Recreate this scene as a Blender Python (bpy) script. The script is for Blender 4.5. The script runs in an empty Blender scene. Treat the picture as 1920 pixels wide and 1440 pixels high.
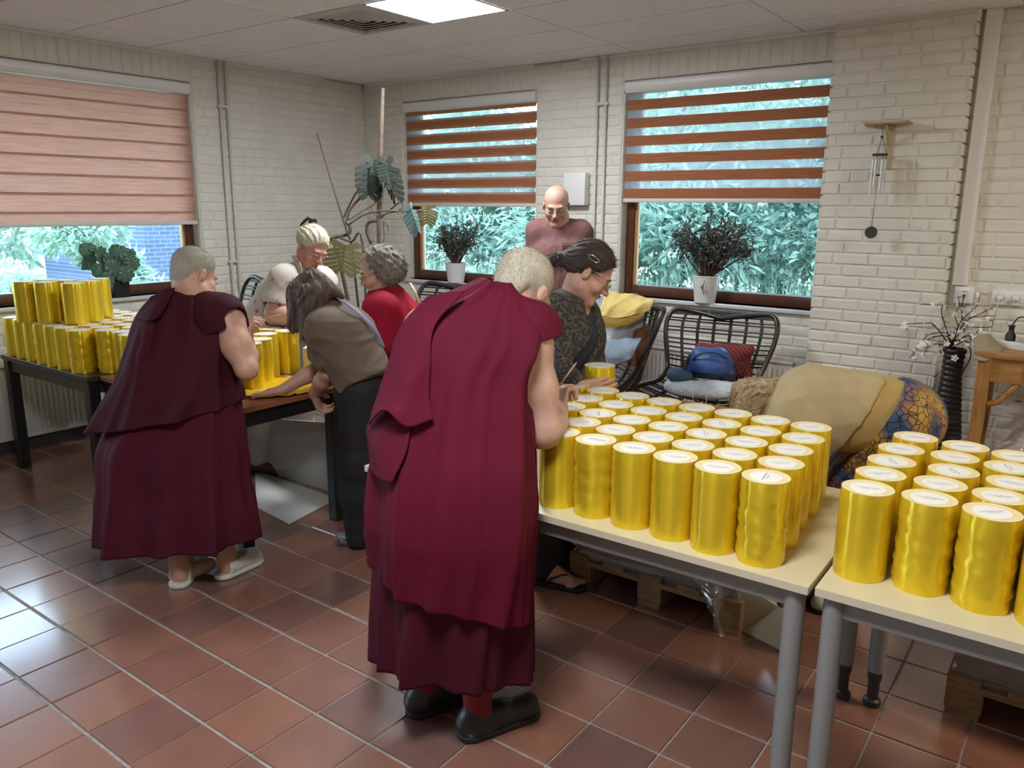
import bpy, bmesh, math, random
import numpy as np
from math import sin, cos, pi
from mathutils import Vector, Matrix

# ------------------------------------------------------------------ camera, world, light, exposure
SC = bpy.context.scene
COL = SC.collection
CAM = np.array([5.8322, -5.5002, 1.6695])
YAW, PITCH, ROLL, FPX = 2.2081, -0.2215, 0.0063, 1489.03
_f = np.array([cos(PITCH)*cos(YAW), cos(PITCH)*sin(YAW), sin(PITCH)])
_r0 = np.array([sin(YAW), -cos(YAW), 0.0]); _u0 = np.cross(_r0, _f)
_r = _r0*cos(ROLL) + _u0*sin(ROLL); _u = -_r0*sin(ROLL) + _u0*cos(ROLL)
FH = np.array([cos(YAW), sin(YAW), 0.0])            # level direction away from the camera
RH = _r0                                            # level direction to the right
UP = np.array([0, 0, 1.0])
cd = bpy.data.cameras.new('camera'); cam = bpy.data.objects.new('camera', cd); COL.objects.link(cam)
cd.sensor_width = 36.0; cd.lens = FPX*36.0/1920.0; cd.clip_start = 0.05; cd.clip_end = 200
cam.matrix_world = Matrix(((_r[0], _u[0], -_f[0], CAM[0]), (_r[1], _u[1], -_f[1], CAM[1]), (_r[2], _u[2], -_f[2], CAM[2]), (0, 0, 0, 1)))
SC.camera = cam
SC.view_settings.view_transform = 'Standard'; SC.view_settings.look = 'None'
SC.view_settings.gamma = 1.0; SC.view_settings.exposure = EXPOSURE = 0.42
SC.view_settings.use_curve_mapping = False
SC.cycles.use_denoising = True
SC.cycles.max_bounces = 8; SC.cycles.diffuse_bounces = 4; SC.cycles.transparent_max_bounces = 12
SC.cycles.sample_clamp_indirect = 6.0

SKY = 8.0
w = bpy.data.worlds.new('overcast_sky'); SC.world = w; w.use_nodes = True
nt = w.node_tree; nt.nodes.clear()
o = nt.nodes.new('ShaderNodeOutputWorld'); b = nt.nodes.new('ShaderNodeBackground')
tc = nt.nodes.new('ShaderNodeTexCoord'); sx = nt.nodes.new('ShaderNodeSeparateXYZ'); cr = nt.nodes.new('ShaderNodeValToRGB')
nt.links.new(tc.outputs['Generated'], sx.inputs[0]); nt.links.new(sx.outputs['Z'], cr.inputs[0])
cr.color_ramp.elements[0].position = 0.0; cr.color_ramp.elements[0].color = (0.74, 0.87, 1.0, 1)
cr.color_ramp.elements[1].position = 0.7; cr.color_ramp.elements[1].color = (0.50, 0.72, 1.0, 1)
nt.links.new(cr.outputs[0], b.inputs[0]); b.inputs[1].default_value = SKY
nt.links.new(b.outputs[0], o.inputs[0])
LAMP_NEUTRAL = ((0.92, 0.97, 1.0), 54.0)
LAMP_WARM = ((1.0, 0.88, 0.66), 46.0)

# ------------------------------------------------------------------ helpers
def at(px, py, d):
    """the point of the room seen at photo pixel (px, py), d metres ahead of the camera"""
    v = _f + (px-960)/FPX*_r - (py-720)/FPX*_u
    return CAM + v*(d/float(v @ FH))
def atz(px, py, z):
    v = _f + (px-960)/FPX*_r - (py-720)/FPX*_u
    return CAM + v*((z-CAM[2])/v[2])
def ata(px, py, ax, val):
    v = _f + (px-960)/FPX*_r - (py-720)/FPX*_u
    return CAM + v*((val-CAM[ax])/v[ax])
def A(*v): return np.array(v, float)
def unit(v): v = np.asarray(v, float); return v/max(np.linalg.norm(v), 1e-9)

MATS = {}
def mat(name, col, rough=0.6, metal=0.0, var=0.0, vscale=6.0, bump=0.0, bscale=120.0, stretch=(1, 1, 1), col2=None, emit=None, spec=None, aniso=0.0, sheen=0.0, coat=0.0, detail=3.0):
    if name in MATS: return MATS[name]
    m = bpy.data.materials.new(name); m.use_nodes = True; t = m.node_tree; n = t.nodes; L = t.links
    p = n['Principled BSDF']; p.inputs['Roughness'].default_value = rough; p.inputs['Metallic'].default_value = metal
    p.inputs['Base Color'].default_value = (*col, 1)
    if spec is not None: p.inputs['Specular IOR Level'].default_value = spec
    if sheen: p.inputs['Sheen Weight'].default_value = sheen
    if coat: p.inputs['Coat Weight'].default_value = coat; p.inputs['Coat Roughness'].default_value = 0.15
    if emit: p.inputs['Emission Color'].default_value = (*emit[0], 1); p.inputs['Emission Strength'].default_value = emit[1]
    if aniso:
        p.inputs['Anisotropic'].default_value = aniso; p.inputs['Anisotropic Rotation'].default_value = 0.25
        tg = n.new('ShaderNodeTangent'); tg.direction_type = 'RADIAL'; tg.axis = 'Z'; L.new(tg.outputs[0], p.inputs['Tangent'])
    if var or bump:
        tc = n.new('ShaderNodeTexCoord'); mp = n.new('ShaderNodeMapping'); mp.inputs['Scale'].default_value = stretch
        L.new(tc.outputs['Object'], mp.inputs[0])
    if var:
        ns = n.new('ShaderNodeTexNoise'); ns.inputs['Scale'].default_value = vscale; ns.inputs['Detail'].default_value = detail; L.new(mp.outputs[0], ns.inputs[0])
        r = n.new('ShaderNodeValToRGB'); r.color_ramp.elements[0].position = 0.3; r.color_ramp.elements[1].position = 0.7
        c2 = col2 or tuple(min(1, c*(1+var)) for c in col); c1 = col if col2 else tuple(c*(1-var) for c in col)
        r.color_ramp.elements[0].color = (*c1, 1); r.color_ramp.elements[1].color = (*c2, 1)
        L.new(ns.outputs[0], r.inputs[0]); L.new(r.outputs[0], p.inputs['Base Color'])
    if bump:
        nb = n.new('ShaderNodeTexNoise'); nb.inputs['Scale'].default_value = bscale; nb.inputs['Detail'].default_value = 3; L.new(mp.outputs[0], nb.inputs[0])
        bp = n.new('ShaderNodeBump'); bp.inputs['Strength'].default_value = bump; bp.inputs['Distance'].default_value = 0.01
        L.new(nb.outputs[0], bp.inputs['Height']); L.new(bp.outputs[0], p.inputs['Normal'])
    MATS[name] = m; return m

BASE = {}
def tag(o, label=None, cat=None, group=None, kind=None):
    if label: o['label'] = label
    if cat: o['category'] = cat
    if group: o['group'] = group
    if kind: o['kind'] = kind
    return o
def thing(name, label, cat, loc=(0, 0, 0), group=None):
    o = bpy.data.objects.new(name, None); COL.objects.link(o); o.empty_display_size = 0.1
    o.location = tuple(float(c) for c in loc); BASE[o] = np.array(loc, float)
    return tag(o, label, cat, group)

class MB:
    """collects shapes in room coordinates; build() links them as one mesh object"""
    def __init__(s): s.v = []; s.f = []; s.m = []; s.n = 0
    def add(s, v, f, mi=0):
        v = np.asarray(v, float).reshape(-1, 3)
        s.v.append(v); s.f += [tuple(int(i)+s.n for i in q) for q in f]; s.m += [mi]*len(f); s.n += len(v); return s
    def box(s, c, size, ax=None, mi=0, bev=0.0):
        c = np.asarray(c, float); hx, hy, hz = [k/2 for k in size]
        ax = np.eye(3) if ax is None else np.asarray(ax, float)
        if bev <= 0:
            p = np.array([[x, y, z] for x in (-hx, hx) for y in (-hy, hy) for z in (-hz, hz)])
            f = [(0, 1, 3, 2), (4, 6, 7, 5), (0, 4, 5, 1), (2, 3, 7, 6), (0, 2, 6, 4), (1, 5, 7, 3)]
        else:
            bm = bmesh.new(); bmesh.ops.create_cube(bm, size=1.0)
            for q in bm.verts: q.co = Vector((q.co.x*2*hx, q.co.y*2*hy, q.co.z*2*hz))
            bmesh.ops.bevel(bm, geom=list(bm.edges), offset=min(bev, hx*.9, hy*.9, hz*.9), segments=2, affect='EDGES', profile=0.5)
            bm.verts.index_update(); p = np.array([q.co[:] for q in bm.verts]); f = [[q.index for q in k.verts] for k in bm.faces]; bm.free()
        return s.add(c + p @ ax, f, mi)
    def tube(s, pts, rad, n=8, caps=True, mi=0, closed=False):
        P = np.asarray(pts, float); k = len(P)
        R = np.full(k, rad, float) if np.isscalar(rad) else np.asarray(rad, float)
        T = np.gradient(P, axis=0) if not closed else np.roll(P, -1, 0)-np.roll(P, 1, 0)
        T /= np.maximum(np.linalg.norm(T, axis=1, keepdims=True), 1e-9)
        u = np.cross(T[0], [0, 0, 1.0]); u = u if np.linalg.norm(u) > 1e-3 else np.cross(T[0], [1.0, 0, 0]); u /= np.linalg.norm(u)
        a = np.arange(n)*2*pi/n; V = []
        for i in range(k):
            u = u - T[i]*(u @ T[i]); u /= max(np.linalg.norm(u), 1e-9); w_ = np.cross(T[i], u)
            V.append(P[i] + R[i]*(np.cos(a)[:, None]*u + np.sin(a)[:, None]*w_))
        f = [(i*n+j, i*n+(j+1) % n, ((i+1) % k)*n+(j+1) % n, ((i+1) % k)*n+j) for i in range(k if closed else k-1) for j in range(n)]
        if caps and not closed: f += [tuple(range(n-1, -1, -1)), tuple((k-1)*n+j for j in range(n))]
        return s.add(np.concatenate(V), f, mi)
    def lathe(s, c, prof, n=24, ax=None, mi=0, cap=True):
        """prof: list of (radius, height)"""
        a = np.arange(n)*2*pi/n; V = []
        for r, z in prof: V.append(np.stack([r*np.cos(a), r*np.sin(a), np.full(n, z)], 1))
        V = np.concatenate(V); V = V if ax is None else V @ np.asarray(ax, float)
        k = len(prof); f = [(i*n+j, i*n+(j+1) % n, (i+1)*n+(j+1) % n, (i+1)*n+j) for i in range(k-1) for j in range(n)]
        if cap: f += [tuple(range(n-1, -1, -1)), tuple((k-1)*n+j for j in range(n))]
        return s.add(np.asarray(c, float)+V, f, mi)
    def grid(s, G, mi=0, closeu=False, closev=False, flip=False):
        G = np.asarray(G, float); a, b_ = G.shape[:2]
        f = [(i*b_+j, i*b_+(j+1) % b_, ((i+1) % a)*b_+(j+1) % b_, ((i+1) % a)*b_+j) for i in range(a if closeu else a-1) for j in range(b_ if closev else b_-1)]
        if flip: f = [q[::-1] for q in f]
        return s.add(G.reshape(-1, 3), f, mi)
    def ball(s, c, r, n=10, m=6, ax=None, mi=0):
        r = np.full(3, r, float) if np.isscalar(r) else np.asarray(r, float)
        t = np.linspace(0, pi, m+1); a = np.arange(n)*2*pi/n
        V = [[0, 0, 1.0]] + [[sin(q)*cos(x), sin(q)*sin(x), cos(q)] for q in t[1:-1] for x in a] + [[0, 0, -1.0]]
        V = np.array(V)*r; V = V if ax is None else V @ np.asarray(ax, float)
        f = [(0, 1+j, 1+(j+1) % n) for j in range(n)]
        f += [(1+i*n+j, 1+(i+1)*n+j, 1+(i+1)*n+(j+1) % n, 1+i*n+(j+1) % n) for i in range(m-2) for j in range(n)]
        l = len(V)-1; f += [(l, 1+(m-2)*n+(j+1) % n, 1+(m-2)*n+j) for j in range(n)]
        return s.add(np.asarray(c, float)+V, f, mi)
    def build(s, name, m, parent=None, smooth=False, base=None, kind=None, label=None, solid=0.0):
        V = np.concatenate(s.v) if s.v else np.zeros((0, 3))
        if parent is not None: bs = BASE[parent]
        else: bs = np.asarray(base if base is not None else (0, 0, 0), float)
        me = bpy.data.meshes.new(name); me.from_pydata((V-bs).tolist(), [], s.f)
        for k in (m if isinstance(m, (list, tuple)) else [m]): me.materials.append(k)
        if max(s.m, default=0) > 0: me.polygons.foreach_set('material_index', s.m)
        if smooth is True: me.polygons.foreach_set('use_smooth', [True]*len(s.f))
        elif smooth: me.shade_smooth() if False else me.polygons.foreach_set('use_smooth', [True]*len(s.f)); 
        if smooth and smooth is not True:
            try: me.set_sharp_from_angle(angle=smooth)
            except Exception: pass
        me.update()
        o = bpy.data.objects.new(name, me); COL.objects.link(o); BASE[o] = bs
        if parent is not None: o.parent = parent
        else: o.location = tuple(bs)
        if solid:
            md = o.modifiers.new('thick', 'SOLIDIFY'); md.thickness = solid; md.offset = 0
        if kind: o['kind'] = kind
        if label: o['label'] = label
        return o
def dup(root, loc, label=None, rz=None):
    r = root.copy(); COL.objects.link(r); r.location = tuple(loc)
    if rz is not None: r.rotation_euler = (0, 0, rz)
    if label: r['label'] = label
    for ch in list(root.children):
        c = ch.copy(); COL.objects.link(c); c.parent = r
        for g in list(ch.children):
            d = g.copy(); COL.objects.link(d); d.parent = c
    return r
def spline(P, n):
    """Catmull-Rom through rows of P, n samples"""
    P = np.asarray(P, float); k = len(P); t = np.linspace(0, k-1, n); i = np.minimum(t.astype(int), k-2); u = (t-i).reshape((-1,)+(1,)*(P.ndim-1))
    Q = np.concatenate([[2*P[0]-P[1]], P, [2*P[-1]-P[-2]]])
    a, b_, c, d = Q[i], Q[i+1], Q[i+2], Q[i+3]
    return 0.5*((2*b_)+(-a+c)*u+(2*a-5*b_+4*c-d)*u*u+(-a+3*b_-3*c+d)*u**3)
def frame(fwd, up=UP):
    """rows: right, forward, up"""
    y = unit(fwd); x = unit(np.cross(y, up)); return np.stack([x, y, np.cross(x, y)])
RNG = np.random.RandomState(7); random.seed(7)
# ------------------------------------------------------------------ the room
H = 2.763
X1, Y1 = 8.6, -8.2                                   # unseen far walls behind the camera
m_paint = mat('white_painted_brick', (0.72, 0.695, 0.63), 0.55, var=0.05, vscale=5, bump=0.12, bscale=60)
m_joint = mat('painted_joint', (0.695, 0.67, 0.60), 0.7)
m_plaster = mat('plaster', (0.62, 0.58, 0.50), 0.8)
m_white = mat('white_lacquer', (0.80, 0.80, 0.79), 0.35)
m_offw = mat('off_white_metal', (0.66, 0.65, 0.62), 0.4)

def brick_set(name, wall, org, ux, nrm, rects, holes, seed, soldiers=()):
    """bricks of one wall; (u, z) patches rects minus holes; org + u*ux + z*up, pieces stand proud along nrm"""
    rs = np.random.RandomState(seed); items = []
    def clip(u0, u1, z0, z1):
        out = [(u0, u1, z0, z1)]
        for (a, b_, c, d) in holes:
            nx = []
            for (p, q, r_, s_) in out:
                if q <= a or p >= b_ or s_ <= c or r_ >= d: nx.append((p, q, r_, s_)); continue
                if p < a: nx.append((p, a, r_, s_))
                if q > b_: nx.append((b_, q, r_, s_))
                if r_ < c and p >= a and q <= b_: nx.append((p, q, r_, c))
                if s_ > d and p >= a and q <= b_: nx.append((p, q, d, s_))
            out = nx
        return out
    CH = 0.0727
    for (ua, ub, za, zb) in rects:
        z = za; row = 0
        while z < zb-0.02:
            u = ua - (0.0 if row % 2 else 0.105) - (rs.rand()*0.05 if row % 3 else 0)
            z2 = min(z+CH, zb)
            while u < ub:
                ln = 0.216 if rs.rand() > 0.16 else 0.108
                for (p, q, r_, s_) in clip(max(u, ua), min(u+ln, ub), z, z2):
                    if q-p > 0.025 and s_-r_ > 0.02: items.append((p, q, r_, s_, 0))
                u += ln
            z += CH; row += 1
    for (ua, ub, za, zb) in soldiers:
        u = ua
        while u < ub-0.02:
            items.append((u, min(u+0.073, ub), za, zb, 1)); u += 0.073
    V, F = [], []
    for (p, q, r_, s_, so) in items:
        g = 0.0045 if not so else 0.005
        a, b_, c, d = p+g, q-g, r_+g, s_-g; ch = 0.006
        j = lambda k=0.0035: (rs.rand()-.5)*k
        hb = (0.0055+rs.rand()*0.0045)*(.8 if name == 'p' else .62)
        out = [(a+j(), c+j(), 0), (b_+j(), c+j(), 0), (b_+j(), d+j(), 0), (a+j(), d+j(), 0)]
        mid = [(a+ch, c+ch, hb+j()), (b_-ch, c+ch, hb+j()), (b_-ch, d-ch, hb+j()), (a+ch, d-ch, hb+j())]
        if so == 0:
            nn = 3; sp = []
            for k in range(1, nn+1):
                uu = a+ch+(b_-a-2*ch)*k/(nn+1); sp += [(uu, c+ch, hb+j(0.004)), (uu, (c+d)/2+j(0.02), hb+j(0.006)), (uu, d-ch, hb+j(0.004))]
        else: sp = []
        v = np.array(out+mid+sp)
        f = [(0, 1, 5, 4), (1, 2, 6, 5), (2, 3, 7, 6), (3, 0, 4, 7)]
        if so == 0:
            f = [(0, 1, 5, 14, 11, 8, 4), (1, 2, 6, 5), (2, 3, 7, 10, 13, 16, 6), (3, 0, 4, 7)]
            f += [(4, 8, 9, 10, 7), (8, 11, 12, 9), (9, 12, 13, 10), (11, 14, 15, 12), (12, 15, 16, 13), (14, 5, 6, 16, 15)]
        else: f += [(4, 5, 6, 7)]
        V.append(org + v[:, :1]*ux + v[:, 1:2]*UP + v[:, 2:3]*nrm); F.append(f)
    # the 300 pieces that show largest are parts, the rest one part
    cen = np.array([k.mean(0) for k in V]); siz = np.array([np.linalg.norm(k.max(0)-k.min(0)) for k in V])
    dv = cen-CAM; zz = dv @ _f; px = 960+FPX*(dv @ _r)/zz; py = 720-FPX*(dv @ _u)/zz
    sc = np.where((zz > 0.1) & (px > -20) & (px < 1940) & (py > -20) & (py < 1300), siz/np.maximum(zz, .1), 0)
    order = np.argsort(-sc); top = set(order[:285].tolist()); rest = MB(); bs = BASE[wall]
    flip = float(np.cross(ux, UP) @ nrm) < 0
    for i, (v, f) in enumerate(zip(V, F)):
        f = [q[::-1] for q in f] if flip else f
        if i in top and sc[i] > 0:
            b1 = MB(); b1.add(v, f); b1.build('brick', m_paint, wall, smooth=0.5)
        else: rest.add(v, f)
    if rest.f: rest.build('brickwork', m_paint, wall, smooth=0.5, kind='stuff')

def slab_with_holes(name, org, ux, nrm, U, Z, holes, thick, m):
    us = sorted({U[0], U[1], *[h for k in holes for h in k[:2]]}); zs = sorted({Z[0], Z[1], *[h for k in holes for h in k[2:]]})
    b1 = MB()
    for i in range(len(us)-1):
        for j in range(len(zs)-1):
            uc, zc = (us[i]+us[i+1])/2, (zs[j]+zs[j+1])/2
            if any(a < uc < b_ and c < zc < d for a, b_, c, d in holes): continue
            b1.box(org+uc*ux+zc*UP-nrm*thick/2, (us[i+1]-us[i], thick, zs[j+1]-zs[j]), np.stack([ux, nrm, UP]))
    return b1.build(name, m, kind='structure')
WX = A(1, 0, 0); WY = A(0, 1, 0)
ZT, ZS = 2.575, 0.985                                 # window head and sill height
W2 = (0.500, 2.000); W3 = (2.775, 4.36); W1 = (-4.30, -1.795); W4 = (-7.9, -4.75)
holes_b = [(*W2, ZS, ZT), (*W3, ZS, ZT)]
wall_back = slab_with_holes('wall_back', A(0, 0, 0), WX, A(0, -1, 0), (-0.3, X1), (-0.05, H+0.3), holes_b, 0.28, m_joint)
brick_set('b', wall_back, A(0, 0, 0), WX, A(0, -1, 0), [(0.0, 4.37, 0.0, H), (5.0, 7.0, 0.0, H)], holes_b+[(W2[0], W2[1], ZT-.01, H), (W3[0], W3[1]+.1, ZT-.01, H)], 1,
          soldiers=[(W2[0], W2[1], ZT, H), (W3[0], W3[1], ZT, H)])
holes_l = [(*W1, ZS, ZT), (*W4, ZS, ZT)]
wall_left = slab_with_holes('wall_left', A(0, 0, 0), WY, A(1, 0, 0), (Y1, 0.3), (-0.05, H+0.3), holes_l, 0.28, m_joint)
brick_set('l', wall_left, A(0, 0, 0), WY, A(1, 0, 0), [(-4.6, 0.0, 0.0, H)], holes_l+[(W1[0], W1[1], ZT-.01, H)], 2, soldiers=[(W1[0], W1[1], ZT, H)])
PX0, PX1, PY = 4.305, 5.07, -0.10
b1 = MB(); b1.box(((PX0+PX1)/2, PY/2-0.002, (H+.1)/2), (PX1-PX0-.01, -PY-0.005, H+.1)); pier = b1.build('wall_pier', m_joint, kind='structure')
brick_set('p', pier, A(PX0-.006, PY, 0), WX, A(0, -1, 0), [(0.0, PX1-PX0+.008, 0.0, H-0.02)], [], 3)
b1 = MB()
for k in range(38):                                   # brick ends on the pier's two returns
    for xs, sg in ((PX0, -1), (PX1-.002, 1)):
        b1.box((xs+sg*.002, PY/2-.004, k*.0727+.036), (.014, -PY+.006, .063), bev=.003)
b1.build('brick_ends', m_paint, pier, kind='stuff')
b1 = MB(); b1.box((X1+.1, Y1/2, H/2), (0.2, -Y1+.4, H+.6)); b1.build('wall_right', m_plaster, kind='structure')
b1 = MB(); b1.box((X1/2, Y1-.1, H/2), (X1+.6, .2, H+.6)); b1.build('wall_front', m_plaster, kind='structure')

# ---- floor of quarry tiles
m_grout = mat('grey_grout', (0.33, 0.32, 0.29), 0.85, var=0.2, vscale=30, bump=.3, bscale=200)
m_tiles = [mat('quarry_tile_%s' % 'abcd'[i], c, 0.31, var=0.10, vscale=7, bump=0.03, bscale=45, spec=0.6, coat=1.0) for i, c in enumerate([(0.250, 0.112, 0.080), (0.215, 0.100, 0.078), (0.275, 0.122, 0.080), (0.180, 0.090, 0.072)])]
b1 = MB(); b1.box((X1/2, Y1/2, -0.052), (X1+.4, -Y1+.4, 0.094)); floor = b1.build('floor', m_grout, kind='structure')
TX, TY, OX, OY = 0.2533, 0.2563, 2.6371, -4.7599
rs = np.random.RandomState(4); tl = []
for i in range(-11, 24):
    for j in range(-14, 20):
        x0, y0 = OX+TX*i, OY+TY*j
        a, b_, c, d = max(x0+.0022, 0.01), min(x0+TX-.0022, X1), max(y0+.0045, Y1), min(y0+TY-.0045, -0.01)
        if b_-a < .02 or d-c < .02: continue
        cx, cy = (a+b_)/2, (c+d)/2; dv = A(cx, cy, 0)-CAM; zz = dv @ _f
        px, py = (960+FPX*(dv @ _r)/zz, 720-FPX*(dv @ _u)/zz) if zz > .2 else (-9e9, 0)
        tl.append((a, b_, c, d, np.linalg.norm(dv) if -150 < px < 2070 and py < 1600 else 99))
tl.sort(key=lambda q: q[4]); rest = MB()
for k, (a, b_, c, d, ds) in enumerate(tl):
    z = (rs.rand()-.5)*.0016; e = .003
    t1, t2, t3, t4 = [(rs.rand()-.5)*.0007 for _ in range(4)]
    v = [(a, c, -.006), (b_, c, -.006), (b_, d, -.006), (a, d, -.006), (a+e, c+e, z+t1), (b_-e, c+e, z+t2), (b_-e, d-e, z+t3), (a+e, d-e, z+t4)]
    f = [(0, 1, 5, 4), (1, 2, 6, 5), (2, 3, 7, 6), (3, 0, 4, 7), (4, 5, 6, 7)]
    if k < 295 and ds < 50: MB().add(v, f).build('floor_tile', m_tiles[rs.choice(4, p=[.36, .22, .28, .14])], floor)
    else: rest.add(v, f, int(rs.choice(4, p=[.36, .22, .28, .14])))
rest.build('floor_tiles_beyond', m_tiles, floor, kind='stuff')
m_skirt = mat('dark_skirting_tile', (0.055, 0.04, 0.035), 0.4)
MB().box((0.012, (Y1)/2, .045), (.02, -Y1-.05, .09)).build('baseboard_left', m_skirt, kind='structure')
b1 = MB(); b1.box((X1/2, -.012, .045), (X1-.1, .02, .09)); b1.box(((PX0+PX1)/2, PY-.016, .045), (PX1-PX0+.02, .016, .09)); b1.build('baseboard_back', m_skirt, kind='structure')

# ---- suspended ceiling
m_rail = mat('ceiling_rail', (0.30, 0.30, 0.30), 0.6)
def ceil_mat():
    m = bpy.data.materials.new('mineral_fibre_tile'); m.use_nodes = True; t = m.node_tree; n = t.nodes; L = t.links; p = n['Principled BSDF']
    tc = n.new('ShaderNodeTexCoord'); a = n.new('ShaderNodeTexNoise'); a.inputs['Scale'].default_value = 62; a.inputs['Detail'].default_value = 4; a.inputs['Roughness'].default_value = .7; L.new(tc.outputs['Object'], a.inputs[0])
    r = n.new('ShaderNodeValToRGB'); r.color_ramp.elements[0].position = .33; r.color_ramp.elements[0].color = (.60, .62, .64, 1); r.color_ramp.elements[1].position = .43; r.color_ramp.elements[1].color = (.88, .91, .94, 1)
    L.new(a.outputs[0], r.inputs[0]); L.new(r.outputs[0], p.inputs['Base Color'])
    bp = n.new('ShaderNodeBump'); bp.inputs['Strength'].default_value = .35; bp.inputs['Distance'].default_value = .008; L.new(a.outputs[0], bp.inputs['Height']); L.new(bp.outputs[0], p.inputs['Normal'])
    p.inputs['Roughness'].default_value = .9; return m
m_ceil = ceil_mat()
CA, CB = 0.4816, 0.3541
b1 = MB(); b1.box((X1/2, Y1/2, H+.062), (X1+.4, -Y1+.4, .08)); ceiling = b1.build('ceiling', m_rail, kind='structure')
xs = [0.012, CA] + [CA+1.2*i for i in range(1, 7)] + [X1]; ys = [-0.012, -CB] + [-CB-.6*j for j in range(1, 14)] + [Y1]
LAMPS = {(1.5, 3): LAMP_NEUTRAL, (5.5, 3): LAMP_WARM, (3.5, 8): LAMP_NEUTRAL}
lampcells = []
for i in range(len(xs)-1):
    for j in range(len(ys)-1):
        a, b_, d, c = xs[i], xs[i+1], ys[j], ys[j+1]
        cells = [(a, b_)]
        key = None
        for (li, lj) in LAMPS:
            if lj == j and int(li)+1 == i: key = (li, lj)
        if key:
            mid = (a+b_)/2
            if key == (1.5, 3): cells = []
            else: cells = [(a, mid)]
            lampcells.append((mid, b_, c, d, key))
        for (p, q) in cells:
            if q-p < .02 or abs(d-c) < .02: continue
            e = .0055
            b2 = MB(); b2.box(((p+q)/2, (c+d)/2, H+.010), (q-p-2*e, abs(d-c)-2*e, .02)); b2.build('ceiling_tile', m_ceil, ceiling)
b1 = MB(); b1.box((1.0, -.012, H-.012), (1.95, .022, .02)); b1.box((3.4, -.012, H-.012), (2.0, .022, .02)); b1.box((.012, -3, H-.010), (.022, 5.0, .016)); b1.build('trim_1', m_white, kind='structure')
m_lampf = mat('lamp_frame', (.75, .75, .75), .4)
for k, (a, b_, c, d, key) in enumerate(lampcells):
    lb = {(1.5, 3): 'square white LED ceiling panel lit beside the air vent'}.get(key, 'square LED ceiling panel %s' % {(5.5, 3): 'over the wooden console by the right wall', (3.5, 8): 'over the open floor in front of the tables'}.get(key, ''))
    t = thing('ceiling_light', lb, 'light', ((a+b_)/2, (c+d)/2, H))
    b1 = MB(); w_ = .022
    for (cx, cy, sx_, sy_) in (((a+b_)/2, c+w_/2, b_-a-.006, w_), ((a+b_)/2, d-w_/2, b_-a-.006, w_), (a+w_/2, (c+d)/2, w_, d-c-.006), (b_-w_/2, (c+d)/2, w_, d-c-.006)): b1.box((cx, cy, H+.004), (sx_, sy_, .014))
    b1.build('frame', m_lampf, t)
    col, st = LAMPS[key]
    b1 = MB(); b1.add([(a+w_, c+w_, H+.002), (a+w_, d-w_, H+.002), (b_-w_, d-w_, H+.002), (b_-w_, c+w_, H+.002)], [(0, 1, 2, 3)])
    b1.build('diffuser', mat('lit_diffuser_%d' % k, (.9, .9, .9), .5, emit=(col, st)), t)
# air vent: square diffuser of nested louvres
va, vb, vc, vd = CA+1.2, CA+1.8, -CB-1.8, -CB-1.2; vcx, vcy = (va+vb)/2, (vc+vd)/2
t = thing('ceiling_vent', 'square grey air vent with nested louvres in the ceiling', 'vent', (vcx, vcy, H))
m_vent = mat('vent_grey', (.52, .52, .52), .45)
MB().box((vcx, vcy, H+.017), (.55, .55, .004)).build('backing', mat('vent_dark', (.02, .02, .02), .8), t)
def sqring(b1, h0, h1, z0, z1):
    v = [(vcx+sx_*h, vcy+sy_*h, z) for (h, z) in ((h0, z0), (h1, z1)) for (sx_, sy_) in ((-1, -1), (1, -1), (1, 1), (-1, 1))]
    b1.add(v, [(k, (k+1) % 4, 4+(k+1) % 4, 4+k) for k in range(4)])
b1 = MB(); sqring(b1, .297, .235, H-.001, H-.006); sqring(b1, .297, .297, H+.02, H-.001); sqring(b1, .235, .235, H-.006, H+.015); b1.build('vent_frame', m_vent, t)
for k in range(5):
    h = .225-.043*k
    b1 = MB(); sqring(b1, h, h-.022, H+.013, H-.004); sqring(b1, h-.022, h-.028, H-.004, H-.003); b1.build('louvre', m_vent, t, solid=.0015)
MB().box((vcx, vcy, H), (.02, .02, .006)).build('centre_plate', m_vent, t)

# ---- windows: wood frame set back in the reveal, pane, inner sill, zebra blind
m_wood = mat('brown_window_wood', (.10, .036, .018), .35, var=.25, vscale=5, stretch=(12, 12, 1.2))
m_wood2 = mat('tan_window_bead', (.42, .22, .09), .4)
m_sill = mat('grey_sill', (.58, .60, .62), .3)
def glass():
    m = bpy.data.materials.new('window_glass'); m.use_nodes = True; t = m.node_tree; n = t.nodes; L = t.links; n.remove(n['Principled BSDF'])
    tr = n.new('ShaderNodeBsdfTransparent'); gl = n.new('ShaderNodeBsdfGlossy'); gl.inputs['Roughness'].default_value = .02; mx = n.new('ShaderNodeMixShader'); fr = n.new('ShaderNodeFresnel'); fr.inputs[0].default_value = 1.35
    tr.inputs[0].default_value = (.95, .98, .98, 1)
    L.new(fr.outputs[0], mx.inputs[0]); L.new(tr.outputs[0], mx.inputs[1]); L.new(gl.outputs[0], mx.inputs[2]); L.new(mx.outputs[0], n['Material Output'].inputs[0]); return m
m_glass = glass()
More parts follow.
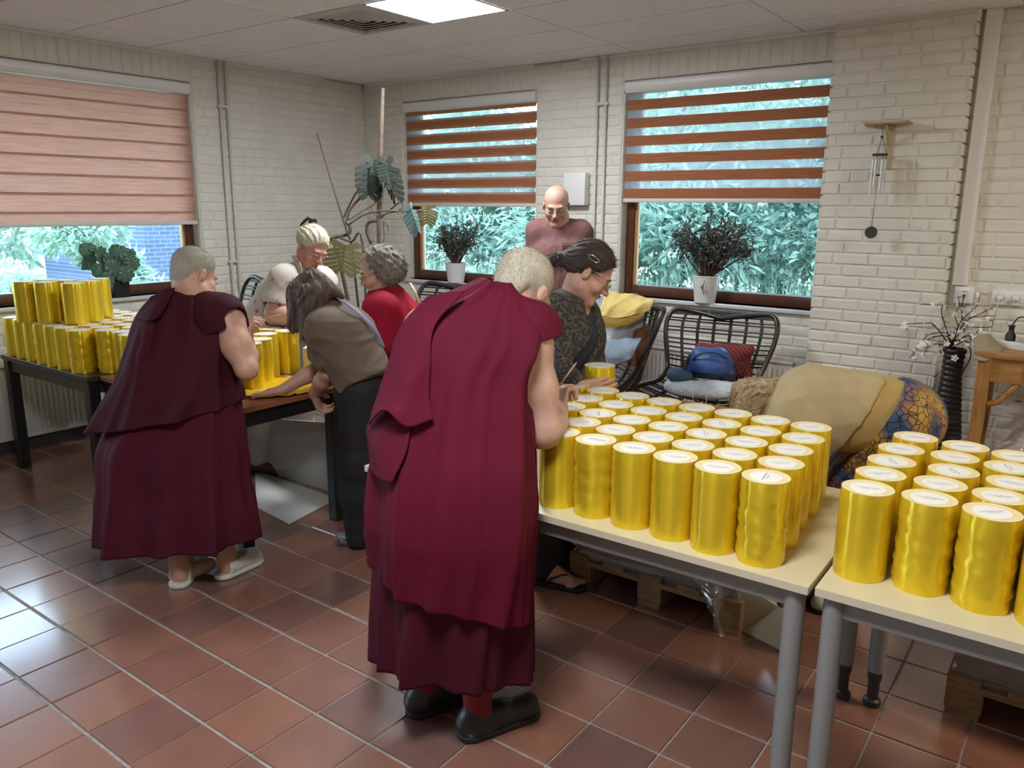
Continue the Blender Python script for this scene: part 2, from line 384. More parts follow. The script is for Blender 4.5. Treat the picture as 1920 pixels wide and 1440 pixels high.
def fabric(name, col, trans, alpha, wood=True):
    m = bpy.data.materials.new(name); m.use_nodes = True; t = m.node_tree; n = t.nodes; L = t.links; n.remove(n['Principled BSDF'])
    df = n.new('ShaderNodeBsdfDiffuse'); tl_ = n.new('ShaderNodeBsdfTranslucent'); tp = n.new('ShaderNodeBsdfTransparent'); m1 = n.new('ShaderNodeMixShader'); m2 = n.new('ShaderNodeMixShader')
    tc = n.new('ShaderNodeTexCoord'); mp = n.new('ShaderNodeMapping'); mp.inputs['Scale'].default_value = (3, 3, 260); ns = n.new('ShaderNodeTexNoise'); ns.inputs['Scale'].default_value = 1.6; ns.inputs['Detail'].default_value = 5
    L.new(tc.outputs['Object'], mp.inputs[0]); L.new(mp.outputs[0], ns.inputs[0]); r = n.new('ShaderNodeValToRGB'); k = .30 if wood else .06
    r.color_ramp.elements[0].position = .3; r.color_ramp.elements[0].color = (*[c*(1-k) for c in col], 1); r.color_ramp.elements[1].position = .7; r.color_ramp.elements[1].color = (*[min(1, c*(1+k)) for c in col], 1)
    L.new(ns.outputs[0], r.inputs[0]); L.new(r.outputs[0], df.inputs[0]); L.new(r.outputs[0], tl_.inputs[0])
    m1.inputs[0].default_value = trans; m2.inputs[0].default_value = alpha
    L.new(df.outputs[0], m1.inputs[1]); L.new(tl_.outputs[0], m1.inputs[2]); L.new(tp.outputs[0], m2.inputs[1]); L.new(m1.outputs[0], m2.inputs[2]); L.new(m2.outputs[0], n['Material Output'].inputs[0]); return m
m_band = fabric('brown_blind_band', (.47, .20, .105), .32, 1.0); m_bandl = fabric('pale_blind_band', (.72, .50, .42), .55, 1.0); m_bandp = fabric('closed_blind_band', (.54, .30, .225), .50, 1.0); m_sheerp = fabric('closed_sheer', (.75, .58, .50), .55, .22, wood=False); m_sheer = fabric('sheer_blind', (.80, .86, .95), .6, .33, wood=False)
def window(name, org, ux, nrm, U, glassr, blind, label):
    """nrm points into the room; frame sits 0.11 m back"""
    B = lambda b1, u0, u1, z0, z1, y0, y1, bev=0: b1.box(org+(u0+u1)/2*ux+(z0+z1)/2*UP+nrm*(y0+y1)/2, (abs(u1-u0), abs(y1-y0), abs(z1-z0)), np.stack([ux, nrm, UP]), bev=bev)
    fr = MB(); t_ = .075; u0, u1 = U; yb, yf = -.175, -.10
    B(fr, u0, u0+t_, ZS, ZT, yb, yf, .008); B(fr, u1-t_, u1, ZS, ZT, yb, yf, .008); B(fr, u0+t_, u1-t_, ZS, ZS+.08, yb, yf, .008); B(fr, u0+t_, u1-t_, ZT-.08, ZT, yb, yf, .008)
    win = fr.build(name, m_wood, kind='structure', smooth=.6)
    bd = MB(); e = .018
    B(bd, u0+t_, u0+t_+e, ZS+.08, ZT-.08, yb+.01, yf-.02); B(bd, u1-t_-e, u1-t_, ZS+.08, ZT-.08, yb+.01, yf-.02); bd.build('glazing_bead', m_wood2, win)
    g = MB(); B(g, u0+t_, u1-t_, ZS+.08, ZT-.08, -.145, -.141); g.build('pane', m_glass, win)
    s = MB(); B(s, u0-.0, u1+.0, ZS-.028, ZS, -.11, .035, .006); s.build('window_sill', m_sill, win)
    rv = MB(); B(rv, u0+.001, u0+.012, ZS, ZT, -.10, -.004); B(rv, u1-.012, u1-.001, ZS, ZT, -.10, -.004); rv.build('reveal', m_paint, win)
    # blind
    zb, shift = blind; c = org+(u0+u1)/2*ux+ZT*UP
    bl = thing('roller_blind', label, 'blind', org+(u0+u1)/2*ux+zb*UP)
    a0, a1 = u0+.015, u1-.015
    cs = MB(); hh = .085
    prof = [(0, 0), (.05, 0), (.068, -.012), (.072, -.04), (.066, -.070), (.05, -.085), (0, -.085)]
    G = [[org+uu*ux+UP*(ZT-.006+pz)+nrm*(-.05+py) for (py, pz) in prof] for uu in (a0, a1)]
    cs.grid(G); cs.add(G[0], [tuple(range(7))]); cs.add(G[1], [tuple(range(6, -1, -1))]); cs.build('cassette', m_white, bl, smooth=.7)
    for uu in (a0, a1):
        ec = MB(); B(ec, uu-.004, uu+.004, ZT-.093, ZT-.004, -.05, .024, .003); ec.build('end_cap', m_offw, bl)
    bb = MB(); B(bb, a0+.003, a1-.003, zb, zb+.030, -.038, -.012, .006); bb.build('bottom_bar', m_offw, bl, smooth=.7)
    PER, BW = .1275, .072
    ztop = ZT-.095
    for layer, (yy, sh) in enumerate(((-.020, 0.0), (-.031, shift))):
        z0 = zb+.03+(.0 if not sh else -.0)
        k = 0
        while True:
            lo = zb+.03+PER*k+sh-(PER if sh else 0); hi = lo+BW; k += 1
            if lo > ztop: break
            lo2, hi2 = max(lo, zb+.03), min(hi, ztop)
            if hi2-lo2 < .006: continue
            q = MB(); n_ = 1
            v = [org+uu*ux+UP*zz+nrm*yy for uu in (a0+.012, a1-.012) for zz in (lo2, hi2)]
            q.add(v, [(0, 2, 3, 1)]); q.build('fabric_band', m_band if shift < .05 else m_bandp, bl)
        # sheer pieces between the bands
        q = MB(); k = -1
        while True:
            lo = zb+.03+PER*k+sh+BW; hi = lo+PER-BW; k += 1
            if lo > ztop: break
            lo2, hi2 = max(lo, zb+.03), min(hi, ztop)
            if hi2-lo2 < .004: continue
            q.add([org+uu*ux+UP*zz+nrm*yy for uu in (a0+.012, a1-.012) for zz in (lo2, hi2)], [(0, 2, 3, 1)])
        q.build('sheer_fabric', m_sheer if shift < .05 else m_sheerp, bl)
    return win
window('window_1', A(0, 0, 0), WY, A(1, 0, 0), W1, None, (1.505, .0575), 'closed pinkish brown zebra blind over the window on the left wall')
window('window_2', A(0, 0, 0), WX, A(0, -1, 0), W2, None, (1.655, .020), 'brown striped zebra blind with pale band edges, nearest the room corner')
window('window_3', A(0, 0, 0), WX, A(0, -1, 0), W3, None, (1.695, 0.0), 'brown striped zebra blind with clear gaps, beside the brick pier')
window('window_4', A(0, 0, 0), WY, A(1, 0, 0), W4, None, (2.28, .0637), 'raised zebra blind on the next window of the left wall, outside the photo')
b1 = MB(); b1.box((2.9, .62, 2.78), (8.4, .70, .12)); b1.box((-.62, -1.8, 2.78), (.70, 5.6, .12)); b1.build('roof', mat('eave_boards', (.20, .16, .12), .7), kind='structure')
# ---- pipes
m_pipe = mat('painted_pipe', (.66, .63, .57), .4)
for (nm, lab, org, ux, nrm, us) in (('heating_pipes', 'pair of thin painted heating pipes rising up the left wall', A(0, 0, 0), WY, A(1, 0, 0), (-1.565, -1.50)), ('heating_pipes', 'pair of thin painted heating pipes between the two striped blinds', A(0, 0, 0), WX, A(0, -1, 0), (2.565, 2.64))):
    t = thing(nm, lab, 'pipe', org+ux*us[0])
    for u_ in us: MB().tube([org+ux*u_+nrm*.028+UP*z for z in (0.0, H)], .011, 10).build('pipe', m_pipe, t, smooth=True)
    for z in (2.42, 1.2): MB().box(org+ux*(sum(us)/2)+nrm*.02+UP*z, (us[1]-us[0]+.05, .035, .018), np.stack([ux, nrm, UP]), bev=.004).build('pipe_clip', m_pipe, t)
# ------------------------------------------------------------------ tables
def wave(P, amp, fr, seed):
    """smooth wandering displacement along z-free directions, for creases"""
    rs = np.random.RandomState(seed); d = np.zeros(P.shape[:-1])
    for k in range(5):
        w_ = rs.randn(3)*fr; q = P @ w_ + rs.rand()*7
        d += (1-np.abs(np.sin(q + 1.3*np.sin(P @ (rs.randn(3)*fr*.6)))))**2*(.7+.6*rs.rand())
    return amp*(d/5-.25)
def patch(name, rows, nu, nv, m, parent=None, amp=0.0, fr=9.0, seed=1, thick=.004, base=None, world=False, label=None):
    """cloth or sheet surface through rows of points (pixel, pixel, distance) or room points"""
    R = [np.array([q if world else at(*q) for q in r]) for r in rows]
    R = np.array([spline(r, nu) for r in R]); G = spline(R, nv)
    if amp:
        n = np.cross(np.gradient(G, axis=0), np.gradient(G, axis=1)); n /= np.maximum(np.linalg.norm(n, axis=2, keepdims=True), 1e-9)
        G = G + n*wave(G, amp, fr, seed)[..., None]
    b1 = MB(); b1.grid(G)
    o = b1.build(name, m, parent, smooth=True, base=base if base is not None else G.reshape(-1, 3).mean(0), solid=thick, label=label)
    return o

m_ttop = mat('cream_laminate', (.62, .53, .335), .38, var=.03, vscale=4)
m_tedge = mat('cream_edge', (.60, .53, .40), .5)
m_steel = mat('grey_powder_coat', (.24, .24, .24), .42)
m_foot = mat('dark_plastic', (.03, .03, .03), .5)
ANG = 0.0093
def white_table(org, label, w=1.597, d=.80):
    ux = A(cos(ANG), sin(ANG), 0); uy = A(-sin(ANG), cos(ANG), 0); ax = np.stack([ux, uy, UP]); Q = lambda x, y, z: org+x*ux+y*uy+z*UP
    t = thing('table', label, 'table', Q(w/2, d/2, 0)*A(1, 1, 0))
    b1 = MB(); b1.box(Q(w/2, d/2, .7225), (w, d, .025), ax, bev=.004); b1.build('tabletop', m_ttop, t, smooth=.6)
    MB().box(Q(w/2, .0005, .7225), (w-.004, .003, .021), ax).build('edge_band', m_tedge, t)
    b1 = MB()
    for yy in (.045, d-.045): b1.box(Q(w/2, yy, .680), (w-.11, .025, .055), ax, bev=.003)
    for xx in (.045, w-.045): b1.box(Q(xx, d/2, .680), (.025, d-.11, .055), ax, bev=.003)
    b1.build('apron_frame', m_steel, t)
    for xx in (.042, w-.042):
        for yy in (.042, d-.042):
            lg = MB(); lg.lathe(Q(xx, yy, 0), [(.027, .13), (.027, .708)], 18); o = lg.build('leg', m_steel, t, smooth=.6)
            f = MB(); f.lathe(Q(xx, yy, 0), [(.028, 0), (.030, .012), (.028, .02), (.019, .026), (.019, .09), (.0235, .10), (.0235, .132)], 16); f.build('foot', m_foot, o, smooth=.6)
    return t
white_table(A(3.744, -3.589, 0), 'cream topped table with grey tube legs, carrying the larger block of satin rolls')
white_table(A(5.352, -3.563, 0), 'cream topped table with grey tube legs, cut off by the photo edge')
m_dkwood = mat('dark_stained_wood', (.045, .030, .022), .4, var=.3, vscale=5, stretch=(2, 18, 18))
m_brwood = mat('red_brown_wood', (.30, .105, .050), .35, var=.22, vscale=4, stretch=(2, 16, 16))
m_black = mat('black_wood', (.012, .012, .013), .35)
def wood_table(x0, x1, y0, y1, zt, mt, ml, label, ap):
    t = thing('table', label, 'table', ((x0+x1)/2, (y0+y1)/2, 0))
    MB().box(((x0+x1)/2, (y0+y1)/2, zt-.014), (x1-x0, y1-y0, .028), bev=.003).build('tabletop', mt, t)
    b1 = MB(); h = .075
    for yy in (y0+.035, y1-.035): b1.box(((x0+x1)/2, yy, zt-.028-h/2), (x1-x0-.12, .022, h))
    for xx in (x0+.035, x1-.035): b1.box((xx, (y0+y1)/2, zt-.028-h/2), (.022, y1-y0-.12, h))
    b1.build('apron', ap, t)
    for xx in (x0+.04, x1-.04):
        for yy in (y0+.04, y1-.04): MB().box((xx, yy, (zt-.028)/2), (.062, .062, zt-.028), bev=.004).build('leg', ml, t)
    return t
wood_table(.36, 1.46, -3.485, -2.72, .74, m_dkwood, m_black, 'dark brown wooden table under the two-tier stack of satin rolls by the window', m_dkwood)
wood_table(1.475, 2.70, -3.42, -2.765, .74, m_brwood, m_black, 'red-brown wooden table with black legs where the yellow cloth lies', m_black)

# ------------------------------------------------------------------ satin rolls
m_satin = mat('yellow_satin', (.84, .62, .030), .25, metal=.55, var=.04, vscale=3, bump=.035, bscale=26, stretch=(1, 1, .25), aniso=.9)
m_satin2 = mat('yellow_satin_cloth', (.80, .52, .02), .32, metal=.4, var=.06, vscale=4)
m_cream = mat('cream_paper_end', (.74, .62, .33), .55, var=.05, vscale=30)
m_label = mat('white_label', (.78, .76, .72), .5)
m_ink = mat('grey_print', (.42, .36, .40), .6)
RR, RHT = .0645, .235
def roll_proto(k):
    rs = np.random.RandomState(50+k); n, m = 40, 16
    a = np.arange(n)*2*pi/n; z = np.linspace(0, RHT, m+1); G = np.zeros((m+1, n, 3))
    amp = (.0002, .0006, .0020, .0004)[k]
    for i, zz in enumerate(z):
        e = .002 if i in (0, m) else 0
        cr_ = amp*(np.sin(a*rs.randint(2, 4)+zz*60+k)*np.sin(zz*170+2*np.sin(a*2+k)) + .6*np.sin(a*5+zz*90*(1+k*.3)))*(1.0 if k != 2 else (1.3 if zz < .2 else .4))
        r = RR-e+cr_-(.0012 if i == m-1 and k % 2 else 0)
        G[i] = np.stack([r*np.cos(a), r*np.sin(a), np.full(n, zz)], 1)
    b1 = MB(); b1.grid(G, closev=True); wrap = b1
    b1 = MB(); b1.lathe((0, 0, 0), [(RR-.002, RHT-.001), (RR-.0015, RHT+.001), (.058, RHT+.0005), (.047, RHT-.0012), (.0, RHT-.0012)], 40, cap=False); top = b1
    lb = MB(); lb.lathe((0, 0, 0), [(.0425, RHT-.0012), (.0423, RHT+.0002), (0, RHT+.0002)], 32, cap=False)
    tx = MB(); x = -.027
    for row, (yy, xa, xb, s_) in enumerate(((.0045, -.029, .029, .0042), (-.0045, -.018, .017, .0036))):
        x = xa
        while x < xb:
            w_ = .0016+rs.rand()*.003; h = s_*(.5+.5*rs.rand())
            tx.add([(x, yy-h/2, RHT+.0006), (x+w_, yy-h/2, RHT+.0006), (x+w_, yy+h/2, RHT+.0006), (x, yy+h/2, RHT+.0006)], [(0, 1, 2, 3)])
            x += w_+.0009+(.003 if rs.rand() < .2 else 0)
    t = thing('satin_roll', 'roll', 'roll', (0, 0, 0))
    wrap.build('satin_wrap', m_satin, t, smooth=True); top.build('end_cover', m_cream, t, smooth=.5)
    o = lb.build('label', m_label, t); tx.build('lettering', m_ink, o)
    return t
PROT = [roll_proto(k) for k in range(4)]; used = set()
ORD = ['first', 'second', 'third', 'fourth', 'fifth', 'sixth', 'seventh', 'eighth', 'ninth', 'tenth']
rsr = np.random.RandomState(11)
def roll(p, label, group, k=None, rz=None):
    k = int(rsr.choice(4, p=[.4, .25, .1, .25])) if k is None else k
    rz = float(rsr.choice([.35, .5, .2, .7, -.9, 1.9], p=[.35, .2, .2, .1, .1, .05])+rsr.randn()*.15) if rz is None else rz
    if k not in used: used.add(k); o = PROT[k]; o.location = tuple(p); o.rotation_euler = (0, 0, rz); o['label'] = label
    else: o = dup(PROT[k], p, label, rz)
    o['group'] = group; return o
TZ = .735
rowsA = [[(1076.3, 722.2), (1130.8, 732.2), (1186.2, 742.2), (1244.5, 752.8), (1306.7, 764.2), (1374.2, 775), (1444.7, 788), (1520.8, 800.3)],
         [(1047, 736), (1100.8, 747.2), (1153.7, 758), (1216.7, 770), (1281.7, 781.7), (1353.3, 794.2), (1426.3, 808.3), (1505.8, 821.7)],
         [(1067, 762.5), (1120.3, 774.5), (1184.2, 787), (1252.5, 799.5), (1324.2, 813.3), (1398.8, 828.3), (1481.7, 843)],
         [(1094, 792.2), (1155, 805.8), (1224.5, 819.7), (1300, 834.7), (1375, 850.8), (1462.2, 867.5)],
         [(1052, 810.5), (1118.7, 824.7), (1189.5, 840), (1265.8, 856.3), (1344.7, 875), (1434.2, 893.3)]]
rn = ['rear', 'second rear', 'middle', 'second front', 'front']
def clean(L, dmin):
    """nudge neighbours apart so that no two rolls cut each other"""
    Pn = np.array(L, float)
    for it in range(60):
        for i in range(len(Pn)):
            for j in range(i):
                v = Pn[i]-Pn[j]; d = np.linalg.norm(v)
                if d < dmin: v = v/d*(dmin-d)/2; Pn[i] += v; Pn[j] -= v
    return Pn
flat = [(i, j, atz(*q, TZ+RHT)[:2]) for i, r in enumerate(rowsA) for j, q in enumerate(r)]
pos = clean([q[2] for q in flat], 2*RR+.0045)
for (i, j, _), q in zip(flat, pos):
    n = len(rowsA[i]); fr = n-1-j
    nm = {0: 'rightmost', n-1: 'leftmost'}.get(fr, ORD[fr]+' from the right')
    roll((q[0], q[1], TZ), 'yellow satin roll, %s in the %s row of the big block' % (nm, rn[i]), 'satin rolls on the big cream table', k=2 if (i == 4 and j == 5) else None)
rowsB = [[(1716.6, 819.8), (1810.3, 837.2), (1906, 856)], [(1689.8, 841.9), (1790, 856.9), (1893, 877)], [(1672, 864.4), (1787.8, 883), (1900, 906)],
         [(1651.3, 888.2), (1763, 907), (1876, 931)], [(1627.5, 915), (1742.8, 933.8), (1861, 960)]]
flat = [(i, j, atz(*q, TZ+RHT)[:2]) for i, r in enumerate(rowsB) for j, q in enumerate(r)]
flat += [(i, 3, 2*flat[i*3+2][2]-flat[i*3+1][2]) for i in range(5)]
pos = clean([q[2] for q in flat], 2*RR+.0045)
for (i, j, _), q in zip(flat, pos):
    nm = ['leftmost', 'second from the left', 'third from the left', 'fourth from the left'][j]
    roll((q[0], q[1], TZ), 'yellow satin roll, %s in the %s row on the cut-off table' % (nm, rn[i]), 'satin rolls on the cut-off right table', k=2 if (i == 4 and j == 2) else None)
# left, wooden tables
zl = .74; fl = []
for j, y in enumerate([-3.412, -3.280, -3.148, -3.016, -2.884]):
    for i in range(7):
        if j in (2, 3) and i in (2,) : pass
        fl.append((i, j, (.445+.1335*i+(.0 if j % 2 == 0 else .012)+(.01 if i < 6 else .03), y+(0 if i < 6 else .0))))
for i, (x, y) in enumerate([(1.372, -3.300), (1.505, -3.290), (1.640, -3.312)]): fl.append((7+i, 0, (x, y)))
for i, (x, y) in enumerate([(1.40, -3.165), (1.535, -3.150), (1.41, -3.03), (1.545, -3.015), (1.42, -2.89), (1.555, -2.88)]): fl.append((7+i % 2, 1+i//2, (x, y)))
pos = clean([q[2] for q in fl], 2*RR+.0035)
rl = ['front', 'second', 'third', 'fourth', 'rear']
lower = {}
for (i, j, _), q in zip(fl, pos):
    lower[(i, j)] = q
    roll((q[0], q[1], zl), 'yellow satin roll, lower tier by the window, %s row, %s from the left' % (rl[j], ORD[i]), 'satin rolls in the lower tier by the window')
up = [(45, 527), (84, 528), (136, 530), (184, 521.5)]
P2 = [atz(a, b_, zl+.004+2*RHT)[:2] for a, b_ in up]
P2 += [P2[1]+A(-.05, .13), P2[2]+A(-.07, .125), P2[0]+A(-.03, .135)]
P2 = clean(P2, 2*RR+.004)
lu = ['at the outer left end', 'second from the outer left end', 'third and foremost of the tier', 'beside the black plant pot', 'behind the second one', 'behind the foremost one', 'behind the outer left one']
for q, s in zip(P2, lu): roll((q[0], q[1], zl+RHT+.0015), 'yellow satin roll stacked on top of the lower tier, %s' % s, 'satin rolls in the upper tier')
rg = [(487, 636.5), (498, 626.5), (537, 620.5), (507, 616.5), (487, 612), (468, 644)]
P3 = clean([atz(a, b_, zl+RHT)[:2] for a, b_ in rg], 2*RR+.004)
lg = ['nearest the monk\'s elbow', 'second from the monk\'s elbow', 'at the right end of the group', 'behind the right end one', 'rearmost of the group', 'half hidden by the monk\'s arm']
for q, s in zip(P3, lg): roll((q[0], q[1], zl+.002), 'yellow satin roll on the red-brown table, %s' % s, 'satin rolls on the red-brown table', k=3)
hp = at(1124.8, 685, 3.2); HELD = A(hp[0], hp[1], hp[2]-RHT)
roll(HELD, 'yellow satin roll held up in the hands of the woman in the black cardigan', 'roll in hand', k=1, rz=.4)
# yellow satin cloth on the red-brown table
Zc = zl+.004
G = [[atz(a, b_, Zc) for a, b_ in r] for r in ([(452, 716), (500, 716), (560, 706), (600, 690)], [(450, 728), (505, 732), (575, 720), (628, 700)], [(452, 740), (515, 742), (590, 728), (640, 712)], [(458, 747), (520, 746), (580, 737), (620, 724)])]
R_ = np.array([spline(np.array(r), 40) for r in G]); R_ = spline(R_, 30)
R_[..., 2] += .004+np.abs(wave(R_, .05, 14, 5))
b1 = MB(); b1.grid(R_); o = b1.build('satin_cloth', m_satin2, None, smooth=True, base=R_.reshape(-1, 3).mean(0)*A(1, 1, 0)+A(0, 0, zl), solid=.002)
tag(o, 'crumpled yellow satin cloth spread along the edge of the red-brown table', 'cloth')

# ------------------------------------------------------------------ radiators
m_rad = mat('radiator_white', (.62, .60, .55), .35)
def radiator(org, ux, nrm, u0, u1, z0, z1, label):
    ax = np.stack([ux, nrm, UP]); t = thing('radiator', label, 'radiator', org+ux*(u0+u1)/2+nrm*.06)
    b1 = MB(); b1.box(org+ux*(u0+u1)/2+nrm*.055+UP*(z0+z1)/2, (u1-u0, .02, z1-z0), ax, bev=.006); b1.build('panel', m_rad, t)
    b1 = MB(); u = u0+.03
    while u < u1-.03: b1.box(org+ux*u+nrm*.069+UP*(z0+z1)/2, (.017, .012, z1-z0-.08), ax, bev=.005); u += .034
    b1.build('ribs', m_rad, t, smooth=.9)
    b1 = MB(); b1.box(org+ux*(u0+u1)/2+nrm*.045+UP*(z1+.004), (u1-u0, .07, .012), ax, bev=.003); b1.build('top_grille', m_rad, t)
    b1 = MB(); b1.tube([org+ux*(u1+.02)+nrm*.05+UP*(z0+.05), org+ux*(u1+.05)+nrm*.05+UP*(z0+.05), org+ux*(u1+.05)+nrm*.05+UP*.02], .011, 8); b1.build('supply_pipe', m_pipe, t, smooth=True)
    b1 = MB(); b1.lathe(org+ux*(u1+.03)+nrm*.055+UP*(z1-.08), [(.014, -.02), (.018, 0), (.014, .03)], 12); b1.build('valve', m_offw, t, smooth=.7)
    for u in (u0+.2, u1-.2): MB().box(org+ux*u+nrm*.025+UP*(z0+z1)/2, (.03, .04, .3), ax).build('bracket', m_rad, t)
radiator(A(.012, 0, 0), WY, A(1, 0, 0), -3.75, -1.95, .10, .60, 'white panel radiator under the left wall window behind the dark table')
radiator(A(0, -.012, 0), WX, A(0, -1, 0), 2.90, 4.20, .10, .62, 'white panel radiator under the right striped blind behind the rattan chairs')

# ------------------------------------------------------------------ small wall things
t = thing('wall_lamp', 'flat white box mounted on the wall between the striped blinds', 'box', (2.41, 0, 1.67))
b1 = MB(); b1.box((2.41, -.045, 1.795), (.20, .075, .25), bev=.012); b1.build('cover', m_white, t, smooth=.7)
for xx in (2.312, 2.508): MB().ball((xx, -.05, 1.80), .006, 8, 6).build('screw', m_foot, t)
MB().tube([A(2.33, -.02, 1.67), A(2.30, -.014, 1.60), A(2.27, -.013, 1.5)], .004, 6).build('cord', m_offw, t, smooth=True)
t = thing('cable_duct', 'white vertical cable duct ending in a data socket', 'duct', (5.137, 0, 1.2))
b1 = MB(); b1.box((5.137, -.022, (H+1.215)/2), (.08, .044, H-1.215), bev=.004); b1.build('duct', m_white, t)
b1 = MB(); b1.box((5.170, -.030, 1.16), (.105, .060, .10), bev=.006); b1.build('data_socket', m_white, t, smooth=.7)
MB().box((5.170, -.0605, 1.165), (.05, .004, .045)).build('socket_face', m_offw, t); MB().box((5.172, -.063, 1.158), (.014, .008, .012)).build('plug', m_foot, t)
MB().box((5.172, -.0615, 1.182), (.022, .003, .006)).build('tag', mat('brass_tag', (.45, .30, .06), .4), t)
cbl = spline([(5.172, -.065, 1.155), (5.175, -.10, 1.08), (5.195, -.09, 1.0), (5.21, -.08, .9), (5.25, -.06, .8), (5.20, -.05, .6), (5.22, -.05, .3), (5.24, -.05, .02)], 40)
MB().tube(cbl, .0035, 6).build('cable', m_foot, t, smooth=True)
t = thing('wall_socket', 'double white wall socket with two plugs, above the wooden console', 'socket', (5.40, 0, 1.10))
b1 = MB(); b1.box((5.395, -.012, 1.155), (.165, .024, .085), bev=.004); b1.build('plate', m_white, t, smooth=.7)
for xx in (5.355, 5.435):
    b1 = MB(); b1.lathe((xx, -.024, 1.155), [(.026, 0), (.024, .004), (.022, -.008), (0, -.008)], 20, ax=[[1, 0, 0], [0, 0, 1], [0, -1, 0]], cap=False); b1.build('recess', m_offw, t)
    b1 = MB(); b1.lathe((xx, -.026, 1.155), [(.017, -.004), (.018, .012), (.012, .028), (0, .03)], 16, ax=[[1, 0, 0], [0, 0, 1], [0, -1, 0]]); b1.build('plug', m_white, t, smooth=.8)
MB().tube(spline([(5.355, -.055, 1.15), (5.35, -.055, 1.09), (5.33, -.04, 1.0), (5.335, -.10, .94)], 20), .004, 6).build('cord', m_offw, t, smooth=True)
MB().tube(spline([(5.435, -.055, 1.155), (5.50, -.09, 1.13), (5.60, -.12, 1.12), (5.75, -.12, 1.0)], 20), .004, 6).build('cord', m_offw, t, smooth=True)
t = thing('wall_switch', 'square white switch plate low on the wall under the console', 'switch', (5.55, 0, .62))
q = ata(1905, 760, 1, -.01); b1 = MB(); b1.box((q[0]+.01, -.012, q[2]), (.10, .024, .10), bev=.004); b1.build('plate', m_white, t); MB().box((q[0]+.01, -.026, q[2]+.03), (.03, .004, .006)).build('slot', m_foot, t)
# wind chime under a little shelf on the pier
m_pale = mat('pale_wood', (.50, .40, .24), .5, var=.15, vscale=8, stretch=(2, 14, 14)); m_alu = mat('aluminium', (.75, .75, .76), .25, metal=1.0)
sc_ = A(4.665, -.10, 2.155)
t = thing('wall_shelf', 'small pale triangular wooden shelf on the brick pier', 'shelf', sc_)
b1 = MB(); b1.add([sc_+q for q in map(np.array, [(-.135, 0, 0), (.13, 0, 0), (.10, -.155, 0), (-.11, -.155, 0), (-.135, 0, .012), (.13, 0, .012), (.13, -.15, .012), (-.135, -.15, .012)])], [(0, 1, 2, 3), (4, 7, 6, 5), (0, 4, 5, 1), (1, 5, 6, 2), (2, 6, 7, 3), (3, 7, 4, 0)]); b1.build('board', m_pale, t)
MB().box(sc_+A(.01, -.012, -.13), (.028, .018, .25)).build('upright', m_pale, t)
MB().tube([sc_+A(.01, -.13, -.004), sc_+A(.01, -.02, -.12)], .008, 6).build('brace', m_pale, t)
wc = sc_+A(-.012, -.11, 0)
t = thing('wind_chime', 'metal tube wind chime with black discs hanging from the shelf on the pier', 'wind chime', wc+A(0, 0, -.62))
MB().tube([wc+A(0, 0, -.001), wc+A(0, 0, -.09)], .0015, 5).build('cord', m_foot, t)
MB().ball(wc+A(0, 0, -.075), .009, 8, 6).build('bead', m_foot, t)
for k in range(3):
    a = k*2*pi/3+.4; MB().tube([wc+A(0, 0, -.08), wc+A(.035*cos(a), .035*sin(a), -.172)], .0012, 4).build('cord', m_foot, t)
b1 = MB(); b1.lathe(wc+A(0, 0, -.183), [(.043, 0), (.045, .006), (.043, .012)], 24); b1.build('top_disc', m_foot, t, smooth=.6)
for k in range(6):
    a = k*pi/3+.2; c = wc+A(.034*cos(a), .034*sin(a), 0); ln = (.17, .19, .15, .21, .14, .18)[k]
    MB().tube([c+A(0, 0, -.183), c+A(0, 0, -.205)], .0012, 4).build('cord', m_foot, t)
    b1 = MB(); b1.tube([c+A(0, 0, -.205), c+A(0, 0, -.205-ln)], .0065, 10); b1.build('chime_tube', m_alu, t, smooth=.6)
b1 = MB(); b1.lathe(wc+A(0, 0, -.30), [(.02, 0), (.022, .005), (.02, .01)], 16); b1.build('striker', m_foot, t, smooth=.6)
MB().tube([wc+A(0, 0, -.183), wc+A(-.004, 0, -.60)], .0012, 4).build('cord', m_foot, t)
b1 = MB(); b1.lathe(wc+A(-.006, 0, -.635), [(.034, -.002), (.036, 0), (.034, .003)], 24, ax=frame(A(.3, 0, -1), A(.2, -1, 0))); b1.build('wind_sail', m_foot, t)

# ------------------------------------------------------------------ wooden console, vase
m_oak = mat('honey_oak', (.36, .185, .055), .38, var=.25, vscale=4, stretch=(2, 16, 16)); m_oakd = mat('honey_oak_upright', (.33, .165, .05), .38, var=.25, vscale=4, stretch=(16, 16, 2))
cx0, cy0, cy1, cz = 5.335, -.50, -.13, .90
t = thing('console_table', 'honey-coloured wooden console with a drawer, against the wall', 'console', (cx0+.55, -.3, 0))
MB().box((cx0+.55, (cy0+cy1)/2, cz-.017), (1.14, cy1-cy0, .034), bev=.006).build('tabletop', m_oak, t, smooth=.6)
b1 = MB(); b1.box((cx0+.55, cy0+.03, cz-.10), (1.06, .02, .13)); b1.box((cx0+.55, cy1-.03, cz-.10), (1.06, .02, .13)); b1.box((cx0+.03, (cy0+cy1)/2, cz-.10), (.02, cy1-cy0-.06, .13)); b1.build('apron', m_oak, t)
o = MB().box((cx0+.42, cy0+.018, cz-.10), (.40, .012, .075), bev=.002).build('drawer', m_oak, t); MB().ball((cx0+.42, cy0+.004, cz-.10), .012, 10, 6).build('knob', m_oakd, o)
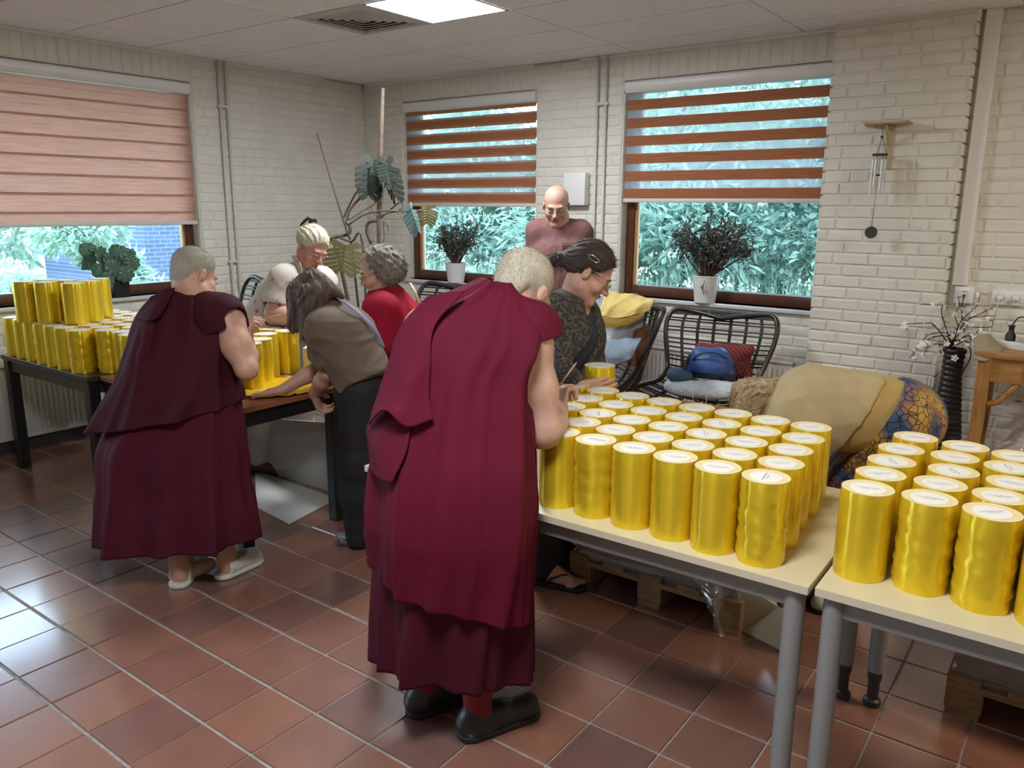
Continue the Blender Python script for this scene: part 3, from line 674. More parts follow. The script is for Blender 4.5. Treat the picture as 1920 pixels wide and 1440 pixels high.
for xx, sg in ((cx0+.032, 1), (cx0+1.07, -1)):
    for yy in (cy0+.033, cy1-.033):
        b1 = MB(); P_ = [A(xx, yy, cz-.034), A(xx, yy, .45), A(xx-sg*.012, yy, .03), A(xx-sg*.012, yy, 0)]
        for (a, b_, w0, w1) in ((P_[0], P_[1], .066, .060), (P_[1], P_[3], .060, .054)):
            v = [a+A(i*w0/2, j*w0/2, 0) for i in (-1, 1) for j in (-1, 1)]+[b_+A(i*w1/2, j*w1/2, 0) for i in (-1, 1) for j in (-1, 1)]
            b1.add(v, [(0, 1, 3, 2), (4, 6, 7, 5), (0, 4, 5, 1), (1, 5, 7, 3), (3, 7, 6, 2), (2, 6, 4, 0)])
        b1.build('leg', m_oakd, t)
for xx, sg in ((cx0+.06, 1), (cx0+1.04, -1)):
    pts = spline([(xx, cy0+.04, cz-.30), (xx+sg*.06, cy0+.04, cz-.275), (xx+sg*.10, cy0+.04, cz-.22), (xx+sg*.14, cy0+.04, cz-.165)], 12); MB().tube(pts, .017, 8).build('corner_brace', m_oakd, t, smooth=True)
t = thing('power_strip', 'white power strip block lying on the wooden console', 'power strip', (5.51, -.33, cz))
b1 = MB(); b1.box((5.475, -.30, cz+.022), (.17, .055, .044), frame(A(.5, 1, 0)), bev=.006); b1.build('body', m_white, t, smooth=.7)
t = thing('power_adapter', 'black plug-in adapter standing in the white power strip', 'adapter', (5.46, -.30, cz+.045))
b1 = MB(); b1.lathe((5.455, -.292, cz+.045), [(.026, 0), (.026, .03), (.014, .05), (.014, .075), (.02, .085)], 12); b1.build('body', m_foot, t, smooth=.6)
MB().tube(spline([(5.455, -.292, cz+.13), (5.48, -.28, cz+.175), (5.52, -.26, cz+.17), (5.57, -.25, cz+.11)], 16), .004, 6).build('cord', m_foot, t, smooth=True)
t = thing('loudspeaker', 'black box loudspeaker at the photo edge on the console', 'speaker', (5.64, -.30, cz))
b1 = MB(); b1.box((5.645, -.31, cz+.11), (.16, .18, .22), bev=.008); b1.build('cabinet', mat('black_vinyl', (.015, .015, .016), .5), t)
b1 = MB(); b1.lathe((5.645, -.402, cz+.09), [(.055, 0), (.05, .004), (.03, -.01), (0, -.012)], 20, ax=[[1, 0, 0], [0, 0, 1], [0, -1, 0]], cap=False); b1.build('speaker_cone', m_foot, t)
o = patch('grey_cloth', [[(5.29, -.42, cz+.06), (5.35, -.36, cz+.08), (5.40, -.26, cz+.012)], [(5.30, -.46, cz+.012), (5.36, -.43, cz+.03), (5.43, -.34, cz+.008)], [(5.31, -.52, cz-.04), (5.37, -.51, cz-.05), (5.43, -.47, cz+.006)]], 14, 14, mat('taupe_cloth', (.30, .25, .18), .9, bump=.3), world=True, amp=.01, fr=20)
tag(o, 'folded taupe cloth draped over the corner of the console', 'cloth')
m_vase = mat('black_rubbery_vase', (.012, .012, .013), .42)
vc_ = A(5.185, -.26, 0); prof = []
NR = 27
for k in range(NR*4+1):
    f = k/(NR*4); z = f*.865
    r0 = np.interp(f, [0, .15, .4, .62, .8, .93, 1], [.085, .098, .094, .072, .056, .055, .064])
    prof.append((r0+.007*abs(sin(pi*NR*f))-.004, z))
prof += [(.052, .865), (.045, .80), (0, .78)]
t = thing('floor_vase', 'tall black ribbed floor vase in front of the brick pier', 'vase', vc_)
b1 = MB(); b1.lathe(vc_, prof, 28); b1.build('body', m_vase, t, smooth=.9)
m_twig = mat('dark_twig', (.025, .014, .012), .6); m_blos = mat('white_blossom', (.82, .78, .78), .6)
t = thing('blossom_branches', 'dark artificial twigs with white blossoms in the tall black vase', 'branches', vc_+A(0, 0, .80))
tw = MB(); blo = []
def twig(P, r, first=True):
    tw.tube(P, np.linspace(r, r*.45, len(P)), 5)
vt = lambda px, py, dy=0.0: ata(px, py, 1, -.26+dy)
mouth = A(5.185, -.26, .85)
tips = [[(1782, 650), (1752, 610), (1735, 606), (1700, 608), (1697, 612)], [(1785, 650), (1772, 610), (1765, 585), (1767, 570), (1757, 572), (1725, 571)], [(1786, 650), (1790, 620), (1800, 610), (1820, 595), (1868, 592)],
        [(1788, 650), (1800, 618), (1815, 613), (1855, 614), (1862, 605), (1858, 600)], [(1784, 650), (1775, 630), (1750, 632), (1735, 640), (1716, 660), (1704, 672)], [(1784, 650), (1778, 625), (1740, 628), (1728, 645), (1712, 660), (1718, 676)],
        [(1790, 652), (1803, 600), (1802, 580), (1798, 565), (1797, 556)], [(1790, 652), (1812, 625), (1822, 635), (1810, 648)], [(1786, 652), (1800, 605), (1830, 575), (1838, 552)], [(1784, 650), (1765, 640), (1762, 655), (1767, 668)],
        [(1786, 650), (1786, 630), (1796, 612), (1790, 590), (1800, 575)], [(1789, 650), (1806, 632), (1826, 628), (1836, 618)], [(1782, 652), (1757, 645), (1740, 650), (1732, 667)], [(1788, 650), (1810, 640), (1830, 652)], [(1788, 650), (1795, 625), (1815, 600), (1845, 585), (1862, 577)]]
rs = np.random.RandomState(3)
for k, L in enumerate(tips):
    dy = (rs.rand()-.5)*.22; P = [mouth+A((rs.rand()-.5)*.05, (rs.rand()-.5)*.05, -.02)] + [vt(a, b_, dy*(i+1)/len(L)) for i, (a, b_) in enumerate(L)]
    P = spline(P, 18); twig(P, .0042); blo += [(P[j], P[j]-P[j-1]) for j in rs.choice(range(6, 18), 6, replace=False)]
tw.build('twigs', m_twig, t, smooth=True, kind='stuff')
b1 = MB()
for (c, d) in blo:
    c = c+rs.randn(3)*.006; ax = frame(rs.randn(3), rs.randn(3)); s_ = .013+rs.rand()*.009
    for j in range(5):
        a = j*2*pi/5; dr = ax[0]*cos(a)+ax[1]*sin(a); sd = -ax[0]*sin(a)+ax[1]*cos(a)
        b1.add([c, c+dr*s_*.6+sd*s_*.45+ax[2]*s_*.2, c+dr*s_*1.25+ax[2]*s_*.45, c+dr*s_*.6-sd*s_*.45+ax[2]*s_*.2], [(0, 1, 2, 3)])
b1.build('blossoms', m_blos, t, kind='stuff')
fc = vt(1790, 671, -.075)
b1 = MB(); ax = frame(A(0, 0, 1), A(0, -1, 0.3))
for j in range(5):
    a = j*2*pi/5; dr = ax[0]*cos(a)+ax[1]*sin(a); sd = -ax[0]*sin(a)+ax[1]*cos(a); s_ = .022
    b1.add([fc, fc+dr*s_*.5+sd*s_*.5+ax[2]*.006, fc+dr*s_*1.1+ax[2]*.004, fc+dr*s_*.5-sd*s_*.5+ax[2]*.006], [(0, 1, 2, 3)])
b1.ball(fc+ax[2]*.005, .006, 8, 5); b1.build('hanging_blossom', m_blos, t)

# ------------------------------------------------------------------ rattan chairs
m_ratt = mat('black_rattan', (.022, .018, .017), .33, var=.3, vscale=10); m_rattb = mat('brown_rattan', (.075, .035, .018), .4)
def chair(loc, rz, label, s=1.0):
    t = thing('rattan_chair', label, 'chair', loc, 'black rattan chairs')
    half = A((0, -.10, .925), (.20, -.13, .955), (.325, -.125, .965), (.375, -.09, .91), (.375, -.05, .80), (.34, 0, .66), (.315, .06, .56), (.335, .17, .505), (.40, .30, .49), (.44, .41, .465), (.43, .50, .43), (.35, .565, .395), (.18, .60, .385), (0, .61, .38)) if False else np.array([(0, -.10, .925), (.20, -.13, .955), (.325, -.125, .965), (.375, -.09, .91), (.375, -.05, .80), (.34, 0, .66), (.315, .06, .56), (.335, .17, .505), (.40, .30, .49), (.44, .41, .465), (.43, .50, .43), (.35, .565, .395), (.18, .60, .385), (0, .61, .38)])
    half = half*s; Rr = spline(half, 66); Lr = Rr*A(-1, 1, 1); c_, s_ = cos(rz), sin(rz); rot = np.array([[c_, s_, 0], [-s_, c_, 0], [0, 0, 1.0]])
    W = lambda P: np.asarray(P) @ rot + np.asarray(loc)
    ring = np.concatenate([Rr, Lr[-2:0:-1]])
    MB().tube(W(ring), .017, 10, closed=True).build('rim', m_ratt, t, smooth=True)
    def cross(i, u):
        """point across the shell at rim step i, u in -1..1"""
        f = i/65.0; a, b_ = Rr[i], Lr[i]; p = a*(1+u)/2+b_*(1-u)/2; k = 1-u*u
        back = np.interp(f, [0, .12, .3, .45, .55, .7, .85, 1], [0, -.015, -.06, -.12, -.13, -.10, -.03, 0]); dn = np.interp(f, [0, .3, .45, .55, .7, .85, 1], [0, -.01, -.05, -.11, -.12, -.06, 0])
        return p + A(0, back*k, dn*k)*s
    cn = MB(); us = np.linspace(-1, 1, 15)
    for i in sorted({int(round(q)) for q in np.linspace(3, 63, 42)}): cn.tube(W([cross(i, u) for u in us]), .0062, 6, caps=False)
    cn.build('woven_canes', m_ratt, t, smooth=True)
    for u in (-.72, -.44, -.15, .15, .44, .72): MB().tube(W([cross(i, u)+A(0, -.004, -.004) for i in range(1, 65, 3)]), .011, 8).build('rib', m_ratt, t, smooth=True)
    for sx_, sy_, fx, fy in ((-.2, .02, -.27, -.10), (.2, .02, .27, -.10), (-.22, .45, -.28, .50), (.22, .45, .28, .50)):
        MB().tube(W([(sx_*s, sy_*s, .40*s), (fx*s, fy*s, .0)]), .009, 8).build('leg', m_foot, t, smooth=True)
    return t
ch1 = at(1345, 600, 5.30)*A(1, 1, 0); F1 = math.atan2(-(.04), 1)
chair(ch1, pi+.10, 'black rattan armchair holding a blue backpack, under the right striped blind')
ch2 = at(1172, 600, 4.98)*A(1, 1, 0)
chair(ch2, pi-.84, 'black rattan armchair piled with yellow and grey-blue blankets', 1.12)
ch3 = at(478, 590, 5.75)*A(1, 1, 0)
chair(ch3, pi-.25, 'black rattan armchair mostly hidden behind the woman in the floral blouse', 1.16)
ch4 = at(868, 590, 5.75)*A(1, 1, 0)
chair(ch4, pi+.2, 'black rattan armchair whose rim shows beside the white plant pot, behind the nearer monk', 1.13)
# ------------------------------------------------------------------ figure modelling: blended distance fields turned into one mesh
class Field:
    def __init__(s, h=.008, fine=()): s.h = h; s.fine = list(fine); s.ops = []; s.post = []
    def cap(s, a, b_, ra, rb=None, k=.02, op='u'): s.ops.append(('cap', op, k, np.asarray(a, float), np.asarray(b_, float), ra, ra if rb is None else rb)); return s
    def ell(s, c, r, ax=None, k=.02, op='u'): s.ops.append(('ell', op, k, np.asarray(c, float), np.full(3, r, float) if np.isscalar(r) else np.asarray(r, float), np.eye(3) if ax is None else ax)); return s
    def chain(s, P, R, k=.02, op='u'):
        for i in range(len(P)-1): s.cap(P[i], P[i+1], R[i], R[i+1], k, op)
        return s
    def cut(s, p, n, k=0.0): s.ops.append(('cut', 'c', k, np.asarray(p, float), unit(n))); return s
    def box(s, q):
        if q[0] == 'cap': r = max(q[5], q[6]); return np.minimum(q[3], q[4])-r, np.maximum(q[3], q[4])+r
        r = q[4].max(); return q[3]-r, q[3]+r
    def solve(s):
        B = [s.box(q) for q in s.ops if q[1] == 'u']; lo = np.min([b_[0] for b_ in B], 0)-.03; hi = np.max([b_[1] for b_ in B], 0)+.03
        s.X = []
        for a in range(3):
            c = [lo[a]]
            while c[-1] < hi[a]:
                hh = s.h
                for (fc, fr, fh) in s.fine:
                    if abs(c[-1]-fc[a]) < fr: hh = min(hh, fh)
                c.append(c[-1]+hh)
            s.X.append(np.array(c))
        D = np.full([len(x) for x in s.X], 1.0, np.float32)
        for q in s.ops:
            kind, op, k = q[0], q[1], q[2]
            if kind == 'cut':
                x, y, z = np.ix_(*s.X); d = (x-q[3][0])*q[4][0]+(y-q[3][1])*q[4][1]+(z-q[3][2])*q[4][2]
                D = np.maximum(D, d.astype(np.float32)); continue
            l, u = s.box(q); m = .035+k; sl = tuple(slice(max(0, np.searchsorted(s.X[a], l[a]-m)-1), np.searchsorted(s.X[a], u[a]+m)+1) for a in range(3))
            xs = [s.X[a][sl[a]].astype(np.float32) for a in range(3)]
            if min(len(v) for v in xs) == 0: continue
            x, y, z = np.ix_(*xs)
            if kind == 'cap':
                a, b_ = q[3], q[4]; ab = b_-a; L2 = max(float(ab @ ab), 1e-9)
                t = np.clip(((x-a[0])*ab[0]+(y-a[1])*ab[1]+(z-a[2])*ab[2])/L2, 0, 1)
                d = np.sqrt((x-a[0]-t*ab[0])**2+(y-a[1]-t*ab[1])**2+(z-a[2]-t*ab[2])**2)-(q[5]+t*(q[6]-q[5]))
            else:
                c, r, ax = q[3], q[4], q[5]; X, Y, Z = x-c[0], y-c[1], z-c[2]; u_ = [(X*ax[i][0]+Y*ax[i][1]+Z*ax[i][2])/r[i] for i in range(3)]
                k0 = np.sqrt(u_[0]**2+u_[1]**2+u_[2]**2); k1 = np.sqrt((u_[0]/r[0])**2+(u_[1]/r[1])**2+(u_[2]/r[2])**2); d = k0*(k0-1)/np.maximum(k1, 1e-6)
            o = D[sl]
            if op == 'u':
                if k > 0: hh = np.clip(.5+.5*(o-d)/k, 0, 1); D[sl] = o*(1-hh)+d*hh-k*hh*(1-hh)
                else: D[sl] = np.minimum(o, d)
            else:
                if k > 0: hh = np.clip(.5-.5*(o+d)/k, 0, 1); D[sl] = o*(1-hh)-d*hh+k*hh*(1-hh)
                else: D[sl] = np.maximum(o, -d)
        for fn in s.post:
            x, y, z = np.ix_(*[v.astype(np.float32) for v in s.X]); D = fn(D, x, y, z)
        s.D = D.astype(np.float32); return s
    def mesh(s):
        D = s.D; D[0] = D[-1] = 1; D[:, 0] = D[:, -1] = 1; D[:, :, 0] = D[:, :, -1] = 1
        S = D < 0; n = np.array(D.shape)-1; cnt = np.zeros(n, np.int8)
        cor = [(i, j, k) for i in (0, 1) for j in (0, 1) for k in (0, 1)]
        for (i, j, k) in cor: cnt += S[i:n[0]+i, j:n[1]+j, k:n[2]+k]
        I, J, K = np.nonzero((cnt > 0) & (cnt < 8)); idx = np.full(n, -1, np.int64); idx[I, J, K] = np.arange(len(I))
        v = {c: D[I+c[0], J+c[1], K+c[2]] for c in cor}; P = np.zeros((len(I), 3)); C = np.zeros(len(I))
        for a in cor:
            for ax in range(3):
                if a[ax] == 0:
                    b_ = tuple(1 if q == ax else a[q] for q in range(3)); va, vb = v[a], v[b_]; m = (va < 0) != (vb < 0)
                    t = np.where(m, va/np.where(m, va-vb, 1), 0); p = np.repeat(np.array(a, float)[None], len(I), 0); p[:, ax] = t; P[m] += p[m]; C[m] += 1
        P /= C[:, None]; V = np.stack([s.X[a][q]+P[:, a]*(s.X[a][q+1]-s.X[a][q]) for a, q in enumerate((I, J, K))], 1)
        Fs = []
        for ax in range(3):
            A0 = [slice(None)]*3; A1 = [slice(None)]*3; A0[ax] = slice(0, -1); A1[ax] = slice(1, None)
            df = S[tuple(A0)] != S[tuple(A1)]; i, j, k = np.nonzero(df); g = np.stack([i, j, k], 1); b1, b2 = [q for q in range(3) if q != ax]
            g = g[(g[:, b1] > 0) & (g[:, b2] > 0) & (g[:, b1] < n[b1]) & (g[:, b2] < n[b2])]
            def off(u_, w_): q = g.copy(); q[:, b1] += u_; q[:, b2] += w_; return idx[q[:, 0], q[:, 1], q[:, 2]]
            Q = np.stack([off(-1, -1), off(0, -1), off(0, 0), off(-1, 0)], 1); ins = S[g[:, 0], g[:, 1], g[:, 2]]
            fl = ins if ax != 1 else ~ins; Q[~fl] = Q[~fl][:, ::-1]; Fs.append(Q)
        return V, np.concatenate(Fs)
def field_obj(F, name, m, parent=None, base=None, paint=None, flow=None, V=None, Q=None):
    if V is None: F.solve(); V, Q = F.mesh()
    bs = BASE[parent] if parent is not None else np.asarray(base, float)
    me = bpy.data.meshes.new(name); me.vertices.add(len(V)); me.vertices.foreach_set('co', (V-bs).astype(np.float32).ravel())
    me.loops.add(Q.size); me.polygons.add(len(Q)); me.loops.foreach_set('vertex_index', Q.astype(np.int32).ravel())
    me.polygons.foreach_set('loop_start', np.arange(0, Q.size, 4, dtype=np.int32)); me.polygons.foreach_set('use_smooth', np.ones(len(Q), bool))
    for k in (m if isinstance(m, (list, tuple)) else [m]): me.materials.append(k)
    if paint is not None: me.polygons.foreach_set('material_index', np.asarray(paint(V[Q].mean(1)), np.int32))
    me.update(calc_edges=True)
    if flow is not None:
        at_ = me.attributes.new('flow', 'FLOAT_VECTOR', 'POINT'); at_.data.foreach_set('vector', flow(V).astype(np.float32).ravel())
    o = bpy.data.objects.new(name, me); COL.objects.link(o); BASE[o] = bs
    if parent is not None: o.parent = parent
    else: o.location = tuple(bs)
    return o
def creases(amp, fr, seed, warp=1.2, dirs=None):
    """ridged cloth creases added to a field"""
    rs = np.random.RandomState(seed); W = [rs.randn(3)*fr if dirs is None else unit(np.array(dirs[i % len(dirs)])+rs.randn(3)*.25)*fr*(.8+.6*rs.rand()) for i in range(4)]; W2 = [rs.randn(3)*fr*.5 for _ in range(4)]; ph = rs.rand(4)*7
    def fn(D, x, y, z):
        near = np.abs(D) < .05; d = 0
        for w_, v_, p_ in zip(W, W2, ph):
            q = x*w_[0]+y*w_[1]+z*w_[2]+p_+warp*np.sin(x*v_[0]+y*v_[1]+z*v_[2]); d = d+(1-np.abs(np.sin(q)))**2
        return D-np.where(near, amp*(d/4-.3), 0).astype(np.float32)
    return fn

def skin(name, c, c2): return mat(name, c, .48, var=.1, vscale=22, col2=c2, bump=.06, bscale=180, spec=.4)
m_skin = skin('fair_skin', (.50, .285, .205), (.58, .36, .28)); m_skin2 = skin('ruddy_skin', (.50, .26, .185), (.57, .33, .25))
m_lip = mat('lips', (.42, .17, .14), .4); m_eyew = mat('eye_white', (.75, .72, .68), .25); m_iris = mat('iris', (.03, .02, .015), .2)
def hairmat(name, c1, c2, scale=(9, 1.2, 1), rough=.42, bump=.55):
    m = bpy.data.materials.new(name); m.use_nodes = True; t = m.node_tree; n = t.nodes; L = t.links; p = n['Principled BSDF']; p.inputs['Roughness'].default_value = rough
    a = n.new('ShaderNodeAttribute'); a.attribute_name = 'flow'; mp = n.new('ShaderNodeMapping'); mp.inputs['Scale'].default_value = scale; ns = n.new('ShaderNodeTexNoise'); ns.inputs['Scale'].default_value = 6; ns.inputs['Detail'].default_value = 6; ns.inputs['Roughness'].default_value = .65
    L.new(a.outputs['Vector'], mp.inputs[0]); L.new(mp.outputs[0], ns.inputs[0]); r = n.new('ShaderNodeValToRGB'); r.color_ramp.elements[0].position = .36; r.color_ramp.elements[0].color = (*c1, 1); r.color_ramp.elements[1].position = .66; r.color_ramp.elements[1].color = (*c2, 1)
    L.new(ns.outputs[0], r.inputs[0]); L.new(r.outputs[0], p.inputs['Base Color']); bp = n.new('ShaderNodeBump'); bp.inputs['Strength'].default_value = bump; bp.inputs['Distance'].default_value = .006; L.new(ns.outputs[0], bp.inputs['Height']); L.new(bp.outputs[0], p.inputs['Normal']); return m
class Head:
    def __init__(s, c, fwd, up=UP, sc=.93): s.c = np.asarray(c, float); s.ax = frame(fwd, up); s.s = sc
    def w(s, *p): return s.c+s.s*((np.asarray(p, float)*A(1.10, 1, 1)) @ s.ax)
    def loc(s, V): return ((V-s.c) @ s.ax.T)/s.s/A(1.10, 1, 1)
    def build(s, F, neck, female=False, nr=.056):
        w_, k = s.w, s.s; e = lambda c, r, kk, op='u': F.ell(w_(*c), np.array(r)*k*A(1.10, 1, 1), s.ax, kk, op)
        e((0, -.015, .045), (.075, .096, .086), .02); e((0, .022, -.030), (.060, .068, .086), .03)
        for x in (-1, 1):
            F.cap(w_(x*.052, .0, -.068), w_(x*.012, .066, -.106), .022*k, .019*k, .025); e((x*.040, .056, -.036), (.026, .026, .024), .02)
        e((0, .070, -.108), (.022, .018, .018), .02)
        F.cap(w_(-.034, .080, .016), w_(.034, .080, .016), .013*k, k=.016)
        for x in (-1, 1):
            e((x*.032, .099, -.006), (.019, .018, .013), .012, 's'); e((x*.032, .077, -.008), (.0135, .0135, .0125), .004)
        F.cap(w_(0, .083, .004), w_(0, .110, -.036), .0085*k, .0125*k, .012)
        for x in (-1, 1): e((x*.0125, .098, -.040), (.0085, .010, .008), .006)
        F.cap(w_(-.019, .084, -.065), w_(0, .092, -.063), .006*k, .0072*k, .006); F.cap(w_(.019, .084, -.065), w_(0, .092, -.063), .006*k, .0072*k, .006)
        F.cap(w_(-.016, .083, -.078), w_(.016, .083, -.078), .0075*k, k=.008); F.cap(w_(-.024, .090, -.0705), w_(.024, .090, -.0705), .0028*k, k=.003, op='s')
        for x in (-1, 1):
            a = s.ax.copy(); F.ell(w_(x*.077, -.012, -.008), np.array((.0095, .017, .028))*k, frame(s.ax[1]+.25*x*s.ax[0]-.15*s.ax[2], s.ax[2]), .008); F.ell(w_(x*.089, -.008, -.006), np.array((.007, .0085, .015))*k, s.ax, .006, 's')
        F.chain([w_(0, -.030, -.05), np.asarray(neck, float)], [nr*.95, nr*1.08], .03)
        F.fine.append((w_(0, .01, 0), .165*k, .0045))
    def paint(s, V):
        p = s.loc(V); x, y, z = p.T; m = np.zeros(len(V), int)
        m[(np.abs(x) < .026) & (y > .068) & (z < -.056) & (z > -.086) & ((x/.026)**2+((z+.0705)/.0135)**2 < 1)] = 1
        return m
    def details(s, par, brow=None, glasses=None, lower=True):
        for x in (-1, 1):
            b1 = MB(); b1.tube([s.w(x*(.032+q), .0905-.35*abs(q-.0)*.5-.0015, -.0115-.10*q*q*60*.01) for q in (-.013, -.006, 0, .006, .013)], .0014, 5); b1.build('eyelashes', m_iris, par, smooth=True)
            if brow is not None:
                b1 = MB(); b1.tube([s.w(x*q, yy, zz) for q, yy, zz in ((.014, .0945, .017), (.026, .094, .022), (.040, .088, .021), (.050, .078, .015))], [.003, .0035, .003, .0015], 5); b1.build('eyebrow', brow, par, smooth=True)
        if glasses is not None:
            g = MB(); n = 20; a = np.arange(n)*2*pi/n
            for x in (-1, 1):
                g.tube([s.w(x*.034+.0245*cos(q)*(1 if abs(cos(q)) < 1 else 1), .108-.010*abs(cos(q))**2*(1 if x*cos(q) > 0 else .2), -.010+.0175*sin(q)) for q in a], .0013, 5, closed=True)
                g.tube([s.w(x*.0585, .098, -.004), s.w(x*.074, .05, -.002), s.w(x*.082, -.002, .004), s.w(x*.080, -.022, -.008)], .0013, 5)
            g.tube([s.w(-.0095, .109, -.006), s.w(0, .112, -.002), s.w(.0095, .109, -.006)], .0013, 5)
            o = g.build('glasses', glasses, par, smooth=True)
            for x in (-1, 1):
                ln = MB(); P = [s.w(x*.034+.0235*cos(q), .106-.008*abs(cos(q))**2*(1 if x*cos(q) > 0 else .2), -.010+.0165*sin(q)) for q in a]; ln.add(P, [tuple(range(n))]); ln.build('lens', m_lens, o)
def lensmat():
    m = bpy.data.materials.new('spectacle_lens'); m.use_nodes = True; t = m.node_tree; n = t.nodes; L = t.links; n.remove(n['Principled BSDF']); tr = n.new('ShaderNodeBsdfTransparent'); gl = n.new('ShaderNodeBsdfGlossy'); gl.inputs['Roughness'].default_value = .03; mx = n.new('ShaderNodeMixShader'); mx.inputs[0].default_value = .10
    L.new(tr.outputs[0], mx.inputs[1]); L.new(gl.outputs[0], mx.inputs[2]); L.new(mx.outputs[0], n['Material Output'].inputs[0]); return m
m_lens = lensmat(); m_gframe = mat('dark_glasses_frame', (.03, .025, .022), .3); m_gthin = mat('thin_metal_frame', (.35, .30, .22), .25, metal=.9)
def hair(hd, name, m, par, blobs, cuts=(), amp=.004, nst=60, pole=(0, -.03, .13), axis=None, h=.005, k=.03, jitter=1.0, post=None, extra=None, strands=(1600, .032, .0010, .05)):
    """hair mass: blobs in head space (centre, radii), strands run away from the pole along axis"""
    F = Field(h); pw = hd.w(*pole); ax = unit((np.asarray(axis, float) if axis is not None else np.array([0, -.2, 1.0])) @ hd.ax); fx = frame(ax, hd.ax[0]+.01)
    for b_ in blobs: F.ell(hd.w(*b_[0]), np.array(b_[1])*hd.s*A(1.09, 1, 1), hd.ax if len(b_) < 3 else b_[2], k)
    if extra: extra(F)
    for (p, n) in cuts: F.cut(hd.w(*p), np.asarray(n, float) @ hd.ax)
    def azpol(x, y, z):
        X, Y, Z = x-pw[0], y-pw[1], z-pw[2]; a = X*fx[0][0]+Y*fx[0][1]+Z*fx[0][2]; b_ = X*fx[2][0]+Y*fx[2][1]+Z*fx[2][2]; c = X*fx[1][0]+Y*fx[1][1]+Z*fx[1][2]
        return np.arctan2(a, b_), np.arctan2(np.sqrt(a*a+b_*b_), c), np.sqrt(a*a+b_*b_+c*c)
    def fn(D, x, y, z):
        a, p_, r = azpol(x, y, z); g = np.sin(nst*a+4*jitter*np.sin(p_*3+a*2)+2*jitter*np.sin(r*40))*.6+np.sin(nst*.43*a+3*jitter*np.sin(p_*4.0+1))*.8
        return D-(amp*g*np.clip(r/.06, 0, 1)).astype(np.float32)
    F.post.append(fn)
    if post: F.post.append(post)
    def flow(V):
        a, p_, r = azpol(V[:, 0], V[:, 1], V[:, 2]); return np.stack([a*2, p_, r*2], 1)
    o = field_obj(F, name, m, par, flow=flow); me = o.data; nv = len(me.vertices); co = np.zeros(nv*3, np.float32); nn_ = np.zeros(nv*3, np.float32)
    me.vertices.foreach_get('co', co); me.vertices.foreach_get('normal', nn_); co = co.reshape(-1, 3)+BASE[o]; nn_ = nn_.reshape(-1, 3)
    ns_, ln, wd, lift = strands; rs = np.random.RandomState(len(co) % 1000); k = rs.randint(0, nv, ns_); P, N = co[k], nn_[k]
    T = (P-pw)-N*np.sum((P-pw)*N, 1)[:, None]; T /= np.maximum(np.linalg.norm(T, axis=1, keepdims=True), 1e-6); D = T+N*lift+rs.randn(ns_, 3)*(.10 if ln > .02 else .3); D /= np.linalg.norm(D, axis=1, keepdims=True); S = np.cross(N, D)*wd
    l = (ln*(.5+rs.rand(ns_)))[:, None]; M = P+D*l*.55+N*l*.03; E_ = P+D*l-N*l*.08
    V = np.stack([P-S-N*.001, P+S-N*.001, M+S*.8, M-S*.8, E_], 1).reshape(-1, 3); I = np.arange(5*ns_).reshape(-1, 5)
    b1 = MB(); b1.add(V, I[:, [0, 1, 2, 3]].tolist()+[tuple(q) for q in I[:, [3, 2, 4]].tolist()]); h2 = b1.build('hair_strands', m, o, smooth=True, kind='stuff')
    fa = flow(V); at_ = h2.data.attributes.new('flow', 'FLOAT_VECTOR', 'POINT'); at_.data.foreach_set('vector', fa.astype(np.float32).ravel())
    return o
def hand(F, wr, dirn, palm, side=1, s=1.0, curl=(.5, .5, .5, .5), thumb=.4, spread=.06, pr=.027):
    """palm and five jointed fingers; palm points where the fingers curl, side=+1 puts the thumb on cross(palm, dirn)"""
    wr = np.asarray(wr, float); d = unit(dirn); p = unit(np.asarray(palm, float)-d*(np.asarray(palm, float) @ d)); l = np.cross(p, d)*side
    F.fine.append((wr+d*.09*s, .115*s, .0045))
    kn = [.088, .092, .087, .078]; ox = [.028, .009, -.010, -.027]
    for i in range(4):
        b_ = wr+d*kn[i]*s+l*ox[i]*s; F.cap(wr+l*ox[i]*.62*s, b_, .0145*s, .0115*s, .012)
        ln = np.array([(.042, .026, .022), (.046, .030, .023), (.042, .028, .022), (.034, .021, .019)][i])*s; q = b_; a = 0; dd0 = unit(d+l*(1.5-i)*spread)
        for j, (L_, r0, r1) in enumerate(zip(ln, (.0098, .0090, .0082), (.0090, .0082, .0070))):
            a += curl[i]*(.75, 1.0, .7)[j]; dd = dd0*cos(a)+p*sin(a); F.cap(q, q+dd*L_, r0*s, r1*s, .003); q = q+dd*L_
    F.cap(wr+d*.02*s, wr+d*.07*s, .020*s, .018*s, .015)
    b_ = wr+d*.022*s+l*.022*s; q = b_; v = unit(d*.75+l*.75+p*.35)
    for j, (L_, r0, r1) in enumerate(((.042, .0155, .0125), (.032, .0118, .0105), (.026, .0105, .0085))):
        dd = unit(v+(d*.5+p*.6-l*.5)*thumb*j*.8); F.cap(q, q+dd*L_*s, r0*s, r1*s, .006); q = q+dd*L_*s
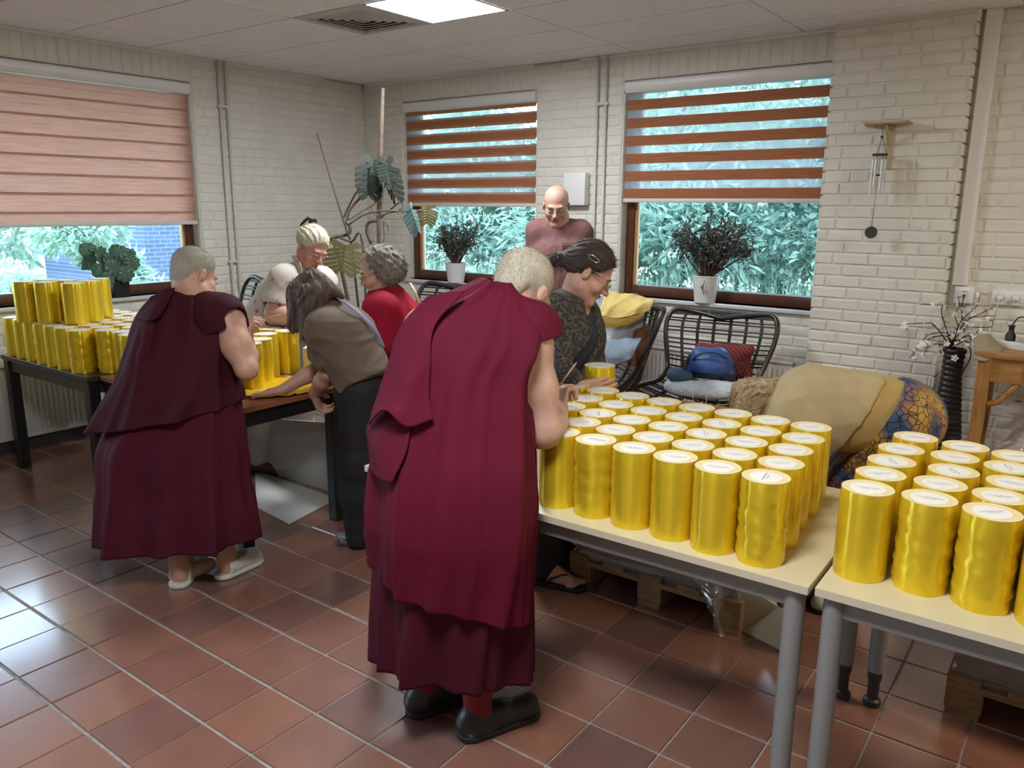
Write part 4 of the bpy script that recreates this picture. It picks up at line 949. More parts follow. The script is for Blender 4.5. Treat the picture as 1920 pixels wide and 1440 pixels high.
def torso(F, pel, chest, neck, shl, shr, infl=0.0, wd=1.0, belly=0.0, k=.05, pr=.118, cr=.112):
    pel, chest, neck, shl, shr = [np.asarray(q, float) for q in (pel, chest, neck, shl, shr)]; lat = unit(shr-shl)
    for x in (-1, 1): F.cap(pel+lat*x*.068*wd, chest+lat*x*.070*wd, pr*wd+infl, cr*wd+infl, k)
    ax = unit(chest-pel); F.cap(chest+lat*.05, chest+lat*-.05, cr*wd+infl, k=k); top = chest+(neck-chest)*.75
    F.cap(shl, shr, .060+infl, k=k); F.cap(chest, top, cr*.9*wd+infl, .062+infl, k); F.cap(top, shl, .055+infl, .062+infl, k); F.cap(top, shr, .055+infl, .062+infl, k)
    if belly:
        mid = pel*.55+chest*.45; fw = unit(np.cross(lat, ax))
        F.ell(mid-fw*belly, (.15*wd+infl, .13+infl, .16+infl), np.stack([lat, fw, ax]), k)
def ringloft(rows, n=96, m=70, fold=None, expo=2.2, closed_top=False):
    """garment surface: rows of (left pixel, right pixel, distance at the middle, half depth[, twist])"""
    C, U, V = [], [], []
    for (xl, yl, xr, yr, d, hb, *nr) in rows:
        L_ = at(xl, yl, d); R_ = at(xr, yr, d)
        if nr: L_[2] += nr[0]*(at(xl, yl, d-hb)[2]-L_[2]); R_[2] += nr[0]*(at(xr, yr, d-hb)[2]-R_[2])
        C.append((L_+R_)/2); U.append((R_-L_)/2); u = (R_-L_)*A(1, 1, 0); v = unit(np.array([-u[1], u[0], 0])); v = v if v @ FH > 0 else -v; V.append(v*hb)
    C, U, V = [spline(np.array(q), m) for q in (C, U, V)]; a = np.arange(n)*2*pi/n
    ca, sa = np.sign(np.cos(a))*np.abs(np.cos(a))**(2/expo), np.sign(np.sin(a))*np.abs(np.sin(a))**(2/expo)
    G = C[:, None]+U[:, None]*ca[None, :, None]+V[:, None]*sa[None, :, None]
    if fold is not None:
        t = np.linspace(0, 1, m)[:, None]; f = fold(a[None, :], t); N = G-C[:, None]; N[..., 2] *= .3; N /= np.maximum(np.linalg.norm(N, axis=2, keepdims=True), 1e-6); G = G+N*f[..., None]
    return G
def pleats(seed, amps, ks, twist=0.0, grow=1.0, sharp=1.6):
    rs = np.random.RandomState(seed); ph = rs.rand(len(ks))*7; tw = (rs.rand(len(ks))-.5)*twist
    def fn(a, t):
        f = 0
        for A_, k, p_, w_ in zip(amps, ks, ph, tw): q = k*a+p_+w_*t*4+.7*np.sin(a*2+p_+t*2); f = f+A_*((1-np.abs(np.sin(q/2)))**sharp-.35)
        return f*(1-grow+grow*t)
    return fn
def garment(G, name, m, par, solid=.004, flip=False):
    b1 = MB(); b1.grid(G, closev=True, flip=flip); return b1.build(name, m, par, smooth=True, solid=solid)
def robemat(name, c, rough=.80, sheen=.04):
    return mat(name, c, rough, var=.10, vscale=5, bump=.10, bscale=35, spec=.18)
def shoe(par, name, m, msole, heel, toe, up=.075, wd=.047, open_top=False, clog=False):
    heel = np.asarray(heel, float)*A(1, 1, 0); toe = np.asarray(toe, float)*A(1, 1, 0); d = unit(toe-heel); F = Field(.005)
    h0 = heel+d*.04; t0 = toe-d*.05
    F.cap(h0+UP*.045, t0+UP*.034, wd*.86, wd*.92, .02); F.cap(h0+UP*.05, h0+d*.09+UP*.058, wd*.86, wd*.80, .03)
    if up > .06 and not clog: F.cap(h0+d*.01+UP*.05, h0+d*.02+UP*up, wd*.80, wd*.78, .02)
    F.cut(A(*(heel*A(1, 1, 0)))+UP*.012, A(0, 0, -1)); F.cut(h0+UP*(up+.012), A(0, 0, 1) if not clog else A(*(-.25*d), 1))
    F.cap(h0+d*.015+UP*.06, h0+d*.03+UP*(up+.05), wd*.55, wd*.58, .01, 's')
    if clog: F.cap(h0-d*.02+UP*.075, h0+d*.085+UP*.085, wd*.66, wd*.66, .01, 's')
    o = field_obj(F, name, m, par)
    F = Field(.005); F.cap(h0+UP*.012, t0+UP*.012, wd*.93, wd*1.0, .01); F.cut(h0+UP*.022, A(0, 0, 1)); F.cut(h0+UP*.001, A(0, 0, -1)); field_obj(F, 'sole', msole, o)
    return o
# ------------------------------------------------------------------ people
m_maroon = robemat('maroon_robe', (.108, .005, .021)); m_maroon_d = robemat('dark_maroon_robe', (.048, .006, .012)); m_maroon_s = robemat('maroon_skirt', (.066, .006, .017))
m_leather = mat('black_leather', (.018, .018, .020), .38, bump=.1, bscale=60); m_sole = mat('black_sole', (.012, .012, .012), .6)
m_whitehair = hairmat('white_cropped_hair', (.46, .40, .29), (.72, .66, .54), scale=(14, 5, 1), rough=.6, bump=.5)
CAP = [((0, -.017, .047), (.0775, .0985, .0870)), ((0, -.070, -.005), (.056, .036, .066))]
def monk(J):
    pass
# --- the monk in front, seen from behind
base = at(905, 1350, 2.28)*A(1, 1, 0); fw = unit(.42*RH+.9*FH)
hd1 = Head(at(980, 548, 2.50), .50*RH+.62*FH-.62*UP, UP*.62+.4*FH+.3*RH, 1.02)
F = Field(.009); nk = at(925, 590, 2.40); shr, shl = at(990, 648, 2.36), at(800, 618, 2.44); ch = at(895, 700, 2.36); pe = at(862, 930, 2.25)
hd1.build(F, nk, nr=.060); torso(F, pe, ch, nk, shl, shr, wd=.90)
el, wr = at(1018, 806, 2.35), at(1047, 772, 2.56)
F.chain([shr, shr*.5+el*.5, el], [.068, .064, .056], .03); F.chain([el, el*.55+wr*.45, wr], [.056, .053, .034], .02)
hdir = .12*RH+.62*FH+.62*UP; hand(F, wr, hdir, .75*RH+.5*FH-.3*UP, -1, 1.0, (1.05, 1.15, 1.2, 1.25), .7)
el2, wr2 = at(770, 800, 2.60), at(860, 800, 2.72); F.chain([shl, el2], [.056, .045], .03); F.chain([el2, wr2], [.043, .030], .02); hand(F, wr2, unit(RH+.3*FH), -UP, -1, 1.0, (.5, .5, .6, .6))
SH1 = [(atz(863, 1394, 0)+.02*FH, atz(1008, 1332, 0)), (atz(765, 1350, 0)+.02*FH, atz(868, 1298, 0)+.03*RH)]
AN1 = [a+unit(b_-a)*.062+UP*.11 for a, b_ in SH1]
for hx, an in ((810, AN1[1]), (915, AN1[0])):
    hp_ = at(hx, 960, 2.25); kn = (hp_+an)/2+fw*.04; F.chain([hp_, kn, an], [.095, .062, .040], .03); F.chain([an, an*A(1, 1, 0)+UP*.06], [.040, .036], .02)
p1 = field_obj(F, 'person', [m_skin, m_lip], base=base, paint=hd1.paint)
tag(p1, 'monk in bright maroon robes and black shoes seen from behind, writing on a satin roll', 'person', 'people working at the tables')
hd1.details(p1)
hair(hd1, 'hair', m_whitehair, p1, CAP, cuts=[((0, .070, .07), (0, .78, -.62)), ((0, -.05, -.064), (0, .15, -1))], amp=.0005, nst=70, k=.02, strands=(5000, .011, .0007, .55))
rows = [(908, 522, 962, 530, 2.42, .05), (868, 540, 985, 560, 2.41, .085), (805, 566, 1008, 590, 2.40, .125), (768, 596, 1028, 622, 2.38, .150), (748, 640, 1024, 655, 2.36, .165), (738, 700, 1000, 706, 2.34, .175), (722, 790, 1003, 800, 2.30, .18),
        (704, 880, 1009, 890, 2.26, .185), (699, 970, 1011, 985, 2.24, .185), (704, 1040, 1007, 1085, 2.24, .18, .6), (708, 1085, 1002, 1160, 2.24, .175, .9), (712, 1118, 998, 1204, 2.24, .172, 1)]
G = ringloft(rows, 120, 90, pleats(3, (.038, .026, .016), (5, 9, 14), twist=3.0, grow=.6)); garment(G, 'robe', m_maroon, p1)
rows = [(712, 1000, 1000, 1010, 2.26, .165), (707, 1090, 1001, 1090, 2.27, .165, .5), (705, 1190, 1001, 1205, 2.28, .168, 1), (704, 1286, 998, 1314, 2.29, .17, 1)]
G = ringloft(rows, 120, 50, pleats(5, (.045, .028, .014), (7, 12, 17), twist=.5, grow=.8)); garment(G, 'skirt', m_maroon_s, p1)
patch('hanging_fold', [[(800, 556, 2.30), (835, 548, 2.285), (870, 545, 2.27)], [(752, 612, 2.27), (790, 610, 2.225), (815, 610, 2.215)], [(728, 680, 2.245), (768, 690, 2.165), (806, 690, 2.175)], [(706, 745, 2.22), (752, 750, 2.13), (804, 745, 2.155)], [(690, 796, 2.21), (720, 768, 2.10), (762, 800, 2.105), (812, 786, 2.14)]], 50, 60, m_maroon, p1, amp=.012, fr=10, seed=8, thick=.004)
patch('hanging_fold', [[(742, 690, 2.28), (760, 700, 2.20), (780, 705, 2.17)], [(712, 760, 2.26), (735, 775, 2.17), (770, 790, 2.13)], [(690, 800, 2.25), (712, 830, 2.15), (760, 850, 2.10)], [(696, 880, 2.20), (712, 900, 2.12), (735, 905, 2.09)]], 30, 40, m_maroon, p1, amp=.008, fr=12, seed=9, thick=.004)
F = Field(.006); F.cap(at(930, 572, 2.40), at(1000, 618, 2.385), .062, .082, .05); F.cap(at(1000, 618, 2.385), at(1008, 655, 2.365), .082, .088, .03); F.cut(at(1000, 636, 2.365), unit(at(1016, 806, 2.36)-at(990, 640, 2.36)))
F.cap(at(1000, 632, 2.365), at(1012, 720, 2.36), .067, .067, .004, 's'); F.post.append(creases(.008, 20, 4)); field_obj(F, 'shoulder_drape', m_maroon, p1)
F = Field(.006); F.chain([at(936, 592, 2.40), at(948, 560, 2.43)], [.070, .066], .02); F.cap(at(940, 575, 2.42), at(965, 520, 2.47), .060, .055, .005, 's'); F.cut(at(950, 548, 2.44), unit(.4*RH+.3*FH+.8*UP)); field_obj(F, 'collar', m_maroon_d, p1)
F = Field(.006); [F.cap(a-UP*.06, a+UP*.10, .044, .050, .02) for a in AN1]; field_obj(F, 'sock', mat('red_sock', (.20, .012, .02), .9), p1)
shoe(p1, 'shoe', m_leather, m_sole, atz(863, 1394, 0)+.02*FH, atz(1008, 1332, 0), .125, .052); shoe(p1, 'shoe', m_leather, m_sole, atz(765, 1350, 0)+.02*FH, atz(868, 1298, 0)+.03*RH, .135, .052)
def brush(a, b_, label):
    b1 = MB(); b1.tube([a, a*.3+b_*.7, b_], [.0028, .0034, .0022], 8); o = b1.build('brush', mat('bamboo', (.46, .27, .13), .5), None, smooth=True, base=a); tag(o, label, 'brush'); return o
brush(at(1036, 740, 2.62), at(1081, 680, 2.66), 'thin wooden brush held by the monk in bright maroon robes')

# --- the monk at the wooden tables
base = at(390, 1075, 3.32)*A(1, 1, 0); fw = unit(.6*RH+.8*FH)
hd2 = Head(at(365, 518, 3.50), .55*RH+.70*FH-.38*UP, UP+.3*FH, .95)
F = Field(.010); nk = at(372, 562, 3.47); shr, shl = at(424, 602, 3.42), at(298, 606, 3.56); ch = at(352, 660, 3.48); pe = at(325, 800, 3.40)
hd2.build(F, nk, nr=.066); torso(F, pe, ch, nk, shl, shr, wd=.92)
el, wr = at(462, 692, 3.33), at(466, 646, 3.52)
F.chain([shr, shr*.5+el*.5, el], [.072, .060, .046], .04); F.chain([el, el*.5+wr*.5, wr], [.046, .045, .030], .02)
hand(F, wr, unit(UP*.9+.25*FH-.05*RH), .7*RH+.3*FH-.3*UP, -1, .95, (.8, .9, 1.0, 1.0), .6)
el2 = at(262, 690, 3.70); wr2 = at(330, 690, 3.83); F.chain([shl, el2], [.058, .046], .03); F.chain([el2, wr2], [.045, .030], .02); hand(F, wr2, unit(RH+.5*FH), -UP, -1)
SH2 = [(atz(330, 1108, 0)+.015*FH, atz(375, 1046, 0)), (atz(406, 1090, 0)+.015*FH, atz(490, 1050, 0))]
for hx, an in ((305, SH2[0][0]+unit(SH2[0][1]-SH2[0][0])*.055+UP*.10), (365, SH2[1][0]+unit(SH2[1][1]-SH2[1][0])*.055+UP*.10)):
    hp_ = at(hx, 830, 3.38); F.chain([hp_, (hp_+an)/2+fw*.03, an], [.100, .062, .042], .03); F.chain([an, an*A(1, 1, 0)+UP*.045], [.042, .036], .02); F.chain([an*A(1, 1, 0)+UP*.045, an*A(1, 1, 0)+UP*.04+fw*.14], [.036, .032], .02)
p2 = field_obj(F, 'person', [m_skin2, m_lip], base=base, paint=hd2.paint)
tag(p2, 'grey-haired monk in dark maroon robes and white clogs at the wooden tables', 'person', 'people working at the tables')
hd2.details(p2)
hair(hd2, 'hair', hairmat('grey_cropped_hair', (.30, .27, .20), (.58, .54, .44), scale=(14, 5, 1), rough=.6, bump=.5), p2, CAP, cuts=[((0, .068, .07), (0, .78, -.62)), ((0, -.05, -.066), (0, .15, -1))], amp=.0005, nst=70, k=.02, strands=(5000, .011, .0007, .55))
rows = [(330, 534, 398, 546, 3.49, .06), (300, 548, 415, 560, 3.48, .10), (272, 572, 436, 578, 3.47, .135), (254, 605, 447, 602, 3.46, .16), (242, 650, 446, 650, 3.44, .18), (226, 705, 446, 702, 3.42, .195), (205, 760, 455, 742, 3.41, .205, .5), (185, 828, 456, 775, 3.40, .215, 1)]
G = ringloft(rows, 120, 90, pleats(11, (.030, .020, .012), (4, 9, 13), twist=4.0, grow=.7)); garment(G, 'robe', m_maroon_d, p2)
rows = [(245, 715, 438, 710, 3.41, .14), (228, 770, 448, 755, 3.40, .17), (190, 835, 457, 830, 3.385, .20), (188, 910, 464, 900, 3.37, .215), (187, 985, 476, 980, 3.36, .23, .8), (187, 1052, 487, 1046, 3.35, .245, 1)]
G = ringloft(rows, 120, 60, pleats(13, (.055, .030, .014), (6, 10, 16), twist=.4, grow=.85)); garment(G, 'skirt', m_maroon_s, p2)
patch('hanging_fold', [[(283, 556, 3.37), (310, 545, 3.38), (328, 540, 3.40)], [(262, 588, 3.36), (285, 580, 3.30), (312, 572, 3.31)], [(258, 598, 3.34), (280, 602, 3.27), (302, 592, 3.30)]], 30, 30, m_maroon_d, p2, amp=.008, fr=12, seed=3, thick=.006)
patch('hanging_fold', [[(255, 600, 3.38), (272, 600, 3.31), (290, 598, 3.29)], [(243, 640, 3.37), (262, 650, 3.28), (282, 655, 3.27)], [(228, 690, 3.36), (245, 705, 3.26), (262, 690, 3.265)], [(208, 750, 3.34), (218, 755, 3.26), (232, 745, 3.25)]], 30, 40, m_maroon_d, p2, amp=.014, fr=13, seed=4, thick=.005)
F = Field(.007); F.cap(at(368, 570, 3.47), at(420, 590, 3.41), .075, .085, .05); F.cap(at(420, 590, 3.41), at(430, 612, 3.39), .086, .086, .03); F.cap(at(395, 600, 3.40), at(412, 660, 3.38), .09, .06, .04); F.cut(at(440, 618, 3.38), unit(at(462, 692, 3.33)-at(430, 598, 3.38))); F.cap(at(436, 605, 3.38), at(448, 650, 3.36), .068, .066, .004, 's'); F.post.append(creases(.008, 18, 14)); field_obj(F, 'shoulder_drape', m_maroon_d, p2)
F = Field(.006); F.chain([at(378, 562, 3.47), at(388, 545, 3.49)], [.074, .070], .02); F.cap(at(380, 555, 3.48), at(395, 515, 3.52), .064, .060, .004, 's'); F.cut(at(386, 548, 3.49), unit(.3*RH+.2*FH+.9*UP)); field_obj(F, 'collar', mat('saffron_collar', (.55, .30, .04), .7), p2)
m_clog = mat('white_clog', (.62, .60, .52), .45)
shoe(p2, 'clog', m_clog, m_clog, atz(330, 1108, 0)+.015*FH, atz(375, 1046, 0), .05, .052, clog=True); shoe(p2, 'clog', m_clog, m_clog, atz(406, 1090, 0)+.015*FH, atz(490, 1050, 0), .05, .052, clog=True)
brush(at(463, 607, 3.58), at(527, 590, 3.66), 'thin wooden brush held by the monk in dark maroon robes')

# --- shared for the others
def limb(F, a, b_, c, r, k=.025): F.chain([a, a*.5+b_*.5, b_], [r[0], r[0]*.93, r[1]], k); F.chain([b_, b_*.6+c*.4, c], [r[1], r[1]*.98, r[2]], .02)
def tee(par, J, m, name='shirt', infl=.016, hem=None, hemn=None, wd=1.0, sl=.75, slr=.066, cr=(.008, 14, 1), belly=0.0, necks=.075, els=None, flare=None, h=.007):
    F = Field(h); torso(F, J['pe'], J['ch'], J['nk'], J['sl'], J['sr'], infl, wd, belly)
    for s_, e_ in (('sl', 'el'), ('sr', 'er')):
        a, b_ = J[s_], J[s_]*(1-sl)+J[e_]*sl; F.cap(a, b_, slr+.004, slr+.006, .03)
    if flare: flare(F)
    F.post.append(creases(cr[0], cr[1], cr[2]))
    for s_, e_ in (('sl', 'el'), ('sr', 'er')):
        b_ = J[s_]*(1-sl)+J[e_]*sl; d = unit(J[e_]-J[s_])
        if sl < .95: F.cap(b_-d*.01, b_+d*.06, slr-.006, slr-.004, .004, 's'); F.ops.append(('ell', 's', 0.0, b_+d*(.085), np.array((.10, .10, .085)), frame(unit(np.cross(d, UP)+.01), d)))
    F.cap(J['nk']-unit(J['hd']-J['nk'])*.02, J['nk']+unit(J['hd']-J['nk'])*.12, necks-.010, necks, .01, 's')
    if hem is not None: F.cut(hem, hemn)
    return field_obj(F, name, m, par)
def legs(F, hips, knees, ankles, r=(.092, .062, .040), k=.03):
    for a, b_, c in zip(hips, knees, ankles): F.chain([a, b_], [r[0], r[1]], k); F.chain([b_, b_*.6+c*.4, c], [r[1], r[1]*.97, r[2]], k)

# --- woman in the brown T-shirt
fw = unit(-.95*RH+.3*FH); base = at(690, 1020, 3.70)*A(1, 1, 0)
J = dict(pe=at(690, 730, 3.74), ch=at(648, 632, 3.84), nk=at(618, 580, 3.90), hd=at(588, 562, 3.93), sl=at(606, 618, 3.72), sr=at(602, 600, 3.99), el=at(616, 698, 3.73), er=at(606, 686, 3.93))
hd = Head(J['hd'], -.55*RH-.75*UP+.15*FH, -.75*RH+.55*UP, .92)
F = Field(.010); hd.build(F, J['nk'], nr=.050); torso(F, J['pe'], J['ch'], J['nk'], J['sl'], J['sr'], wd=.78)
wl, wr = at(588, 738, 3.83), at(530, 731, 3.80)
limb(F, J['sl'], J['el'], wl, (.050, .042, .027)); limb(F, J['sr'], J['er'], wr, (.048, .040, .027))
hand(F, wl, unit(-.05*RH-.75*UP+.35*FH+.2*RH), unit(.9*RH+.1*FH-.2*UP), 1, .92, (.9, .9, .8, .7), .3); hand(F, wr, unit(-RH*1.0-.10*FH-.17*UP), -UP+.05*RH, 1, .95, (.05, .06, .06, .08), .1, .09)
legs(F, [at(682, 745, 3.70), at(705, 745, 3.82)], [at(672, 870, 3.66), at(716, 870, 3.85)], [at(672, 1000, 3.68), at(712, 980, 3.86)])
p = field_obj(F, 'person', [m_skin2, m_lip], base=base, paint=hd.paint); tag(p, 'long-haired woman in a brown T-shirt bending over the yellow cloth', 'person', 'people working at the tables')
m_brown = mat('brown_jersey', (.125, .088, .060), .85, var=.08, vscale=30, bump=.1, bscale=300)
up_ = unit(J['ch']-J['pe'])
tee(p, J, m_brown, hem=at(690, 728, 3.74), hemn=-up_, wd=1.06, sl=.80, slr=.070, cr=(.016, 18, 21), infl=.022)
F = Field(.008); legs(F, [at(680, 735, 3.68), at(712, 735, 3.84)], [at(672, 870, 3.66), at(716, 870, 3.85)], [at(672, 1005, 3.68), at(712, 985, 3.86)], (.120, .088, .064), .05); F.cap(at(676, 728, 3.70), at(712, 728, 3.82), .115, .115, .05); F.cut(at(678, 690, 3.74), up_); F.post.append(creases(.008, 16, 5)); m_blk = mat('black_trousers', (.012, .012, .013), .8, bump=.1, bscale=100); field_obj(F, 'trousers', m_blk, p)
m_shoep = mat('grey_patterned_shoe', (.02, .02, .022), .6, var=.5, vscale=60, col2=(.35, .35, .36))
shoe(p, 'shoe', m_shoep, m_sole, at(690, 1010, 3.70)+.0*RH, at(650, 1022, 3.68), .06, .042); shoe(p, 'shoe', m_shoep, m_sole, at(728, 1000, 3.88), at(690, 990, 3.86), .06, .042)
patch('bag_strap', [[(627, 556, 3.83), (633, 560, 3.80)], [(655, 570, 3.745), (656, 577, 3.73)], [(683, 592, 3.73), (680, 598, 3.715)], [(706, 618, 3.74), (702, 622, 3.725)], [(722, 650, 3.76), (718, 652, 3.75)]], 4, 24, mat('lilac_strap', (.28, .28, .48), .6), p, thick=.004)
m_brhair = hairmat('brown_streaked_hair', (.030, .018, .013), (.16, .10, .070), scale=(7, .7, 1), rough=.55)
def ex(F):
    for (a, b_, r0, r1) in (((560, 545, 3.86), (552, 612, 3.86), .05, .034), ((575, 550, 3.82), (574, 628, 3.82), .05, .030), ((592, 548, 3.80), (592, 628, 3.80), .05, .028), ((556, 545, 3.95), (550, 606, 3.95), .045, .03), ((600, 530, 3.84), (640, 556, 3.83), .045, .018), ((585, 520, 3.88), (632, 552, 3.87), .045, .02), ((600, 560, 3.80), (606, 600, 3.78), .035, .016)): F.cap(at(*a), at(*b_), r0, r1, .03)
hair(hd, 'hair', m_brhair, p, [((0, -.02, .05), (.088, .108, .094)), ((0, .04, .02), (.085, .07, .10))], amp=.0035, nst=46, pole=(0, -.02, .15), axis=hd.ax @ unit(UP+.25*RH), extra=ex)

# --- woman in the red shawl
base = at(745, 900, 4.40)*A(1, 1, 0)
J = dict(pe=at(775, 690, 4.42), ch=at(742, 612, 4.36), nk=at(722, 552, 4.33), hd=at(708, 508, 4.31), sl=at(715, 582, 4.18), sr=at(738, 575, 4.50), el=at(712, 640, 4.14), er=at(715, 650, 4.52))
hd = Head(J['hd'], -.88*RH-.22*FH-.35*UP, UP-.3*RH, .94); F = Field(.010); hd.build(F, J['nk'], nr=.052); torso(F, J['pe'], J['ch'], J['nk'], J['sl'], J['sr'], wd=.9)
limb(F, J['sl'], J['el'], at(660, 665, 4.15), (.052, .044, .028)); limb(F, J['sr'], J['er'], at(655, 660, 4.45), (.052, .044, .028)); hand(F, at(660, 665, 4.15), unit(-RH-.2*UP), -UP, 1, .92); hand(F, at(655, 660, 4.45), unit(-RH-.2*UP), -UP, -1, .92)
fz = lambda q, z: q*A(1, 1, 0)+UP*z
legs(F, [J['pe']-.08*FH-.06*UP, J['pe']+.08*FH-.06*UP], [fz(J['pe']-.08*FH, .5), fz(J['pe']+.08*FH, .5)], [fz(J['pe']-.08*FH, .07), fz(J['pe']+.08*FH, .07)]); 
p = field_obj(F, 'person', [m_skin, m_lip], base=base, paint=hd.paint); tag(p, 'woman with curly grey hair and glasses in a red shawl, facing left', 'person', 'people working at the tables')
hd.details(p, mat('grey_brow', (.12, .09, .07), .8), m_gframe)
m_red = robemat('red_shawl', (.30, .008, .028), .8); m_olive = mat('olive_sweater', (.16, .12, .075), .9)
F = Field(.008); torso(F, J['pe'], J['ch'], J['nk'], J['sl'], J['sr'], .030, 1.06); F.cap(J['sl'], J['el'], .085, .090, .04); F.cap(J['sr'], J['er'], .085, .09, .04); F.cap(J['nk']-.02*UP, J['ch']+.05*RH, .085, .14, .05); F.post.append(creases(.012, 13, 31)); F.cap(J['nk'], J['hd'], .058, .07, .01, 's'); F.cut(at(735, 655, 4.30), unit(-UP+.3*RH)); field_obj(F, 'shawl', m_red, p)
F = Field(.010); torso(F, J['pe'], J['pe']*.5+J['ch']*.5, J['ch'], J['sl'], J['sr'], .016, 1.0); F.cut(J['pe']+.0*UP, -UP); field_obj(F, 'sweater', m_olive, p)
F = Field(.010); legs(F, [J['pe']-.08*FH-.02*UP, J['pe']+.08*FH-.02*UP], [fz(J['pe']-.08*FH, .5), fz(J['pe']+.08*FH, .5)], [fz(J['pe']-.08*FH, .09), fz(J['pe']+.08*FH, .09)], (.118, .085, .07), .05); field_obj(F, 'trousers', m_blk, p)
for s_ in (-1, 1): q = fz(J['pe']+s_*.08*FH, 0); shoe(p, 'shoe', m_leather, m_sole, q+.08*RH, q-.18*RH, .06, .043)
m_grcurl = hairmat('curly_grey_hair', (.10, .085, .07), (.34, .30, .25), scale=(5, 4, 3), rough=.5)
def curl(D, x, y, z):
    return D-(.010*np.sin(x*95+3*np.sin(z*40))*np.sin(y*90+2*np.sin(x*33))*np.sin(z*85+3*np.sin(y*37))).astype(np.float32)
hair(hd, 'hair', m_grcurl, p, [((0, -.035, .050), (.094, .100, .092)), ((0, -.100, -.005), (.088, .070, .090)), ((.03, -.075, -.05), (.07, .06, .05)), ((-.045, -.05, -.03), (.055, .07, .07)), ((.045, -.05, -.03), (.055, .07, .07))], cuts=[((0, .055, .06), (0, .9, -.40))], amp=.003, nst=36, jitter=2, post=curl)
patch('bag_strap', [[(766, 530, 4.30), (772, 531, 4.30)], [(774, 545, 4.24), (781, 547, 4.24)], [(783, 570, 4.20), (790, 572, 4.20)]], 4, 12, mat('tan_strap', (.35, .24, .12), .6), p)

# --- woman in the floral blouse
base = at(515, 850, 4.85)*A(1, 1, 0)
J = dict(pe=at(512, 640, 4.86), ch=at(548, 556, 4.80), nk=at(568, 508, 4.78), hd=at(584, 466, 4.74), sr=at(534, 525, 4.64), sl=at(603, 527, 4.92), er=at(514, 590, 4.56), el=at(618, 590, 4.95))
hd = Head(J['hd'], .66*RH-.48*FH-.42*UP, UP+.35*RH, .96); F = Field(.010); hd.build(F, J['nk'], nr=.056); torso(F, J['pe'], J['ch'], J['nk'], J['sl'], J['sr'], wd=.95)
wr, wl = at(560, 594, 4.50), at(600, 612, 4.75); limb(F, J['sr'], J['er'], wr, (.062, .055, .034)); limb(F, J['sl'], J['el'], wl, (.058, .05, .032)); hand(F, wr, unit(RH-.15*FH-.1*UP), -UP, -1, .95); hand(F, wl, unit(-.3*RH-.5*FH-.4*UP), -UP-.5*FH, -1, .95)
hips = [at(500, 655, 4.78), at(545, 655, 4.94)]; kns = [at(492, 760, 4.80), at(562, 760, 4.90)]; ans = [at(487, 855, 4.82), at(560, 850, 4.95)]
legs(F, hips, kns, ans, (.10, .066, .045)); p = field_obj(F, 'person', [m_skin2, m_lip], base=base, paint=hd.paint); tag(p, 'white-haired woman with glasses in a pale floral blouse leaning over the table', 'person', 'people working at the tables')
hd.details(p, mat('pale_brow', (.38, .30, .22), .8), m_gthin)
def floral():
    m = bpy.data.materials.new('floral_blouse'); m.use_nodes = True; t = m.node_tree; n = t.nodes; L = t.links; pr = n['Principled BSDF']; pr.inputs['Roughness'].default_value = .75
    tc = n.new('ShaderNodeTexCoord'); v = n.new('ShaderNodeTexVoronoi'); v.inputs['Scale'].default_value = 10; ns = n.new('ShaderNodeTexNoise'); ns.inputs['Scale'].default_value = 28; L.new(tc.outputs['Object'], v.inputs[0]); L.new(tc.outputs['Object'], ns.inputs[0])
    ad = n.new('ShaderNodeMath'); ad.operation = 'MULTIPLY_ADD'; ad.inputs[1].default_value = .75; L.new(ns.outputs[0], ad.inputs[0]); L.new(v.outputs['Distance'], ad.inputs[2])
    r = n.new('ShaderNodeValToRGB'); e = r.color_ramp.elements; e[0].position = .50; e[0].color = (.30, .10, .14, 1); e[1].position = .66; e[1].color = (.52, .47, .40, 1); q = e.new(.58); q.color = (.55, .30, .36, 1); q = e.new(.62); q.color = (.50, .46, .36, 1)
    L.new(ad.outputs[0], r.inputs[0]); L.new(r.outputs[0], pr.inputs['Base Color']); return m
m_floral = floral()
def fl(F): F.cap(at(500, 590, 4.82), at(470, 612, 4.80), .13, .12, .06); F.cap(at(545, 560, 4.75), at(535, 610, 4.72), .12, .14, .06)
tee(p, J, m_floral, 'blouse', hem=at(510, 620, 4.8), hemn=unit(-UP-.1*RH), wd=1.12, sl=.62, slr=.078, cr=(.012, 13, 41), infl=.020, flare=fl, necks=.078)
m_cream2 = mat('cream_trousers', (.58, .56, .52), .85)
F = Field(.009); legs(F, hips, kns, ans, (.128, .090, .075), .05); F.cap(hips[0]+.05*UP, hips[1]+.05*UP, .125, k=.05); F.post.append(creases(.010, 14, 6)); field_obj(F, 'trousers', m_cream2, p)
m_shoeb = mat('brown_shoe', (.12, .05, .04), .5)
for q in ans: q = q*A(1, 1, 0); shoe(p, 'shoe', m_shoeb, m_sole, q-.07*RH, q+.17*RH-.05*FH, .06, .043)
m_wh = hairmat('white_pinned_hair', (.50, .43, .28), (.78, .73, .60), scale=(8, .8, 1), rough=.45)
hair(hd, 'hair', m_wh, p, [((0, -.022, .052), (.084, .104, .092)), ((0, -.105, .06), (.035, .03, .045))], cuts=[((0, .078, .078), (0, .82, -.55)), ((0, -.05, -.06), (0, .3, -1))], amp=.0032, nst=44, pole=(0, -.12, .07), axis=(0, -1, .3), strands=(1400, .020, .0010, .03))
ck = MB(); 
for s_ in (-1, 1): ck.tube([hd.w(s_*.020, -.125, .115), hd.w(s_*.030, -.10, .150), hd.w(s_*.012, -.07, .150)], .009, 6); ck.tube([hd.w(s_*.012, -.135, .06), hd.w(s_*.022, -.135, .09), hd.w(s_*.020, -.125, .115)], .007, 6)
